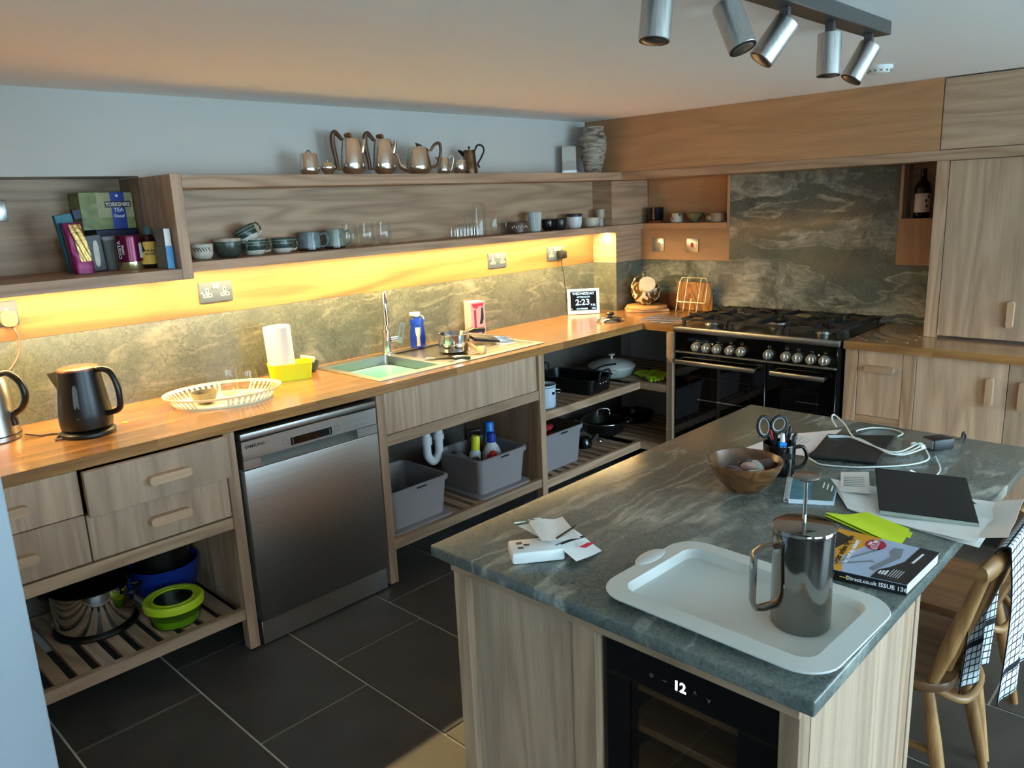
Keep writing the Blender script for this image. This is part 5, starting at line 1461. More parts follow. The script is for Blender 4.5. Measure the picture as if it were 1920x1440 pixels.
# patterned jug with an open mouth facing the room
jg = T('pottery_jug', 'swirl-patterned pottery jug tilted open toward the room', 'jug', (-0.155, -0.335, H + 0.0355))
jz = H + 0.0355
m = M(); m.ball((-0.155, -0.335, jz + 0.084), 0.093, 0.093, 0.086, 32, 18)
for i, p in enumerate(m.v):
    if p.z < jz + 0.004: m.v[i].z = jz + 0.0005
part(jg, 'belly', m, 'jug_swirl')
jd = Vector((-0.66, -0.56, 0.5)).normalized(); jc = Vector((-0.155, -0.335, jz + 0.09))
part(jg, 'mouth_collar', M().tube([jc + jd * 0.07, jc + jd * 0.085, jc + jd * 0.100, jc + jd * 0.104, jc + jd * 0.102, jc + jd * 0.080], [0.05, 0.049, 0.052, 0.050, 0.047, 0.044], 30, caps=False), 'cream_glaze', smooth=60)
part(jg, 'mouth_inside', M().tube([jc + jd * 0.0805, jc + jd * 0.0815], [0.0455, 0.0455], 30), 'olive_glaze')
part(jg, 'neck', M().tube([jc + Vector((0.0, 0.02, 0.07)), jc + Vector((0.0, 0.018, 0.1)), jc + Vector((0, 0.018, 0.112)), jc + Vector((0, 0.018, 0.12))], [0.02, 0.012, 0.012, 0.019], 16), 'olive_glaze')
part(jg, 'handle', M().tube(cr([jc + Vector((-0.02, 0.025, 0.1)), jc + Vector((-0.05, 0.05, 0.075)), jc + Vector((-0.068, 0.06, 0.03)), jc + Vector((-0.07, 0.045, -0.01))], 5), 0.008, 8), 'jug_swirl', smooth=60)
# olive board leaning against the splashback
ob_ = M().box(-0.115, 0.125, -0.01, 0.01, 0.0, 0.185, 0.004, 2)
ob_.rot(0.17, 'X').rot(-PI / 2, 'Z').move(-0.045, -0.635, H + 0.0025)
solo('chopping_board', ob_, 'board_olive', 'olive wood board leaning behind the wire bookstand', 'chopping board', (-0.045, -0.635, H))
solo('chopping_board', M().box(-0.01, 0.01, -0.08, 0.08, 0.0, 0.105, 0.003).rot(-0.15, 'Y').move(-0.028, -0.44, H + 0.0025), 'rosewood', 'small dark board standing behind the jug and bookstand', 'chopping board', (-0.028, -0.44, H))
# wire cookbook stand
bs = T('book_stand', 'brass wire cookbook stand beside the patterned jug', 'book stand', (-0.16, -0.66, H))
def W_(pts, r=0.0028): return M().tube(cr(pts, 5), r, 8)
yl, yr = -0.555, -0.755
zb = 0.06
def bsp(y_, z, off=0.0): return (-0.155 + 0.28 * (z) + off, y_, H + 0.0045 + z)
pts = [bsp(yl, zb), bsp(yl - 0.002, 0.17), bsp(yl - 0.012, 0.20), bsp(yl - 0.028, 0.208), bsp(yr + 0.028, 0.208), bsp(yr + 0.012, 0.20), bsp(yr + 0.002, 0.17), bsp(yr, zb)]
part(bs, 'back_loop', W_(pts), 'rack_wire', smooth=70)
part(bs, 'cross_wire', M().tube([bsp(yl, zb), bsp(yr, zb)], 0.0028, 8), 'rack_wire')
for y_ in (yl - 0.055, yr + 0.05):
    part(bs, 'back_wire', W_([bsp(y_, 0.206), bsp(y_, 0.03), (-0.16, y_, H + 0.0045), (-0.185, y_ + 0.012, H + 0.0042), (-0.20, y_ + 0.02, H + 0.005), (-0.195, y_ + 0.02, H + 0.05), (-0.175, y_ + 0.02, H + 0.095)]), 'rack_wire', smooth=70)
for y_ in (yl, yr):
    part(bs, 'rear_leg', M().tube([bsp(y_, zb), (-0.075, y_, H + 0.0045)], 0.0026, 8), 'rack_wire')

# soap bowl with sponge
sbw = T('soap_bowl', 'dark green pottery bowl beside the lime planter', 'bowl', (-2.525, -0.10, H))
part(sbw, 'bowl_shell', M().lathe([(0, 0.0005), (0.024, 0.0005), (0.036, 0.012), (0.044, 0.032), (0.045, 0.046), (0.042, 0.046), (0.040, 0.032), (0.032, 0.014), (0, 0.008)], 28, (-2.525, -0.10, H)), 'bowl_green')
solo('sponge', M().box(-0.032, 0.032, -0.022, 0.022, 0.0, 0.026, 0.004, 2).rot(0.22, 'Y').rot(-0.5, 'Z').move(-2.535, -0.10, H + 0.046), 'sponge', 'cream sponge block resting on the green bowl', 'sponge', (-2.535, -0.10, H + 0.04))
# lime planter with the kitchen roll
lp = T('lime_planter', 'bright lime plastic planter holding the kitchen roll', 'planter', (-2.655, -0.175, H))
m = M(); RR = lambda i, z: (rrect(-0.095 + i, 0.095 - i, -0.062 + i, 0.062 - i, 0.03, 5), z)
tub(m, [RR(0.010, 0.0005), RR(0.0, 0.074), RR(0.003, 0.0745), RR(0.013, 0.006)], None)
part(lp, 'planter_body', m.rot(-0.42, 'Z').move(-2.662, -0.165, H), 'lime_plastic')
kr = T('kitchen_roll', 'white kitchen roll standing in the lime planter', 'kitchen roll', (-2.69, -0.145, H + 0.0065))
krm = M().lathe([(0.019, 0.0), (0.0565, 0.0), (0.0575, 0.004), (0.0575, 0.224), (0.0565, 0.228), (0.019, 0.228), (0.019, 0.0)], 48)
tilt = lambda m: m.rot(-0.045, 'Y').move(-2.688, -0.148, H + 0.009)
part(kr, 'paper_wrap', tilt(krm), 'paper_roll')
part(kr, 'cardboard_core', tilt(M().lathe([(0.0175, 0.002), (0.0188, 0.002), (0.0188, 0.226), (0.0175, 0.226), (0.0175, 0.002)], 24)), 'cardboard_tube')

# oval pierced tray with bowl and two tumblers
ot = T('oval_tray', 'cream pierced metal oval tray by the dishwasher', 'tray', (-3.04, -0.31, H))
tcx, tcy, ang = -3.045, -0.305, -0.32
A0, B0, A1, B1, HT_ = 0.185, 0.135, 0.225, 0.168, 0.045
def trp(t, k, d=0.0):
    a = A0 + (A1 - A0) * k + d; b = B0 + (B1 - B0) * k + d
    x_, y_ = a * math.cos(t), b * math.sin(t)
    return Vector((tcx + x_ * math.cos(ang) - y_ * math.sin(ang), tcy + x_ * math.sin(ang) + y_ * math.cos(ang), H + 0.0015 + HT_ * k))
part(ot, 'tray_base', M().prism([tuple(trp(2 * PI * i / 64, 0.0)[:2]) for i in range(64)], H + 0.0005, H + 0.0025), 'cream_metal')
NP = 56
hand = {8, 9, 10, 11, 12, 13, 36, 37, 38, 39, 40, 41}
wall = M(); rimm = M()
def wall_quad(m, t0, t1, k0, k1, nn=3):
    for i in range(nn):
        a, b = t0 + (t1 - t0) * i / nn, t0 + (t1 - t0) * (i + 1) / nn
        m.add([trp(a, k0), trp(b, k0), trp(b, k1), trp(a, k1), trp(a, k0, -0.0012), trp(b, k0, -0.0012), trp(b, k1, -0.0012), trp(a, k1, -0.0012)],
              [(0, 1, 2, 3), (7, 6, 5, 4), (3, 2, 6, 7), (0, 4, 5, 1)])
wall_quad(wall, 0, 2 * PI, 0.0, 0.2, 112); wall_quad(wall, 0, 2 * PI, 0.82, 1.0, 112)
for i in range(NP):
    t0 = 2 * PI * i / NP; dt = 2 * PI / NP
    if i in hand:
        if i in (8, 36): wall_quad(wall, t0, t0 + dt * 0.4, 0.2, 0.82, 2)
        if i in (13, 41): wall_quad(wall, t0 + dt * 0.6, t0 + dt, 0.2, 0.82, 2)
        continue
    # pillar with a notched waist between pierced stars
    wall_quad(wall, t0 + dt * 0.26, t0 + dt * 0.74, 0.2, 0.44, 1); wall_quad(wall, t0 + dt * 0.40, t0 + dt * 0.60, 0.44, 0.58, 1); wall_quad(wall, t0 + dt * 0.26, t0 + dt * 0.74, 0.58, 0.82, 1)
part(ot, 'pierced_rim', wall, 'cream_metal', smooth=30)
part(ot, 'rim_bead', M().tube([trp(2 * PI * i / 80, 1.0, -0.0006) for i in range(80)], 0.0017, 6, closed=True), 'cream_metal', smooth=80)
bt = T('tea_bowl', 'small beige stoneware bowl on the oval tray', 'bowl', (-3.10, -0.275, H + 0.003))
part(bt, 'bowl_shell', M().lathe([(0, 0.0005), (0.026, 0.0005), (0.04, 0.012), (0.049, 0.035), (0.0505, 0.046), (0.048, 0.046), (0.045, 0.03), (0.034, 0.012), (0, 0.008)], 32, (-3.115, -0.285, H + 0.003)), 'stone_bowl')
def tumbler(x, y_, z, h, r, lab, group, mat='clear_glass', cat='glass'):
    t = T('glass_tumbler', lab, cat, (x, y_, z), group=group)
    part(t, 'glass_wall', M().lathe([(0.0, 0.0008), (r * 0.6, 0.0008), (r * 0.86, 0.012), (r, h * 0.35), (r * 0.98, h * 0.6), (r * 0.86, h)], 32), mat, world=False)
    part(t, 'glass_base', M().lathe([(0, 0.002), (r * 0.58, 0.002), (r * 0.7, 0.006), (r * 0.5, 0.008), (0, 0.007)], 28), mat, world=False)
    return t
tumbler(-2.985, -0.225, H + 0.003, 0.108, 0.043, 'left of the two stemless glasses on the oval tray', 'stemless glasses on the oval tray')
tumbler(-2.945, -0.315, H + 0.003, 0.108, 0.043, 'right of the two stemless glasses on the oval tray', 'stemless glasses on the oval tray')

# black kettle
kt_ = T('electric_kettle', 'matt black electric kettle on its base', 'kettle', (-3.565, -0.345, H))
kx, ky = -3.565, -0.345
part(kt_, 'power_base', M().lathe([(0, 0.0005), (0.083, 0.0005), (0.088, 0.005), (0.088, 0.014), (0.08, 0.02), (0, 0.02)], 40, (kx, ky, H)), 'black_plastic')
part(kt_, 'jug_body', M().lathe([(0, 0.0205), (0.07, 0.0205), (0.082, 0.03), (0.0845, 0.05), (0.083, 0.08), (0.077, 0.13), (0.07, 0.185), (0.0665, 0.225), (0.066, 0.2285), (0, 0.2285)], 44, (kx, ky, H)), 'black_satin')
part(kt_, 'lid', M().lathe([(0, 0.2287), (0.0655, 0.2287), (0.064, 0.235), (0.05, 0.239), (0, 0.2405)], 40, (kx, ky, H)), 'copper_lid')
sv = Vector((-0.62, 0.78, 0)).normalized(); sw = Vector((-sv.y, sv.x, 0)); kc = Vector((kx, ky, H))
m = M(); m.add([kc + sv * 0.05 + sw * 0.042 + Vector((0, 0, 0.23)), kc + sv * 0.05 - sw * 0.042 + Vector((0, 0, 0.23)), kc + sv * 0.118 + Vector((0, 0, 0.214)), kc + sv * 0.066 + Vector((0, 0, 0.13)), kc + sv * 0.06 + sw * 0.036 + Vector((0, 0, 0.16)), kc + sv * 0.06 - sw * 0.036 + Vector((0, 0, 0.16))],
      [(0, 1, 2), (0, 2, 4), (1, 5, 2), (4, 2, 3), (5, 3, 2), (0, 4, 3, 5, 1)])
part(kt_, 'spout', m, 'black_satin', smooth=0)
hv = Vector((0.62, -0.78, 0)).normalized()
pts = cr([kc + hv * 0.058 + Vector((0, 0, 0.226)), kc + hv * 0.088 + Vector((0, 0, 0.228)), kc + hv * 0.115 + Vector((0, 0, 0.215)), kc + hv * 0.132 + Vector((0, 0, 0.17)), kc + hv * 0.135 + Vector((0, 0, 0.115)), kc + hv * 0.124 + Vector((0, 0, 0.085)), kc + hv * 0.082 + Vector((0, 0, 0.072))], 6)
part(kt_, 'handle', M().tube(pts, 0.010, 12, flat=1.25, up=(0, 0, 1)), 'black_satin', smooth=70)
wv = Vector((-0.55, -0.83, 0)).normalized(); ww = Vector((-wv.y, wv.x, 0))
def wpt(a, z): 
    r = 0.0845 - max(0, z - 0.05) * 0.107 + 0.0012
    return kc + (wv * math.cos(a / 0.08) + ww * math.sin(a / 0.08)) * r + Vector((0, 0, z))
part(kt_, 'water_gauge', M().sheet(lambda u, v: wpt((u - 0.5) * 0.017 * min(1.0, 0.35 + 6 * min(v, 1 - v)), 0.07 + 0.115 * v), 4, 14, 0.001), 'window_strip')
# steel kettle at the left edge
k2 = T('electric_kettle', 'brushed steel kettle with a black handle at the left edge', 'kettle', (-3.80, -0.13, H))
kc = Vector((-3.805, -0.145, H))
part(k2, 'power_base', M().lathe([(0, 0.0005), (0.084, 0.0005), (0.088, 0.004), (0.088, 0.018), (0, 0.02)], 40, tuple(kc)), 'satin_steel')
part(k2, 'jug_body', M().lathe([(0, 0.0205), (0.086, 0.0205), (0.086, 0.024), (0.084, 0.04), (0.079, 0.13), (0.072, 0.2), (0.06, 0.222), (0.03, 0.23), (0, 0.231)], 44, tuple(kc)), 'satin_steel')
part(k2, 'seam', M().lathe([(0.0875, 0.0185), (0.0865, 0.0225), (0.085, 0.0225)], 40, tuple(kc)), 'black_plastic')
hv = Vector((0.70, -0.71, 0)).normalized()
pts = cr([kc + hv * 0.05 + Vector((0, 0, 0.228)), kc + hv * 0.09 + Vector((0, 0, 0.232)), kc + hv * 0.125 + Vector((0, 0, 0.20)), kc + hv * 0.135 + Vector((0, 0, 0.15)), kc + hv * 0.118 + Vector((0, 0, 0.11)), kc + hv * 0.084 + Vector((0, 0, 0.085)), kc + hv * 0.083 + Vector((0, 0, 0.05))], 6)
part(k2, 'handle', M().tube(pts, 0.0115, 12, flat=1.2, up=(0, 0, 1)), 'black_satin', smooth=70)
solo('kettle_cord', M().tube(cr([(-3.72, -0.19, H + 0.008), (-3.69, -0.24, H + 0.004), (-3.66, -0.25, H + 0.004), (-3.635, -0.275, H + 0.004), (-3.655, -0.315, H + 0.004), (-3.67, -0.345, H + 0.004), (-3.653, -0.36, H + 0.005)], 6), 0.0035, 8), 'cable_brown', 'thin dark cord between the two kettles', 'cable', (-3.69, -0.24, H), smooth=80)
solo('worktop_stopper', M().lathe([(0, 0.0005), (0.010, 0.0005), (0.009, 0.003), (0, 0.004)], 16, (-3.43, -0.31, H)), 'honey_label', 'tiny cream disc on the worktop right of the black kettle', 'disc', (-3.43, -0.31, H))

# ------------------------------------------------------------------ sockets and switches
def plate(name, label, x, z, w, parts_fn, cat='socket', y=-0.0107, group=None):
    t = T(name, label, cat, (x, y, z - 0.043), group=group)
    part(t, 'face_plate', M().box(x - w / 2, x + w / 2, y - 0.006, y, z - 0.043, z + 0.043, 0.003, 2), 'socket_window_tint')
    parts_fn(t, x, z, y - 0.006)
    return t
def dbl(t, x, z, y):
    for s in (-1, 1):
        c = x + s * 0.0385
        for dx_, dz_, w_, h_ in ((0, 0.008, 0.007, 0.011), (-0.0105, -0.013, 0.009, 0.007), (0.0105, -0.013, 0.009, 0.007)):
            e = part(t, 'pin_escutcheon', M().box(c + dx_ - w_, c + dx_ + w_, y - 0.001, y - 0.0001, z + dz_ - h_, z + dz_ + h_, 0.0004), 'socket_gold')
            part(e, 'pin_slot', M().box(c + dx_ - w_ * 0.42, c + dx_ + w_ * 0.42, y - 0.0014, y - 0.0009, z + dz_ - h_ * 0.42, z + dz_ + h_ * 0.42), 'black_plastic')
        part(t, 'rocker_switch', M().box(x + s * 0.0075 - 0.0062, x + s * 0.0075 + 0.0062, y - 0.004, y - 0.0001, z + 0.014, z + 0.034, 0.001), 'socket_gold')
        part(t, 'fixing_screw', M().cyl((x + s * 0.062, y - 0.001, z), (x + s * 0.062, y - 0.0001, z), 0.004, n=12), 'chrome')
plate('double_socket', 'double socket above the oval tray', -2.886, 1.307, 0.148, dbl)
plate('double_socket', 'double socket in the middle of the lit backboard', -1.183, 1.301, 0.148, dbl)
plate('double_socket', 'double socket with the black charger plugged in', -0.672, 1.302, 0.148, dbl)
plate('double_socket', 'double socket at the left edge with a brown plug', -3.705, 1.315, 0.148, dbl)
pg_ = T('mains_plug', 'brown three-pin plug in the leftmost socket', 'plug', (-3.668, -0.02, 1.29))
m = M(); m.prism(oval(-3.668, 1.298, 0.026, 0.028, 20, 2.6), -0.046, -0.0195, 'xz'); part(pg_, 'plug_body', m, 'plug_brown')
part(pg_, 'cord', M().tube(cr([(-3.662, -0.035, 1.272), (-3.655, -0.04, 1.25), (-3.65, -0.04, 1.22), (-3.66, -0.05, 1.17), (-3.69, -0.06, 1.13), (-3.73, -0.07, 1.09), (-3.75, -0.05, 1.0), (-3.74, -0.04, 0.93), (-3.735, -0.04, H + 0.006)], 6), 0.0045, 8), 'cable_brown', smooth=80)
pg_ = T('mains_plug', 'black charger plug in the rightmost socket of the sink wall', 'plug', (-0.635, -0.03, 1.27))
part(pg_, 'plug_body', M().box(-0.664, -0.61, -0.062, -0.0195, 1.268, 1.318, 0.006, 2), 'black_plastic')
part(pg_, 'cord', M().tube(cr([(-0.64, -0.045, 1.268), (-0.642, -0.04, 1.24), (-0.62, -0.03, 1.2), (-0.605, -0.025, 1.15), (-0.59, -0.02, 1.08), (-0.575, -0.02, 1.0), (-0.56, -0.03, H + 0.02)], 6), 0.0022, 7), 'cable_black', smooth=80)
# media plate inside the alcove
mp_ = T('wall_plate', 'steel data plate on the alcove back at the left edge', 'socket', (-3.59, 0.2, 1.63))
part(mp_, 'face_plate', M().box(-3.64, -3.553, 0.194, 0.1998, 1.635, 1.713, 0.003, 2), 'satin_steel')
part(mp_, 'port', M().box(-3.60, -3.58, 0.1925, 0.1939, 1.655, 1.668), 'black_plastic')
# switches on the range wall
def sq_switch(y_, lab, red):
    t = T('wall_switch', lab, 'switch', (0, y_, 1.268))
    part(t, 'face_plate', M().box(-0.0075, -0.0005, y_ - 0.044, y_ + 0.044, 1.268, 1.356, 0.003, 2), 'satin_steel')
    part(t, 'rocker_switch', M().box(-0.0115, -0.0076, y_ - (0.009 if red else 0.02), y_ + 0.009 - (0 if red else 0.011), 1.298, 1.326, 0.001), 'red_print' if red else 'brass_ring')
    for s in (-1, 1): part(t, 'fixing_screw', M().cyl((-0.0085, y_ + s * 0.03, 1.312), (-0.0076, y_ + s * 0.03, 1.312), 0.004, n=10), 'chrome')
sq_switch(-0.33, 'steel light switch nearest the corner on the range wall', False)
sq_switch(-0.584, 'steel switch with a red rocker left of the range', True)
# bottle beside the tall cupboard
ob2 = T('oil_bottle', 'small teal-labelled bottle tucked beside the tall cupboard', 'bottle', (-0.10, -2.02, H))
part(ob2, 'bottle_body', M().box(-0.125, -0.085, -2.043, -2.003, H + 0.0005, H + 0.06, 0.004), 'paper_pink')
part(ob2, 'label', M().box(-0.124, -0.086, -2.042, -2.004, H + 0.0602, H + 0.11, 0.003), 'notebook_teal')
part(ob2, 'cap', M().box(-0.119, -0.091, -2.037, -2.009, H + 0.1102, H + 0.15, 0.002), 'black_plastic')
# ------------------------------------------------------------------ silver on the top shelf
ZT = 1.7742
def silver(name, label, x, prof, mat='old_pewter', sx=1.0, sy=0.85, y=-0.15, body='pot_body', cat='pot', n=32):
    t = T(name, label, cat, (x, y, ZT))
    part(t, body, M().lathe(prof, n, (0, 0, 0), sx, sy), mat, world=False)
    return t
L_ = Vector((-0.80, 0.6, 0)); R_ = -L_
def P(d, a, z): return d * a + Vector((0, 0, z))
# big-bellied profile used by the pots, scaled by radius and height
def pot_prof(r, h, neck=0.78): return [(0, 0.0005), (r * 0.45, 0.0005), (r * 0.5, h * 0.02), (r * 0.86, h * 0.09), (r, h * 0.2), (r * 0.99, h * 0.35), (r * 0.9, h * 0.7), (r * neck, h * 0.95), (r * neck * 0.96, h), (0, h)]
t = silver('sugar_pot', 'lidded pewter pot at the left end of the top shelf', -2.455, pot_prof(0.044, 0.095, 0.86))
part(t, 'lid_handle', M().tube(cr([P(L_, -0.012, 0.094), P(L_, -0.002, 0.108), P(L_, 0.014, 0.094)], 4), 0.004, 8, flat=1.8), 'old_pewter', world=False)
t = silver('sugar_pot', 'squat pewter pot second from the left on the top shelf', -2.36, [(0, 0.0005), (0.016, 0.0005), (0.02, 0.008), (0.035, 0.028), (0.036, 0.04), (0.03, 0.052), (0.028, 0.056), (0, 0.058)])
part(t, 'lid_knob', M().lathe([(0, 0.058), (0.005, 0.058), (0.004, 0.068), (0, 0.07)], 12), 'old_pewter', world=False)
def coffee_pot(x, lab):
    t = silver('coffee_pot', lab, x, pot_prof(0.056, 0.158, 0.78))
    ld = part(t, 'lid', M().lathe([(0, 0.1582), (0.042, 0.1582), (0.040, 0.163), (0.02, 0.167), (0, 0.168)], 28, (0, 0, 0), 1, 0.85), 'old_pewter', world=False)
    part(ld, 'lid_grip', M().tube(cr([P(L_, 0.0, 0.168), P(L_, 0.006, 0.178), P(L_, 0.03, 0.176)], 4), [0.007, 0.008, 0.009, 0.0095, 0.01, 0.010, 0.009, 0.008, 0.006], 8, flat=1.2), 'rosewood', world=False)
    pts = cr([P(L_, 0.040, 0.158), P(L_, 0.055, 0.178), P(L_, 0.07, 0.192), P(L_, 0.082, 0.175), P(L_, 0.082, 0.13), P(L_, 0.074, 0.08), P(L_, 0.068, 0.028)], 5)
    part(t, 'handle', M().tube(pts, [0.008 + 0.004 * math.sin(i / 30 * PI) for i in range(len(pts))], 10, flat=1.1), 'rosewood', world=False, smooth=70)
    part(t, 'handle_lug', M().tube([P(L_, 0.04, 0.034), P(L_, 0.066, 0.03)], 0.006, 8), 'old_pewter', world=False)
    sp2 = M().tube(cr([P(R_, 0.045, 0.10), P(R_, 0.052, 0.13), P(R_, 0.06, 0.158)], 4), [0.012, 0.012, 0.012, 0.012, 0.011, 0.010, 0.009, 0.008, 0.007], 10)
    part(t, 'spout', sp2, 'old_pewter', world=False, smooth=70)
coffee_pot(-2.225, 'tall pewter coffee pot with a wooden handle, left of the pair')
coffee_pot(-2.045, 'tall pewter coffee pot with a wooden handle, right of the pair')
t = silver('teapot', 'round pewter teapot with a dark handle on the top shelf', -1.835, pot_prof(0.066, 0.125, 0.86))
part(t, 'lid', M().lathe([(0, 0.1252), (0.05, 0.1252), (0.045, 0.131), (0, 0.134)], 28, (0, 0, 0), 1, 0.85), 'old_pewter', world=False)
part(t, 'lid_grip', M().tube([P(R_, 0.0, 0.134), P(L_, 0.01, 0.148), P(R_, 0.02, 0.138)], [0.006, 0.007, 0.004], 8), 'rosewood', world=False)
pts = cr([P(R_, 0.06, 0.112), P(R_, 0.082, 0.14), P(R_, 0.105, 0.148), P(R_, 0.112, 0.12), P(R_, 0.105, 0.08), P(R_, 0.09, 0.045), P(R_, 0.064, 0.035)], 5)
part(t, 'handle', M().tube(pts, 0.0075, 10, flat=1.3), 'rosewood', world=False, smooth=70)
part(t, 'spout', M().tube(cr([P(L_, 0.05, 0.03), P(L_, 0.085, 0.045), P(L_, 0.10, 0.085), P(L_, 0.112, 0.105)], 4), [0.018, 0.018, 0.017, 0.016, 0.015, 0.014, 0.013, 0.012, 0.011, 0.010, 0.009, 0.009, 0.008], 12), 'old_pewter', world=False, smooth=70)
t = silver('cream_jug', 'small pewter cream jug right of the teapot', -1.655, pot_prof(0.036, 0.085, 0.8), y=-0.13)
part(t, 'handle', M().tube(cr([P(R_, 0.028, 0.08), P(R_, 0.045, 0.094), P(R_, 0.052, 0.075), P(R_, 0.04, 0.03), P(R_, 0.033, 0.02)], 5), 0.003, 8, flat=1.6), 'old_pewter', world=False, smooth=70)
part(t, 'lip', M().tube([P(L_, 0.022, 0.078), P(L_, 0.04, 0.09)], [0.012, 0.004], 10), 'old_pewter', world=False)
silver('sugar_bowl', 'open pewter sugar bowl beside the tarnished jug', -1.55, [(0, 0.0005), (0.018, 0.0005), (0.03, 0.006), (0.040, 0.024), (0.039, 0.05), (0.036, 0.073), (0.034, 0.074), (0.035, 0.04), (0, 0.012)], y=-0.14, body='bowl_body', cat='bowl')
t = silver('hot_water_jug', 'tarnished brown metal jug with a black looped handle', -1.462, [(0, 0.0005), (0.041, 0.0005), (0.042, 0.006), (0.038, 0.04), (0.033, 0.10), (0.031, 0.125), (0.0, 0.128)], mat='tarnished', sy=1.0, y=-0.12, body='jug_body', cat='jug')
part(t, 'lid_finial', M().lathe([(0, 0.128), (0.004, 0.129), (0.003, 0.134), (0.007, 0.138), (0.005, 0.143), (0, 0.145)], 14), 'tarnished_dark', world=False)
part(t, 'spout', M().tube([P(L_, 0.028, 0.10), P(L_, 0.045, 0.118), P(L_, 0.058, 0.126)], [0.012, 0.009, 0.004], 10), 'tarnished_dark', world=False)
part(t, 'handle', M().tube(cr([P(R_, 0.030, 0.122), P(R_, 0.045, 0.148), P(R_, 0.07, 0.145), P(R_, 0.078, 0.12), P(R_, 0.062, 0.085), P(R_, 0.044, 0.055), P(R_, 0.052, 0.035)], 5), 0.005, 9), 'tarnished_dark', world=False, smooth=70)
fr_ = T('picture_frame', 'clear glass photo block standing behind the stoneware vase', 'photo block', (-0.60, -0.09, ZT))
part(fr_, 'block', M().box(-0.05, 0.05, -0.012, 0.012, 0.0005, 0.168, 0.002).rot(-0.55, 'Z').move(-0.60, -0.085, ZT), 'clear_glass')
part(fr_, 'insert', M().box(-0.044, 0.044, -0.002, 0.002, 0.006, 0.162).rot(-0.55, 'Z').move(-0.60, -0.085, ZT), 'photo_card')
vz = T('stoneware_vase', 'tall mottled brown stoneware vase in the corner', 'vase', (-0.455, -0.155, ZT))
part(vz, 'vase_body', M().lathe([(0, 0.0005), (0.046, 0.0005), (0.05, 0.006), (0.062, 0.05), (0.078, 0.11), (0.087, 0.165), (0.084, 0.205), (0.07, 0.236), (0.064, 0.243), (0.066, 0.246), (0.068, 0.26), (0.07, 0.272), (0.062, 0.272), (0.058, 0.25), (0, 0.24)], 44), 'vase_glaze', world=False)

# ------------------------------------------------------------------ cups on the lower shelf
ZL = 1.4497
def cup(name, label, x, y, r, h, mat, prof=None, handle=None, hmat=None, group='cups on the long shelf', cat='cup', z=ZL, n=32, hr=0.004):
    t = T(name, label, cat, (x, y, z), group=group)
    pr_ = prof or [(0, 0.0005), (r * 0.62, 0.0005), (r * 0.78, h * 0.08), (r * 0.95, h * 0.35), (r, h * 0.97), (r * 0.98, h), (r * 0.94, h * 0.97), (r * 0.88, h * 0.35), (r * 0.6, h * 0.12), (0, h * 0.1)]
    part(t, 'cup_body', M().lathe(pr_, n), mat, world=False)
    if handle:
        a, big = handle; d = Vector((math.cos(a), math.sin(a), 0))
        rr = r * 0.94
        pts = cr([P(d, rr, h * 0.82), P(d, rr + big * 0.7, h * 0.9), P(d, rr + big, h * 0.58), P(d, rr + big * 0.7, h * 0.25), P(d, rr * 0.95, h * 0.2)], 5)
        part(t, 'handle', M().tube(pts, hr, 8, flat=1.5), hmat or mat, world=False, smooth=70)
    return t
HA = math.radians(-42)
cyl_prof = lambda r, h: [(0, 0.0005), (r * 0.9, 0.0005), (r, h * 0.06), (r * 0.97, h * 0.6), (r * 0.92, h), (r * 0.88, h), (r * 0.92, h * 0.5), (r * 0.88, h * 0.1), (0, h * 0.08)]
t = cup('pottery_cup', 'cream bowl with dark brush writing at the shelf left end', -2.955, -0.085, 0.044, 0.062, 'scrawl', cat='bowl')
for k, a in enumerate((-2.75, -2.45, -2.2, -1.95, -1.7, -1.4)):
    pts = [Vector((math.cos(a + 0.12 * math.sin(j)), math.sin(a + 0.12 * math.sin(j)), 0)) * (0.0385 + 0.0010 * j + (0.0035 if j > 1 else 0.0015)) + Vector((0, 0, 0.026 + 0.006 * j)) for j in range(5)]
    part(t, 'brush_mark', M().tube(pts, 0.0016, 5), 'ink_black', world=False)
cup('pottery_mug', 'wide dark green mug with a pale rim', -2.843, -0.085, 0.056, 0.078, 'mug_band', handle=(HA, 0.026))
cup('pottery_cup', 'green banded cup at the bottom of the leaning stack', -2.722, -0.085, 0.048, 0.07, 'cup_band', handle=(HA, 0.024))
cup('pottery_cup', 'green banded cup standing alone before the blue mug', -2.595, -0.095, 0.045, 0.066, 'cup_band', handle=(HA, 0.022))
t = cup('pottery_cup', 'green banded cup tilted on top of another cup', -2.722, -0.085, 0.046, 0.066, 'cup_band', handle=(HA, 0.022), z=ZL + 0.046)
t.location = (-2.735, -0.085, ZL + 0.058); t.rotation_euler = (math.radians(-16), math.radians(-20), 0)
cup('pottery_mug', 'blue-grey glazed mug with a large loop handle', -2.452, -0.085, 0.051, 0.082, 'mug_blue', cyl_prof(0.051, 0.082), (HA, 0.036), hr=0.0045)
cup('pottery_mug', 'grey-green glazed mug beside the clear tumblers', -2.318, -0.085, 0.050, 0.088, 'mug_grey', cyl_prof(0.050, 0.088), (HA, 0.034), hr=0.0045)
for x, lab in ((-2.235, 'left'), (-2.135, 'middle'), (-2.035, 'right')):
    tumbler(x, -0.09, ZL, 0.108, 0.038, lab + ' of the three clear tumblers on the shelf', 'clear tumblers on the long shelf')
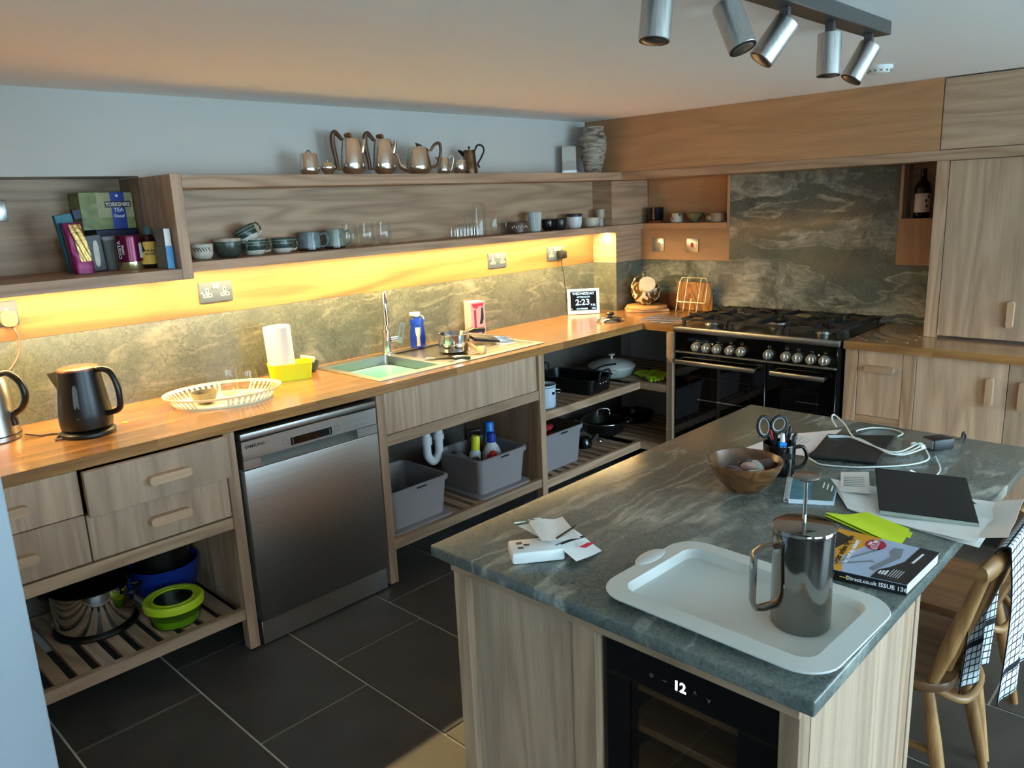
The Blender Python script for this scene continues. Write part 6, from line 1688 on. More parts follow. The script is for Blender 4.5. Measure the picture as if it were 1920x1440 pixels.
# toast rack
tk = T('toast_rack', 'small chrome wire toast rack on the shelf', 'toast rack', (-1.515, -0.11, ZL))
for k in range(7):
    a = -0.069 + 0.023 * k
    part(tk, 'divider_loop', M().tube(cr([(a, 0.025, 0.008), (a, 0.025, 0.05), (a, 0.02, 0.068), (a, 0.0, 0.075), (a, -0.02, 0.068), (a, -0.025, 0.05), (a, -0.025, 0.008)], 4), 0.0014, 6), 'chrome', world=False, smooth=70)
for s in (-1, 1):
    part(tk, 'base_wire', M().tube([(-0.072, 0.025 * s, 0.008), (0.072, 0.025 * s, 0.008)], 0.0018, 6), 'chrome', world=False)
    for a in (-0.06, 0.06): part(tk, 'ball_foot', M().ball((a, 0.025 * s, 0.0045), 0.004), 'chrome', world=False)
part(tk, 'carry_loop', M().tube(cr([(0, 0, 0.075), (0, 0.004, 0.09), (0, 0.009, 0.105), (0, 0, 0.114), (0, -0.009, 0.105), (0, -0.004, 0.09), (0, 0, 0.0755)], 4), 0.0014, 6), 'chrome', world=False, smooth=70)
tk.rotation_euler = (0, 0, -0.1)
def glassware(name, lab, x, y, prof, cat='glass'):
    t = T(name, lab, cat, (x, y, ZL)); part(t, 'glass_wall', M().lathe(prof, 28), 'clear_glass', world=False)
    part(t, 'glass_base', M().lathe([(0, 0.0035), (prof[1][0] * 0.9, 0.0035), (prof[1][0] * 0.8, 0.008), (0, 0.007)], 24), 'clear_glass', world=False)
glassware('glass_dome', 'tall clear glass dome on the shelf', -1.385, -0.09, [(0, 0.0008), (0.03, 0.0008), (0.036, 0.006), (0.037, 0.15), (0.033, 0.168), (0.02, 0.18), (0, 0.184)], 'glass dome')
glassware('small_glass', 'taller small glass beside the glass dome', -1.262, -0.085, [(0, 0.0008), (0.014, 0.0008), (0.02, 0.01), (0.023, 0.05), (0.021, 0.09)])
glassware('small_glass', 'shorter small glass beside the brown dish', -1.185, -0.085, [(0, 0.0008), (0.018, 0.0008), (0.02, 0.006), (0.023, 0.064)])
d_ = cup('serving_dish', 'low brown pottery dish with pale decoration', -1.092, -0.095, 0.066, 0.062, 'brown_glaze', [(0, 0.0005), (0.06, 0.0005), (0.066, 0.006), (0.066, 0.05), (0.063, 0.062), (0.06, 0.062), (0.06, 0.01), (0, 0.008)], cat='dish')
for a in range(9):
    an = math.radians(200 + a * 10); part(d_, 'decoration', M().ball((0.0665 * math.cos(an), 0.0665 * math.sin(an), 0.034 + 0.006 * (a % 2)), 0.004, 0.004, 0.006, 8, 6), 'cream_glaze', world=False)
t = T('fluted_beaker', 'tall pale fluted beaker on the shelf', 'beaker', (-0.962, -0.115, ZL), group='cups on the long shelf')
m = M(); n_ = 56
prof = [(0, 0.0005), (0.030, 0.0005), (0.032, 0.006), (0.041, 0.108), (0.0405, 0.112), (0.037, 0.111), (0.03, 0.01), (0, 0.008)]
m.lathe(prof, n_)
for i, p in enumerate(m.v):
    k = (i - 1) // n_
    if 1 <= k <= 2 and p.z > 0.005:
        s_ = 1 + (0.035 if i % 2 else -0.02); m.v[i] = Vector((p.x * s_, p.y * s_, p.z))
part(t, 'beaker_body', m, 'pale_glaze', world=False, smooth=15)
cup('small_cup', 'black fluted cup between the beaker and dark bowl', -0.845, -0.115, 0.040, 0.066, 'black_glaze')
cup('small_bowl', 'dark brown bowl beside the white two-tone bowl', -0.735, -0.11, 0.046, 0.066, 'dark_glaze', cat='bowl')
cup('small_bowl', 'white bowl with a dark rim on the shelf', -0.60, -0.115, 0.050, 0.088, 'two_tone', cat='bowl')
cup('small_bowl', 'cream bowl beside the small pale vase', -0.44, -0.12, 0.052, 0.058, 'cream_glaze', cat='bowl')
cup('small_vase', 'narrow-waisted pale vase at the right end of the shelf', -0.325, -0.105, 0.027, 0.105, 'small_vase_glaze', [(0, 0.0005), (0.019, 0.0005), (0.019, 0.006), (0.017, 0.03), (0.019, 0.045), (0.026, 0.06), (0.027, 0.08), (0.026, 0.104), (0.023, 0.105), (0.022, 0.07), (0, 0.05)], cat='vase')

# ------------------------------------------------------------------ range wall niche things
ZN = 1.4497
t = T('lidded_crock', 'black crock on a terracotta dish in the niche corner', 'crock', (0.068, -0.262, ZN))
part(t, 'terracotta_dish', M().lathe([(0, 0.0005), (0.046, 0.0005), (0.054, 0.016), (0.052, 0.016), (0, 0.012)], 32), 'terracotta', world=False)
part(t, 'crock_body', M().lathe([(0, 0.0165), (0.045, 0.0165), (0.05, 0.025), (0.052, 0.09), (0.055, 0.098), (0.05, 0.1), (0, 0.098)], 36), 'black_glaze', world=False)
cup('small_cup', 'pale spotted cup in the wall niche', 0.062, -0.427, 0.040, 0.058, 'spotted_cup', cyl_prof(0.040, 0.058), z=ZN, group='pots in the wall niche')
cup('small_bowl', 'flared olive green bowl in the wall niche', 0.062, -0.56, 0.057, 0.058, 'olive_glaze', [(0, 0.0005), (0.024, 0.0005), (0.026, 0.008), (0.045, 0.03), (0.057, 0.058), (0.054, 0.058), (0.04, 0.028), (0, 0.012)], z=ZN, group='pots in the wall niche', cat='bowl')
t = cup('small_cup', 'tan pot with a round side spout in the wall niche', 0.066, -0.718, 0.050, 0.056, 'tan_glaze', cyl_prof(0.05, 0.056), z=ZN, group='pots in the wall niche', cat='pot')
part(t, 'side_spout', M().tube([(-0.03, 0.03, 0.026), (-0.048, 0.042, 0.028), (-0.05, 0.044, 0.028), (-0.044, 0.04, 0.028)], [0.018, 0.017, 0.012, 0.010], 16), 'tan_glaze', world=False)
t = T('wine_bottle', 'dark wine bottle with a cream label in the narrow niche', 'bottle', (0.06, -1.895, 1.4547))
part(t, 'bottle_glass', M().lathe([(0, 0.0005), (0.036, 0.0005), (0.0375, 0.004), (0.0375, 0.15), (0.033, 0.172), (0.016, 0.195), (0.0145, 0.235), (0.016, 0.237), (0.016, 0.248), (0, 0.25)], 32), 'wine_glass_dark', world=False)
lb = part(t, 'label', M().sheet(lambda u, v: (0.0381 * math.cos(2.3 + 3.0 * u), 0.0381 * math.sin(2.3 + 3.0 * u), 0.03 + 0.095 * v), 20, 2), 'wine_label', world=False)
for a, z_, r_ in ((4.3, 0.108, 0.0075), (3.95, 0.088, 0.009), (4.1, 0.062, 0.008)):
    c_ = Vector((0.0384 * math.cos(a), 0.0384 * math.sin(a), z_)); part(lb, 'label_dot', M().ball(tuple(c_), r_ * 0.7, r_ * 0.7, r_, 10, 8), 'black_print', world=False)

# ------------------------------------------------------------------ alcove groceries
ZA = 1.4332
t = T('tea_box', 'green box of decaf tea bags at the back of the alcove', 'box', (-3.215, 0.12, ZA + 0.155))
solo('storage_box', M().box(-3.30, -3.145, 0.06, 0.185, ZA + 0.0005, ZA + 0.153, 0.002), 'navy_card', 'dark navy box under the tea box', 'box', (-3.22, 0.12, ZA))
ty0 = 0.075; tz = ZA + 0.1545
part(t, 'carton', M().box(-3.338, -3.139, ty0, 0.19, tz, tz + 0.142, 0.001), 'tea_green')
part(t, 'front_print', M().box(-3.275, -3.142, ty0 - 0.0006, ty0 - 0.0001, tz + 0.045, tz + 0.138), 'tea_pale')
part(t, 'blue_band', M().box(-3.225, -3.172, ty0 - 0.0012, ty0 - 0.0007, tz - 0.0, tz + 0.142), 'tea_blue')
part(t, 'name_band', M().box(-3.248, -3.15, ty0 - 0.0018, ty0 - 0.0013, tz + 0.083, tz + 0.107), 'black_print')
for s_, z_, sz in (('YORKSHIRE', 0.094, 0.0215), ('TEA', 0.073, 0.021), ('Decaf', 0.05, 0.0165)):
    txt(t, 'lettering', s_, sz, 'white_print', (-3.199, ty0 - 0.0022, tz + z_), (1, 0, 0), (0, 0, 1), squeeze=0.82 if s_ == 'YORKSHIRE' else 1.0, bold=True)
part(t, 'crest', M().prism(oval(-3.199, tz + 0.128, 0.006, 0.006, 5), ty0 - 0.0018, ty0 - 0.0013, 'xz'), 'white_print')
t = T('coffee_packet', 'crumpled purple and gold foil coffee packet in the alcove', 'packet', (-3.395, -0.06, ZA))
def foil(u, v):
    a = 2 * PI * u; w = 0.036 - 0.004 * v; d = 0.026 * (1 - 0.75 * v ** 3)
    c_, s_ = math.cos(a), math.sin(a)
    x_ = w * math.copysign(abs(c_) ** 0.5, c_); y_ = d * math.copysign(abs(s_) ** 0.5, s_)
    k = 0.0022 * math.sin(11 * u + 17 * v) + 0.0016 * math.sin(31 * u - 9 * v)
    return (-3.40 - 0.02 * v + x_ * (1 + k * 12), -0.05 + y_ * (1 + k * 20), ZA + 0.0008 + 0.185 * v)
part(t, 'foil_bag', M().sheet(foil, 40, 22), 'foil_purple', smooth=50)
part(t, 'gold_face', M().sheet(lambda u, v: (-3.40 - 0.02 * (0.25 + 0.75 * v) - 0.008 + 0.04 * u - 0.006 * v, -0.079 + 0.012 * (0.25 + 0.75 * v) ** 3 + 0.0016 * math.sin(13 * u + 9 * v), ZA + 0.045 + 0.135 * v), 10, 14, 0.0006), 'foil_gold')
t = T('card_packet', 'teal card packet behind the foil coffee packet', 'packet', (-3.42, -0.005, ZA))
part(t, 'carton', M().box(-0.03, 0.03, -0.012, 0.012, 0.001, 0.215, 0.001).rot(-0.12, 'Y').move(-3.405, 0.0, ZA + 0.004), 'teal_card')
part(t, 'top_flap', M().box(0.034, 0.062, -0.014, 0.010, 0.19, 0.225, 0.001).rot(-0.12, 'Y').move(-3.405, 0.0, ZA + 0.004), 'navy_card')
t = T('card_packet', 'dark card packet with a cream side label', 'packet', (-3.335, 0.01, ZA))
part(t, 'carton', M().box(-0.028, 0.028, -0.035, 0.035, 0.001, 0.135, 0.001).rot(-0.06, 'Y').move(-3.335, 0.015, ZA + 0.002), 'black_print')
part(t, 'label', M().prism(oval(-3.337, ZA + 0.068, 0.010, 0.05, 16, 3.0), -0.0218, -0.0204, 'xz'), 'cream_glaze')
t = T('storage_tub', 'translucent grey plastic tub beside the maroon coffee tin', 'tub', (-3.265, 0.03, ZA))
m = M(); RT = lambda i, z: (rrect(-0.038 + i, 0.038 - i, -0.038 + i, 0.038 - i, 0.014), z)
tub(m, [RT(0.008, 0.0008), RT(0.001, 0.115)], None); part(t, 'tub_body', m.move(-3.268, 0.02, ZA), 'card_grey')
m = M(); tub(m, [RT(-0.003, 0.1152), RT(-0.003, 0.128), RT(0.0, 0.130)], None); part(t, 'lid', m.move(-3.268, 0.02, ZA), 'tub_lid')
t = T('coffee_tin', 'maroon and gold coffee tin in the alcove', 'tin', (-3.247, -0.085, ZA))
part(t, 'tin_body', M().lathe([(0, 0.032), (0.044, 0.032), (0.044, 0.122), (0, 0.122)], 36, (-3.24, -0.085, ZA)), 'maroon_tin')
part(t, 'gold_base', M().lathe([(0, 0.0008), (0.0435, 0.0008), (0.0443, 0.003), (0.0443, 0.0318), (0, 0.0318)], 36, (-3.24, -0.085, ZA)), 'gold_tin')
part(t, 'lid', M().lathe([(0, 0.1222), (0.045, 0.1222), (0.0455, 0.126), (0.044, 0.131), (0.041, 0.1295), (0, 0.129)], 36, (-3.24, -0.085, ZA)), 'maroon_tin')
tcx2 = Vector((-3.24, -0.085, ZA))
def tinpt(a, z): return tcx2 + Vector((0.0446 * math.cos(a), 0.0446 * math.sin(a), z))
part(t, 'info_label', M().sheet(lambda u, v: tinpt(-1.05 + 0.75 * u, 0.045 + 0.055 * v), 6, 3, 0.0003), 'bottle_pale')
for s_, a, sz, mt in (('COSTA', -2.75, 0.021, 'white_print'), ('COFFEE', -2.42, 0.0105, 'white_print')):
    d2 = Vector((math.cos(a), math.sin(a), 0)); txt(t, 'lettering', s_, sz, mt, tcx2 + d2 * 0.0452 + Vector((0, 0, 0.078)), (0, 0, 1), Vector((0, 0, 1)).cross(d2) * -1 if False else d2.cross(Vector((0, 0, 1))), bold=True)
t = T('honey_bottle', 'squeezy honey bottle with a yellow label in the alcove', 'bottle', (-3.17, -0.095, ZA))
part(t, 'bottle_body', M().lathe([(0, 0.0008), (0.03, 0.0008), (0.034, 0.006), (0.034, 0.07), (0.028, 0.105), (0.016, 0.125), (0.014, 0.13), (0, 0.13)], 32, (-3.168, -0.095, ZA), 1, 0.75), 'honey_dark')
part(t, 'cap', M().lathe([(0, 0.1302), (0.0175, 0.1302), (0.016, 0.152), (0.011, 0.16), (0, 0.161)], 20, (-3.168, -0.095, ZA)), 'cap_teal')
part(t, 'label', M().sheet(lambda u, v: (-3.168 + 0.034 * math.sin(-1.25 + 1.9 * u) * (1 - 0.35 * max(0, v - 0.5)), -0.095 - 0.0263 * math.cos(-1.25 + 1.9 * u) * (1 - 0.25 * max(0, v - 0.5)) - 0.0006, ZA + 0.018 + 0.085 * v), 10, 6, 0.0004), 'honey_label')
for s_, z_ in (('PURE', 0.068), ('HONEY', 0.056)):
    txt(t, 'lettering', s_, 0.0125, 'ink_black', (-3.176, -0.1228, ZA + z_), (0.97, -0.2, 0), (0, 0, 1), bold=True)
t = T('small_carton', 'slim blue and white carton at the alcove right end', 'carton', (-3.15, -0.19, ZA))
part(t, 'carton', M().box(-3.165, -3.138, -0.235, -0.14, ZA + 0.0008, ZA + 0.085, 0.001), 'card_grey')
part(t, 'blue_face', M().box(-3.1645, -3.1385, -0.2366, -0.2354, ZA + 0.001, ZA + 0.084), 'card_blue')
part(t, 'upper_carton', M().box(-3.163, -3.140, -0.233, -0.15, ZA + 0.0855, ZA + 0.15, 0.001), 'card_grey')
part(t, 'white_face', M().box(-3.163, -3.140, -0.2345, -0.2335, ZA + 0.0855, ZA + 0.15), 'white_plastic')
# ------------------------------------------------------------------ pots under the drawers
zs_ = 0.1775
t = T('stock_pot', 'steel stock pot with a black lid under the drawers', 'stock pot', (-3.63, -0.29, zs_))
part(t, 'pot_body', M().lathe([(0, 0.0125), (0.128, 0.0125), (0.133, 0.02), (0.135, 0.165), (0.138, 0.168), (0.131, 0.168), (0.129, 0.03), (0, 0.02)], 44), 'chrome', world=False)
part(t, 'pot_base', M().lathe([(0, 0.0005), (0.142, 0.0005), (0.144, 0.006), (0.14, 0.012), (0, 0.0122)], 44), 'black_enamel', world=False)
part(t, 'lid', M().lathe([(0.136, 0.1685), (0.138, 0.172), (0.11, 0.196), (0.05, 0.21), (0, 0.212)], 44), 'black_gloss', world=False)
part(t, 'lid_knob', M().lathe([(0, 0.2125), (0.014, 0.2125), (0.018, 0.225), (0.022, 0.235), (0, 0.24)], 20), 'black_plastic', world=False)
for a in (-0.75, 2.4):
    d2 = Vector((math.cos(a), math.sin(a), 0)); s2 = Vector((-d2.y, d2.x, 0))
    part(t, 'handle', M().tube(cr([d2 * 0.134 + s2 * 0.04 + Vector((0, 0, .135)), d2 * 0.165 + s2 * 0.034 + Vector((0, 0, .138)), d2 * 0.165 - s2 * 0.034 + Vector((0, 0, .138)), d2 * 0.134 - s2 * 0.04 + Vector((0, 0, .135))], 5), 0.008, 10), 'black_plastic', world=False, smooth=70)
t = T('food_container', 'round glass food container with a lime lid', 'container', (-3.425, -0.50, zs_))
part(t, 'glass_dish', M().lathe([(0, 0.001), (0.078, 0.001), (0.086, 0.01), (0.095, 0.068), (0.092, 0.068), (0.083, 0.012), (0, 0.006)], 40), 'tub_glass', world=False)
part(t, 'contents', M().lathe([(0, 0.0065), (0.08, 0.0085), (0.084, 0.034), (0, 0.036)], 32), 'green_rubber', world=False)
ld = part(t, 'lid', M().lathe([(0.1, 0.0685), (0.104, 0.070), (0.105, 0.09), (0.098, 0.098), (0.085, 0.0975), (0.083, 0.093), (0.077, 0.0935), (0.076, 0.098), (0.068, 0.097), (0.068, 0.0905), (0.1, 0.0685)], 44), 'lime_rubber', world=False)
part(ld, 'lid_window', M().lathe([(0, 0.094), (0.068, 0.094), (0.068, 0.0925), (0, 0.0925)], 32), 'smoke_glass', world=False)
t = T('mixing_bowl', 'deep blue bowl behind the lime-lidded container', 'bowl', (-3.345, -0.23, zs_))
part(t, 'bowl_shell', M().lathe([(0, 0.001), (0.09, 0.001), (0.115, 0.03), (0.128, 0.1), (0.131, 0.13), (0.127, 0.13), (0.11, 0.035), (0, 0.01)], 40), 'blue_enamel', world=False)
t = T('black_pan', 'black pan stacked inside the deep blue bowl', 'pan', (-3.345, -0.23, zs_ + 0.012))
part(t, 'pan_body', M().lathe([(0, 0.003), (0.09, 0.006), (0.102, 0.04), (0.105, 0.225), (0.1, 0.225), (0.09, 0.05), (0, 0.03)], 40), 'black_enamel', world=False)
t = T('wire_sieve', 'steel sieve rims resting in the black pan', 'sieve', (-3.345, -0.23, zs_ + 0.24))
for k in range(3): part(t, 'rim_ring', M().tube([((0.1 - 0.012 * k) * math.cos(i * PI / 16), (0.1 - 0.012 * k) * math.sin(i * PI / 16), 0.004 + 0.010 * k) for i in range(32)], 0.0028, 6, closed=True), 'satin_steel', world=False, smooth=80)

# ------------------------------------------------------------------ under the sink
def waste(name, lab, pts, r, rings=()):
    t = T(name, lab, 'pipe', (pts[0][0], pts[0][1], pts[-1][2]))
    part(t, 'pipe_run', M().tube(cr(pts, 6), r, 14), 'pipe_white', smooth=70)
    for (p, q) in rings: part(t, 'coupling_nut', M().cyl(p, q, r * 1.3, n=16), 'pipe_white')
waste('waste_trap', 'white plastic waste trap under the sink', [(-2.03, -0.30, 0.70), (-2.03, -0.30, 0.6), (-2.03, -0.30, 0.45), (-2.025, -0.30, 0.395), (-1.99, -0.30, 0.362), (-1.955, -0.30, 0.395), (-1.95, -0.30, 0.45), (-1.95, -0.30, 0.6), (-1.95, -0.28, 0.66)], 0.0215, [((-2.03, -0.30, 0.46), (-2.03, -0.30, 0.50)), ((-1.95, -0.30, 0.47), (-1.95, -0.30, 0.5))])
waste('waste_elbow', 'short white elbow pipe at the left under the sink', [(-2.30, -0.25, 0.62), (-2.30, -0.25, 0.56), (-2.31, -0.25, 0.525), (-2.35, -0.25, 0.505), (-2.42, -0.25, 0.50)], 0.02, [((-2.345, -0.25, 0.507), (-2.375, -0.25, 0.503))])
def crate(x0, x1, y0, y1, z, h, lab, lid_under=True):
    t = T('storage_crate', lab, 'crate', ((x0 + x1) / 2, (y0 + y1) / 2, z))
    cx, cy = (x0 + x1) / 2, (y0 + y1) / 2
    R4 = lambda i, zz, r=0.03: (rrect(x0 + i, x1 - i, y0 + i, y1 - i, r), zz)
    zb_ = z + (0.0155 if lid_under else 0.001)
    m = M(); tub(m, [R4(0.022, zb_), R4(0.008, z + h - 0.022), R4(0.0, z + h - 0.022), R4(-0.002, z + h - 0.004), R4(0.002, z + h), R4(0.010, z + h), R4(0.012, z + h - 0.02), R4(0.026, zb_ + 0.004)], None)
    b_ = part(t, 'crate_body', m, 'tub_grey')
    part(b_, 'grip_slot', M().box(cx - 0.028, cx + 0.028, y0 - 0.0035, y0 - 0.0018, z + h - 0.017, z + h - 0.009), 'black_plastic')
    if lid_under:
        m = M(); tub(m, [R4(0.006, z + 0.001), R4(-0.008, z + 0.003), R4(-0.010, z + 0.014), R4(0.004, z + 0.015)], None); part(t, 'lid_underneath', m, 'tub_grey')
    return t
zk = 0.2035
crate(-2.488, -2.142, -0.595, -0.24, zk, 0.20, 'left grey plastic crate under the sink')
crate(-1.948, -1.602, -0.595, -0.26, zk, 0.20, 'right grey plastic crate of cleaning bottles under the sink')
crate(-1.46, -1.10, -0.565, -0.24, 0.1835, 0.215, 'grey plastic crate with a bag on it in the corner unit', False)
def bottle(lab, x, y, z, prof, mat, cap=None, capmat=None, cat='bottle', tilt=(0, 0)):
    t = T('cleaning_bottle', lab, cat, (x, y, z), group='cleaning bottles in the right crate')
    part(t, 'bottle_body', M().lathe(prof, 24, (0, 0, 0), 1, 0.7), mat, world=False)
    if cap: part(t, 'cap', M().lathe(cap, 20), capmat, world=False)
    t.rotation_euler = (tilt[0], tilt[1], -0.6)
    return t
zz = zk + 0.021
bottle('yellow-topped white bottle in the grey crate', -1.83, -0.42, zz, [(0, 0.001), (0.03, 0.001), (0.03, 0.16), (0.02, 0.18), (0, 0.18)], 'bottle_pale', [(0, 0.1802), (0.022, 0.1802), (0.022, 0.24), (0.018, 0.252), (0, 0.254)], 'bottle_yellow', tilt=(0, 0.08))
bottle('white bottle with a dark blue cap in the grey crate', -1.715, -0.44, zz, [(0, 0.001), (0.045, 0.001), (0.05, 0.02), (0.05, 0.14), (0.035, 0.175), (0.018, 0.195), (0, 0.196)], 'bottle_pale', [(0, 0.1962), (0.022, 0.1962), (0.021, 0.245), (0, 0.248)], 'spray_blue')
bottle('tall light blue capped bottle in the grey crate', -1.66, -0.37, zz, [(0, 0.001), (0.034, 0.001), (0.034, 0.2), (0.026, 0.215), (0, 0.216)], 'notebook_teal', [(0, 0.2162), (0.028, 0.2162), (0.026, 0.27), (0.02, 0.28), (0, 0.281)], 'bottle_blue')
t = bottle('amber bottle with a black spray head in the grey crate', -1.72, -0.34, zz, [(0, 0.001), (0.035, 0.001), (0.035, 0.16), (0.015, 0.2), (0, 0.2)], 'amber')
part(t, 'spray_head', M().box(-0.045, 0.02, -0.013, 0.013, 0.225, 0.25, 0.006, 2).box(-0.013, 0.013, -0.012, 0.012, 0.2005, 0.2265), 'black_plastic', world=False)
part(t, 'trigger', M().tube([(-0.03, 0, 0.225), (-0.045, 0, 0.2), (-0.048, 0, 0.18)], 0.005, 8), 'black_plastic', world=False)
t = bottle('red plastic scoop bottle at the front of the crate', -1.80, -0.475, zz, [(0, 0.001), (0.028, 0.001), (0.03, 0.09), (0.028, 0.15), (0.015, 0.18), (0, 0.185)], 'red_plastic', tilt=(0.1, 0.25))
t = T('carrier_bag', 'folded dark grey bag in the left of the right crate', 'bag', (-1.87, -0.36, zk + 0.02))
part(t, 'bag_body', M().sheet(lambda u, v: (-1.905 + 0.07 * u + 0.01 * math.sin(7 * v), -0.50 + 0.2 * v, zk + 0.03 + 0.15 * math.sin(PI * (0.15 + 0.7 * u)) + 0.012 * math.sin(8 * v + 4 * u)), 10, 12, 0.002), 'card_grey')
t = T('shopping_net', 'dark cloth bundle lying inside the left crate', 'cloth', (-2.33, -0.45, zk + 0.02))
m = M(); m.ball((-2.33, -0.42, zk + 0.065), 0.12, 0.12, 0.042, 24, 12)
for i, p in enumerate(m.v): m.v[i] = p + Vector((0, 0, 0.008 * math.sin(60 * p.x) * math.sin(47 * p.y)))
part(t, 'cloth_folds', m, 'folder_black')

# ------------------------------------------------------------------ corner unit pans
zm = 0.5535
t = T('enamel_pot', 'pale blue enamel pot at the front of the upper shelf', 'pot', (-1.40, -0.535, zm))
part(t, 'pot_body', M().lathe([(0, 0.001), (0.058, 0.001), (0.062, 0.006), (0.064, 0.118), (0.067, 0.12), (0.0665, 0.124), (0.061, 0.122), (0.058, 0.01), (0, 0.006)], 36), 'enamel_blue', world=False)
part(t, 'rim_line', M().lathe([(0.0655, 0.112), (0.0665, 0.1135), (0.0655, 0.115)], 36), 'navy_card', world=False)
part(t, 'inside', M().lathe([(0, 0.110), (0.0605, 0.110)], 30), 'dark_glaze', world=False)
d2 = Vector((0.55, -0.83, 0)).normalized(); s2 = Vector((-d2.y, d2.x, 0))
part(t, 'handle', M().tube(cr([d2 * 0.062 + s2 * 0.026 + Vector((0, 0, 0.09)), d2 * 0.088 + s2 * 0.028 + Vector((0, 0, 0.086)), d2 * 0.088 - s2 * 0.028 + Vector((0, 0, 0.086)), d2 * 0.062 - s2 * 0.026 + Vector((0, 0, 0.09))], 5), 0.004, 8), 'chrome', world=False, smooth=70)
part(t, 'handle_rivet', M().box(-0.01, 0.01, -0.003, 0.003, 0, 0.02).move(0, -0.064, 0.075), 'chrome', world=False)
t = T('roasting_tin', 'black deep roasting tin with upright handles', 'roasting tin', (-0.99, -0.40, zm), rz=0.12)
m = M(); R5 = lambda i, z: (rrect(-0.118 + i, 0.118 - i, -0.195 + i, 0.195 - i, 0.03), z)
tub(m, [R5(0.008, 0.001), R5(0.0, 0.082), R5(-0.008, 0.083), R5(-0.008, 0.087), R5(0.004, 0.087), R5(0.012, 0.008)], None)
part(t, 'tin_body', m, 'black_enamel', world=False)
for s in (-1, 1):
    hnd = part(t, 'handle', M().tube(cr([(-0.05, s * 0.198, 0.06), (-0.055, s * 0.208, 0.095), (-0.045, s * 0.212, 0.125), (0.045, s * 0.212, 0.125), (0.055, s * 0.208, 0.095), (0.05, s * 0.198, 0.06)], 5), 0.006, 8), 'cast_iron', world=False, smooth=70)
    for k in (-1, 0, 1): part(hnd, 'rivet', M().ball((0.03 * k, s * 0.198, 0.055), 0.005, 0.005, 0.005, 10, 6), 'chrome', world=False)
t = T('shallow_casserole', 'pale grey-green cast casserole with a cream lid', 'casserole', (-0.60, -0.385, zm))
part(t, 'casserole_body', M().lathe([(0, 0.001), (0.10, 0.001), (0.125, 0.015), (0.142, 0.055), (0.143, 0.062), (0.135, 0.062), (0.12, 0.02), (0, 0.01)], 44), 'casserole_body', world=False)
ld = part(t, 'lid', M().lathe([(0.145, 0.0625), (0.147, 0.068), (0.13, 0.082), (0.09, 0.096), (0.04, 0.104), (0, 0.106)], 44), 'casserole_lid', world=False)
part(ld, 'lid_knob', M().lathe([(0, 0.1062), (0.008, 0.1062), (0.007, 0.125), (0.02, 0.13), (0.022, 0.135), (0.018, 0.139), (0, 0.14)], 24), 'cream_glaze', world=False)
for s in (-1, 1): part(t, 'side_handle', M().tube(cr([(s * 0.138, 0.05, 0.055), (s * 0.165, 0.035, 0.058), (s * 0.165, -0.035, 0.058), (s * 0.138, -0.05, 0.055)], 4), 0.008, 8), 'casserole_body', world=False, smooth=70)
t.rotation_euler = (0, 0, 0.5)
t = T('frying_handle', 'dark pan handle resting on the cream casserole lid', 'utensil', (-0.80, -0.48, zm + 0.09))
part(t, 'handle', M().tube(cr([(-0.88, -0.47, zm + 0.098), (-0.80, -0.475, zm + 0.108), (-0.70, -0.49, zm + 0.104)], 4), 0.006, 8), 'black_plastic')
part(t, 'hanging_tip', M().ball((-0.692, -0.491, zm + 0.1035), 0.006), 'chrome')
def glove(x, y, rz, lab):
    t = T('rubber_glove', lab, 'glove', (x, y, zm + 0.004), rz=rz, group='green rubber gloves')
    m = M()
    m.sheet(lambda u, v: (0.05 * math.cos(2 * PI * u) * (0.75 + 0.25 * v), -0.02 + 0.13 * v, 0.018 + 0.016 * math.sin(2 * PI * u) + 0.004 * math.sin(9 * v)), 18, 8)
    part(t, 'cuff', m, 'green_rubber', world=False, smooth=60)
    pm = M(); pm.ball((0, -0.035, 0.017), 0.044, 0.04, 0.015, 18, 10); part(t, 'palm', pm, 'green_rubber', world=False)
    for k in range(4):
        a = -0.033 + 0.022 * k
        part(t, 'finger', M().tube(cr([(a, -0.055, 0.014), (a * 1.1, -0.085, 0.014), (a * 1.15, -0.108 + 0.006 * abs(k - 1.5), 0.010)], 4), [0.0105] * 6 + [0.0095, 0.008, 0.004], 8), 'green_rubber', world=False, smooth=70)
    part(t, 'thumb', M().tube(cr([(0.035, -0.02, 0.016), (0.058, -0.045, 0.014), (0.062, -0.07, 0.011)], 4), [0.011] * 6 + [0.0095, 0.008, 0.004], 8), 'green_rubber', world=False, smooth=70)
glove(-0.565, -0.64, -0.5, 'nearer lime green rubber glove in the corner unit')
glove(-0.48, -0.70, -0.15, 'farther lime green rubber glove next to the range')
zl = 0.1835
t = T('glass_lid_pan', 'large black pan with a glass lid on the bottom shelf', 'pan', (-0.62, -0.33, zl))
part(t, 'pan_body', M().lathe([(0, 0.001), (0.10, 0.001), (0.128, 0.02), (0.14, 0.075), (0.142, 0.08), (0.136, 0.08), (0.12, 0.025), (0, 0.01)], 44), 'black_enamel', world=False)
ld = part(t, 'lid', M().lathe([(0.14, 0.0805), (0.141, 0.085), (0.12, 0.102), (0.06, 0.118), (0, 0.122)], 44), 'smoke_glass', world=False)
part(ld, 'lid_handle', M().tube(cr([(-0.04, 0, 0.118), (-0.034, 0, 0.148), (0, 0, 0.156), (0.034, 0, 0.148), (0.04, 0, 0.118)], 4), 0.005, 8), 'chrome', world=False, smooth=70)
part(ld, 'lid_rim', M().tube([(0.1405 * math.cos(i * PI / 20), 0.1405 * math.sin(i * PI / 20), 0.083) for i in range(40)], 0.0028, 6, closed=True), 'chrome', world=False, smooth=80)
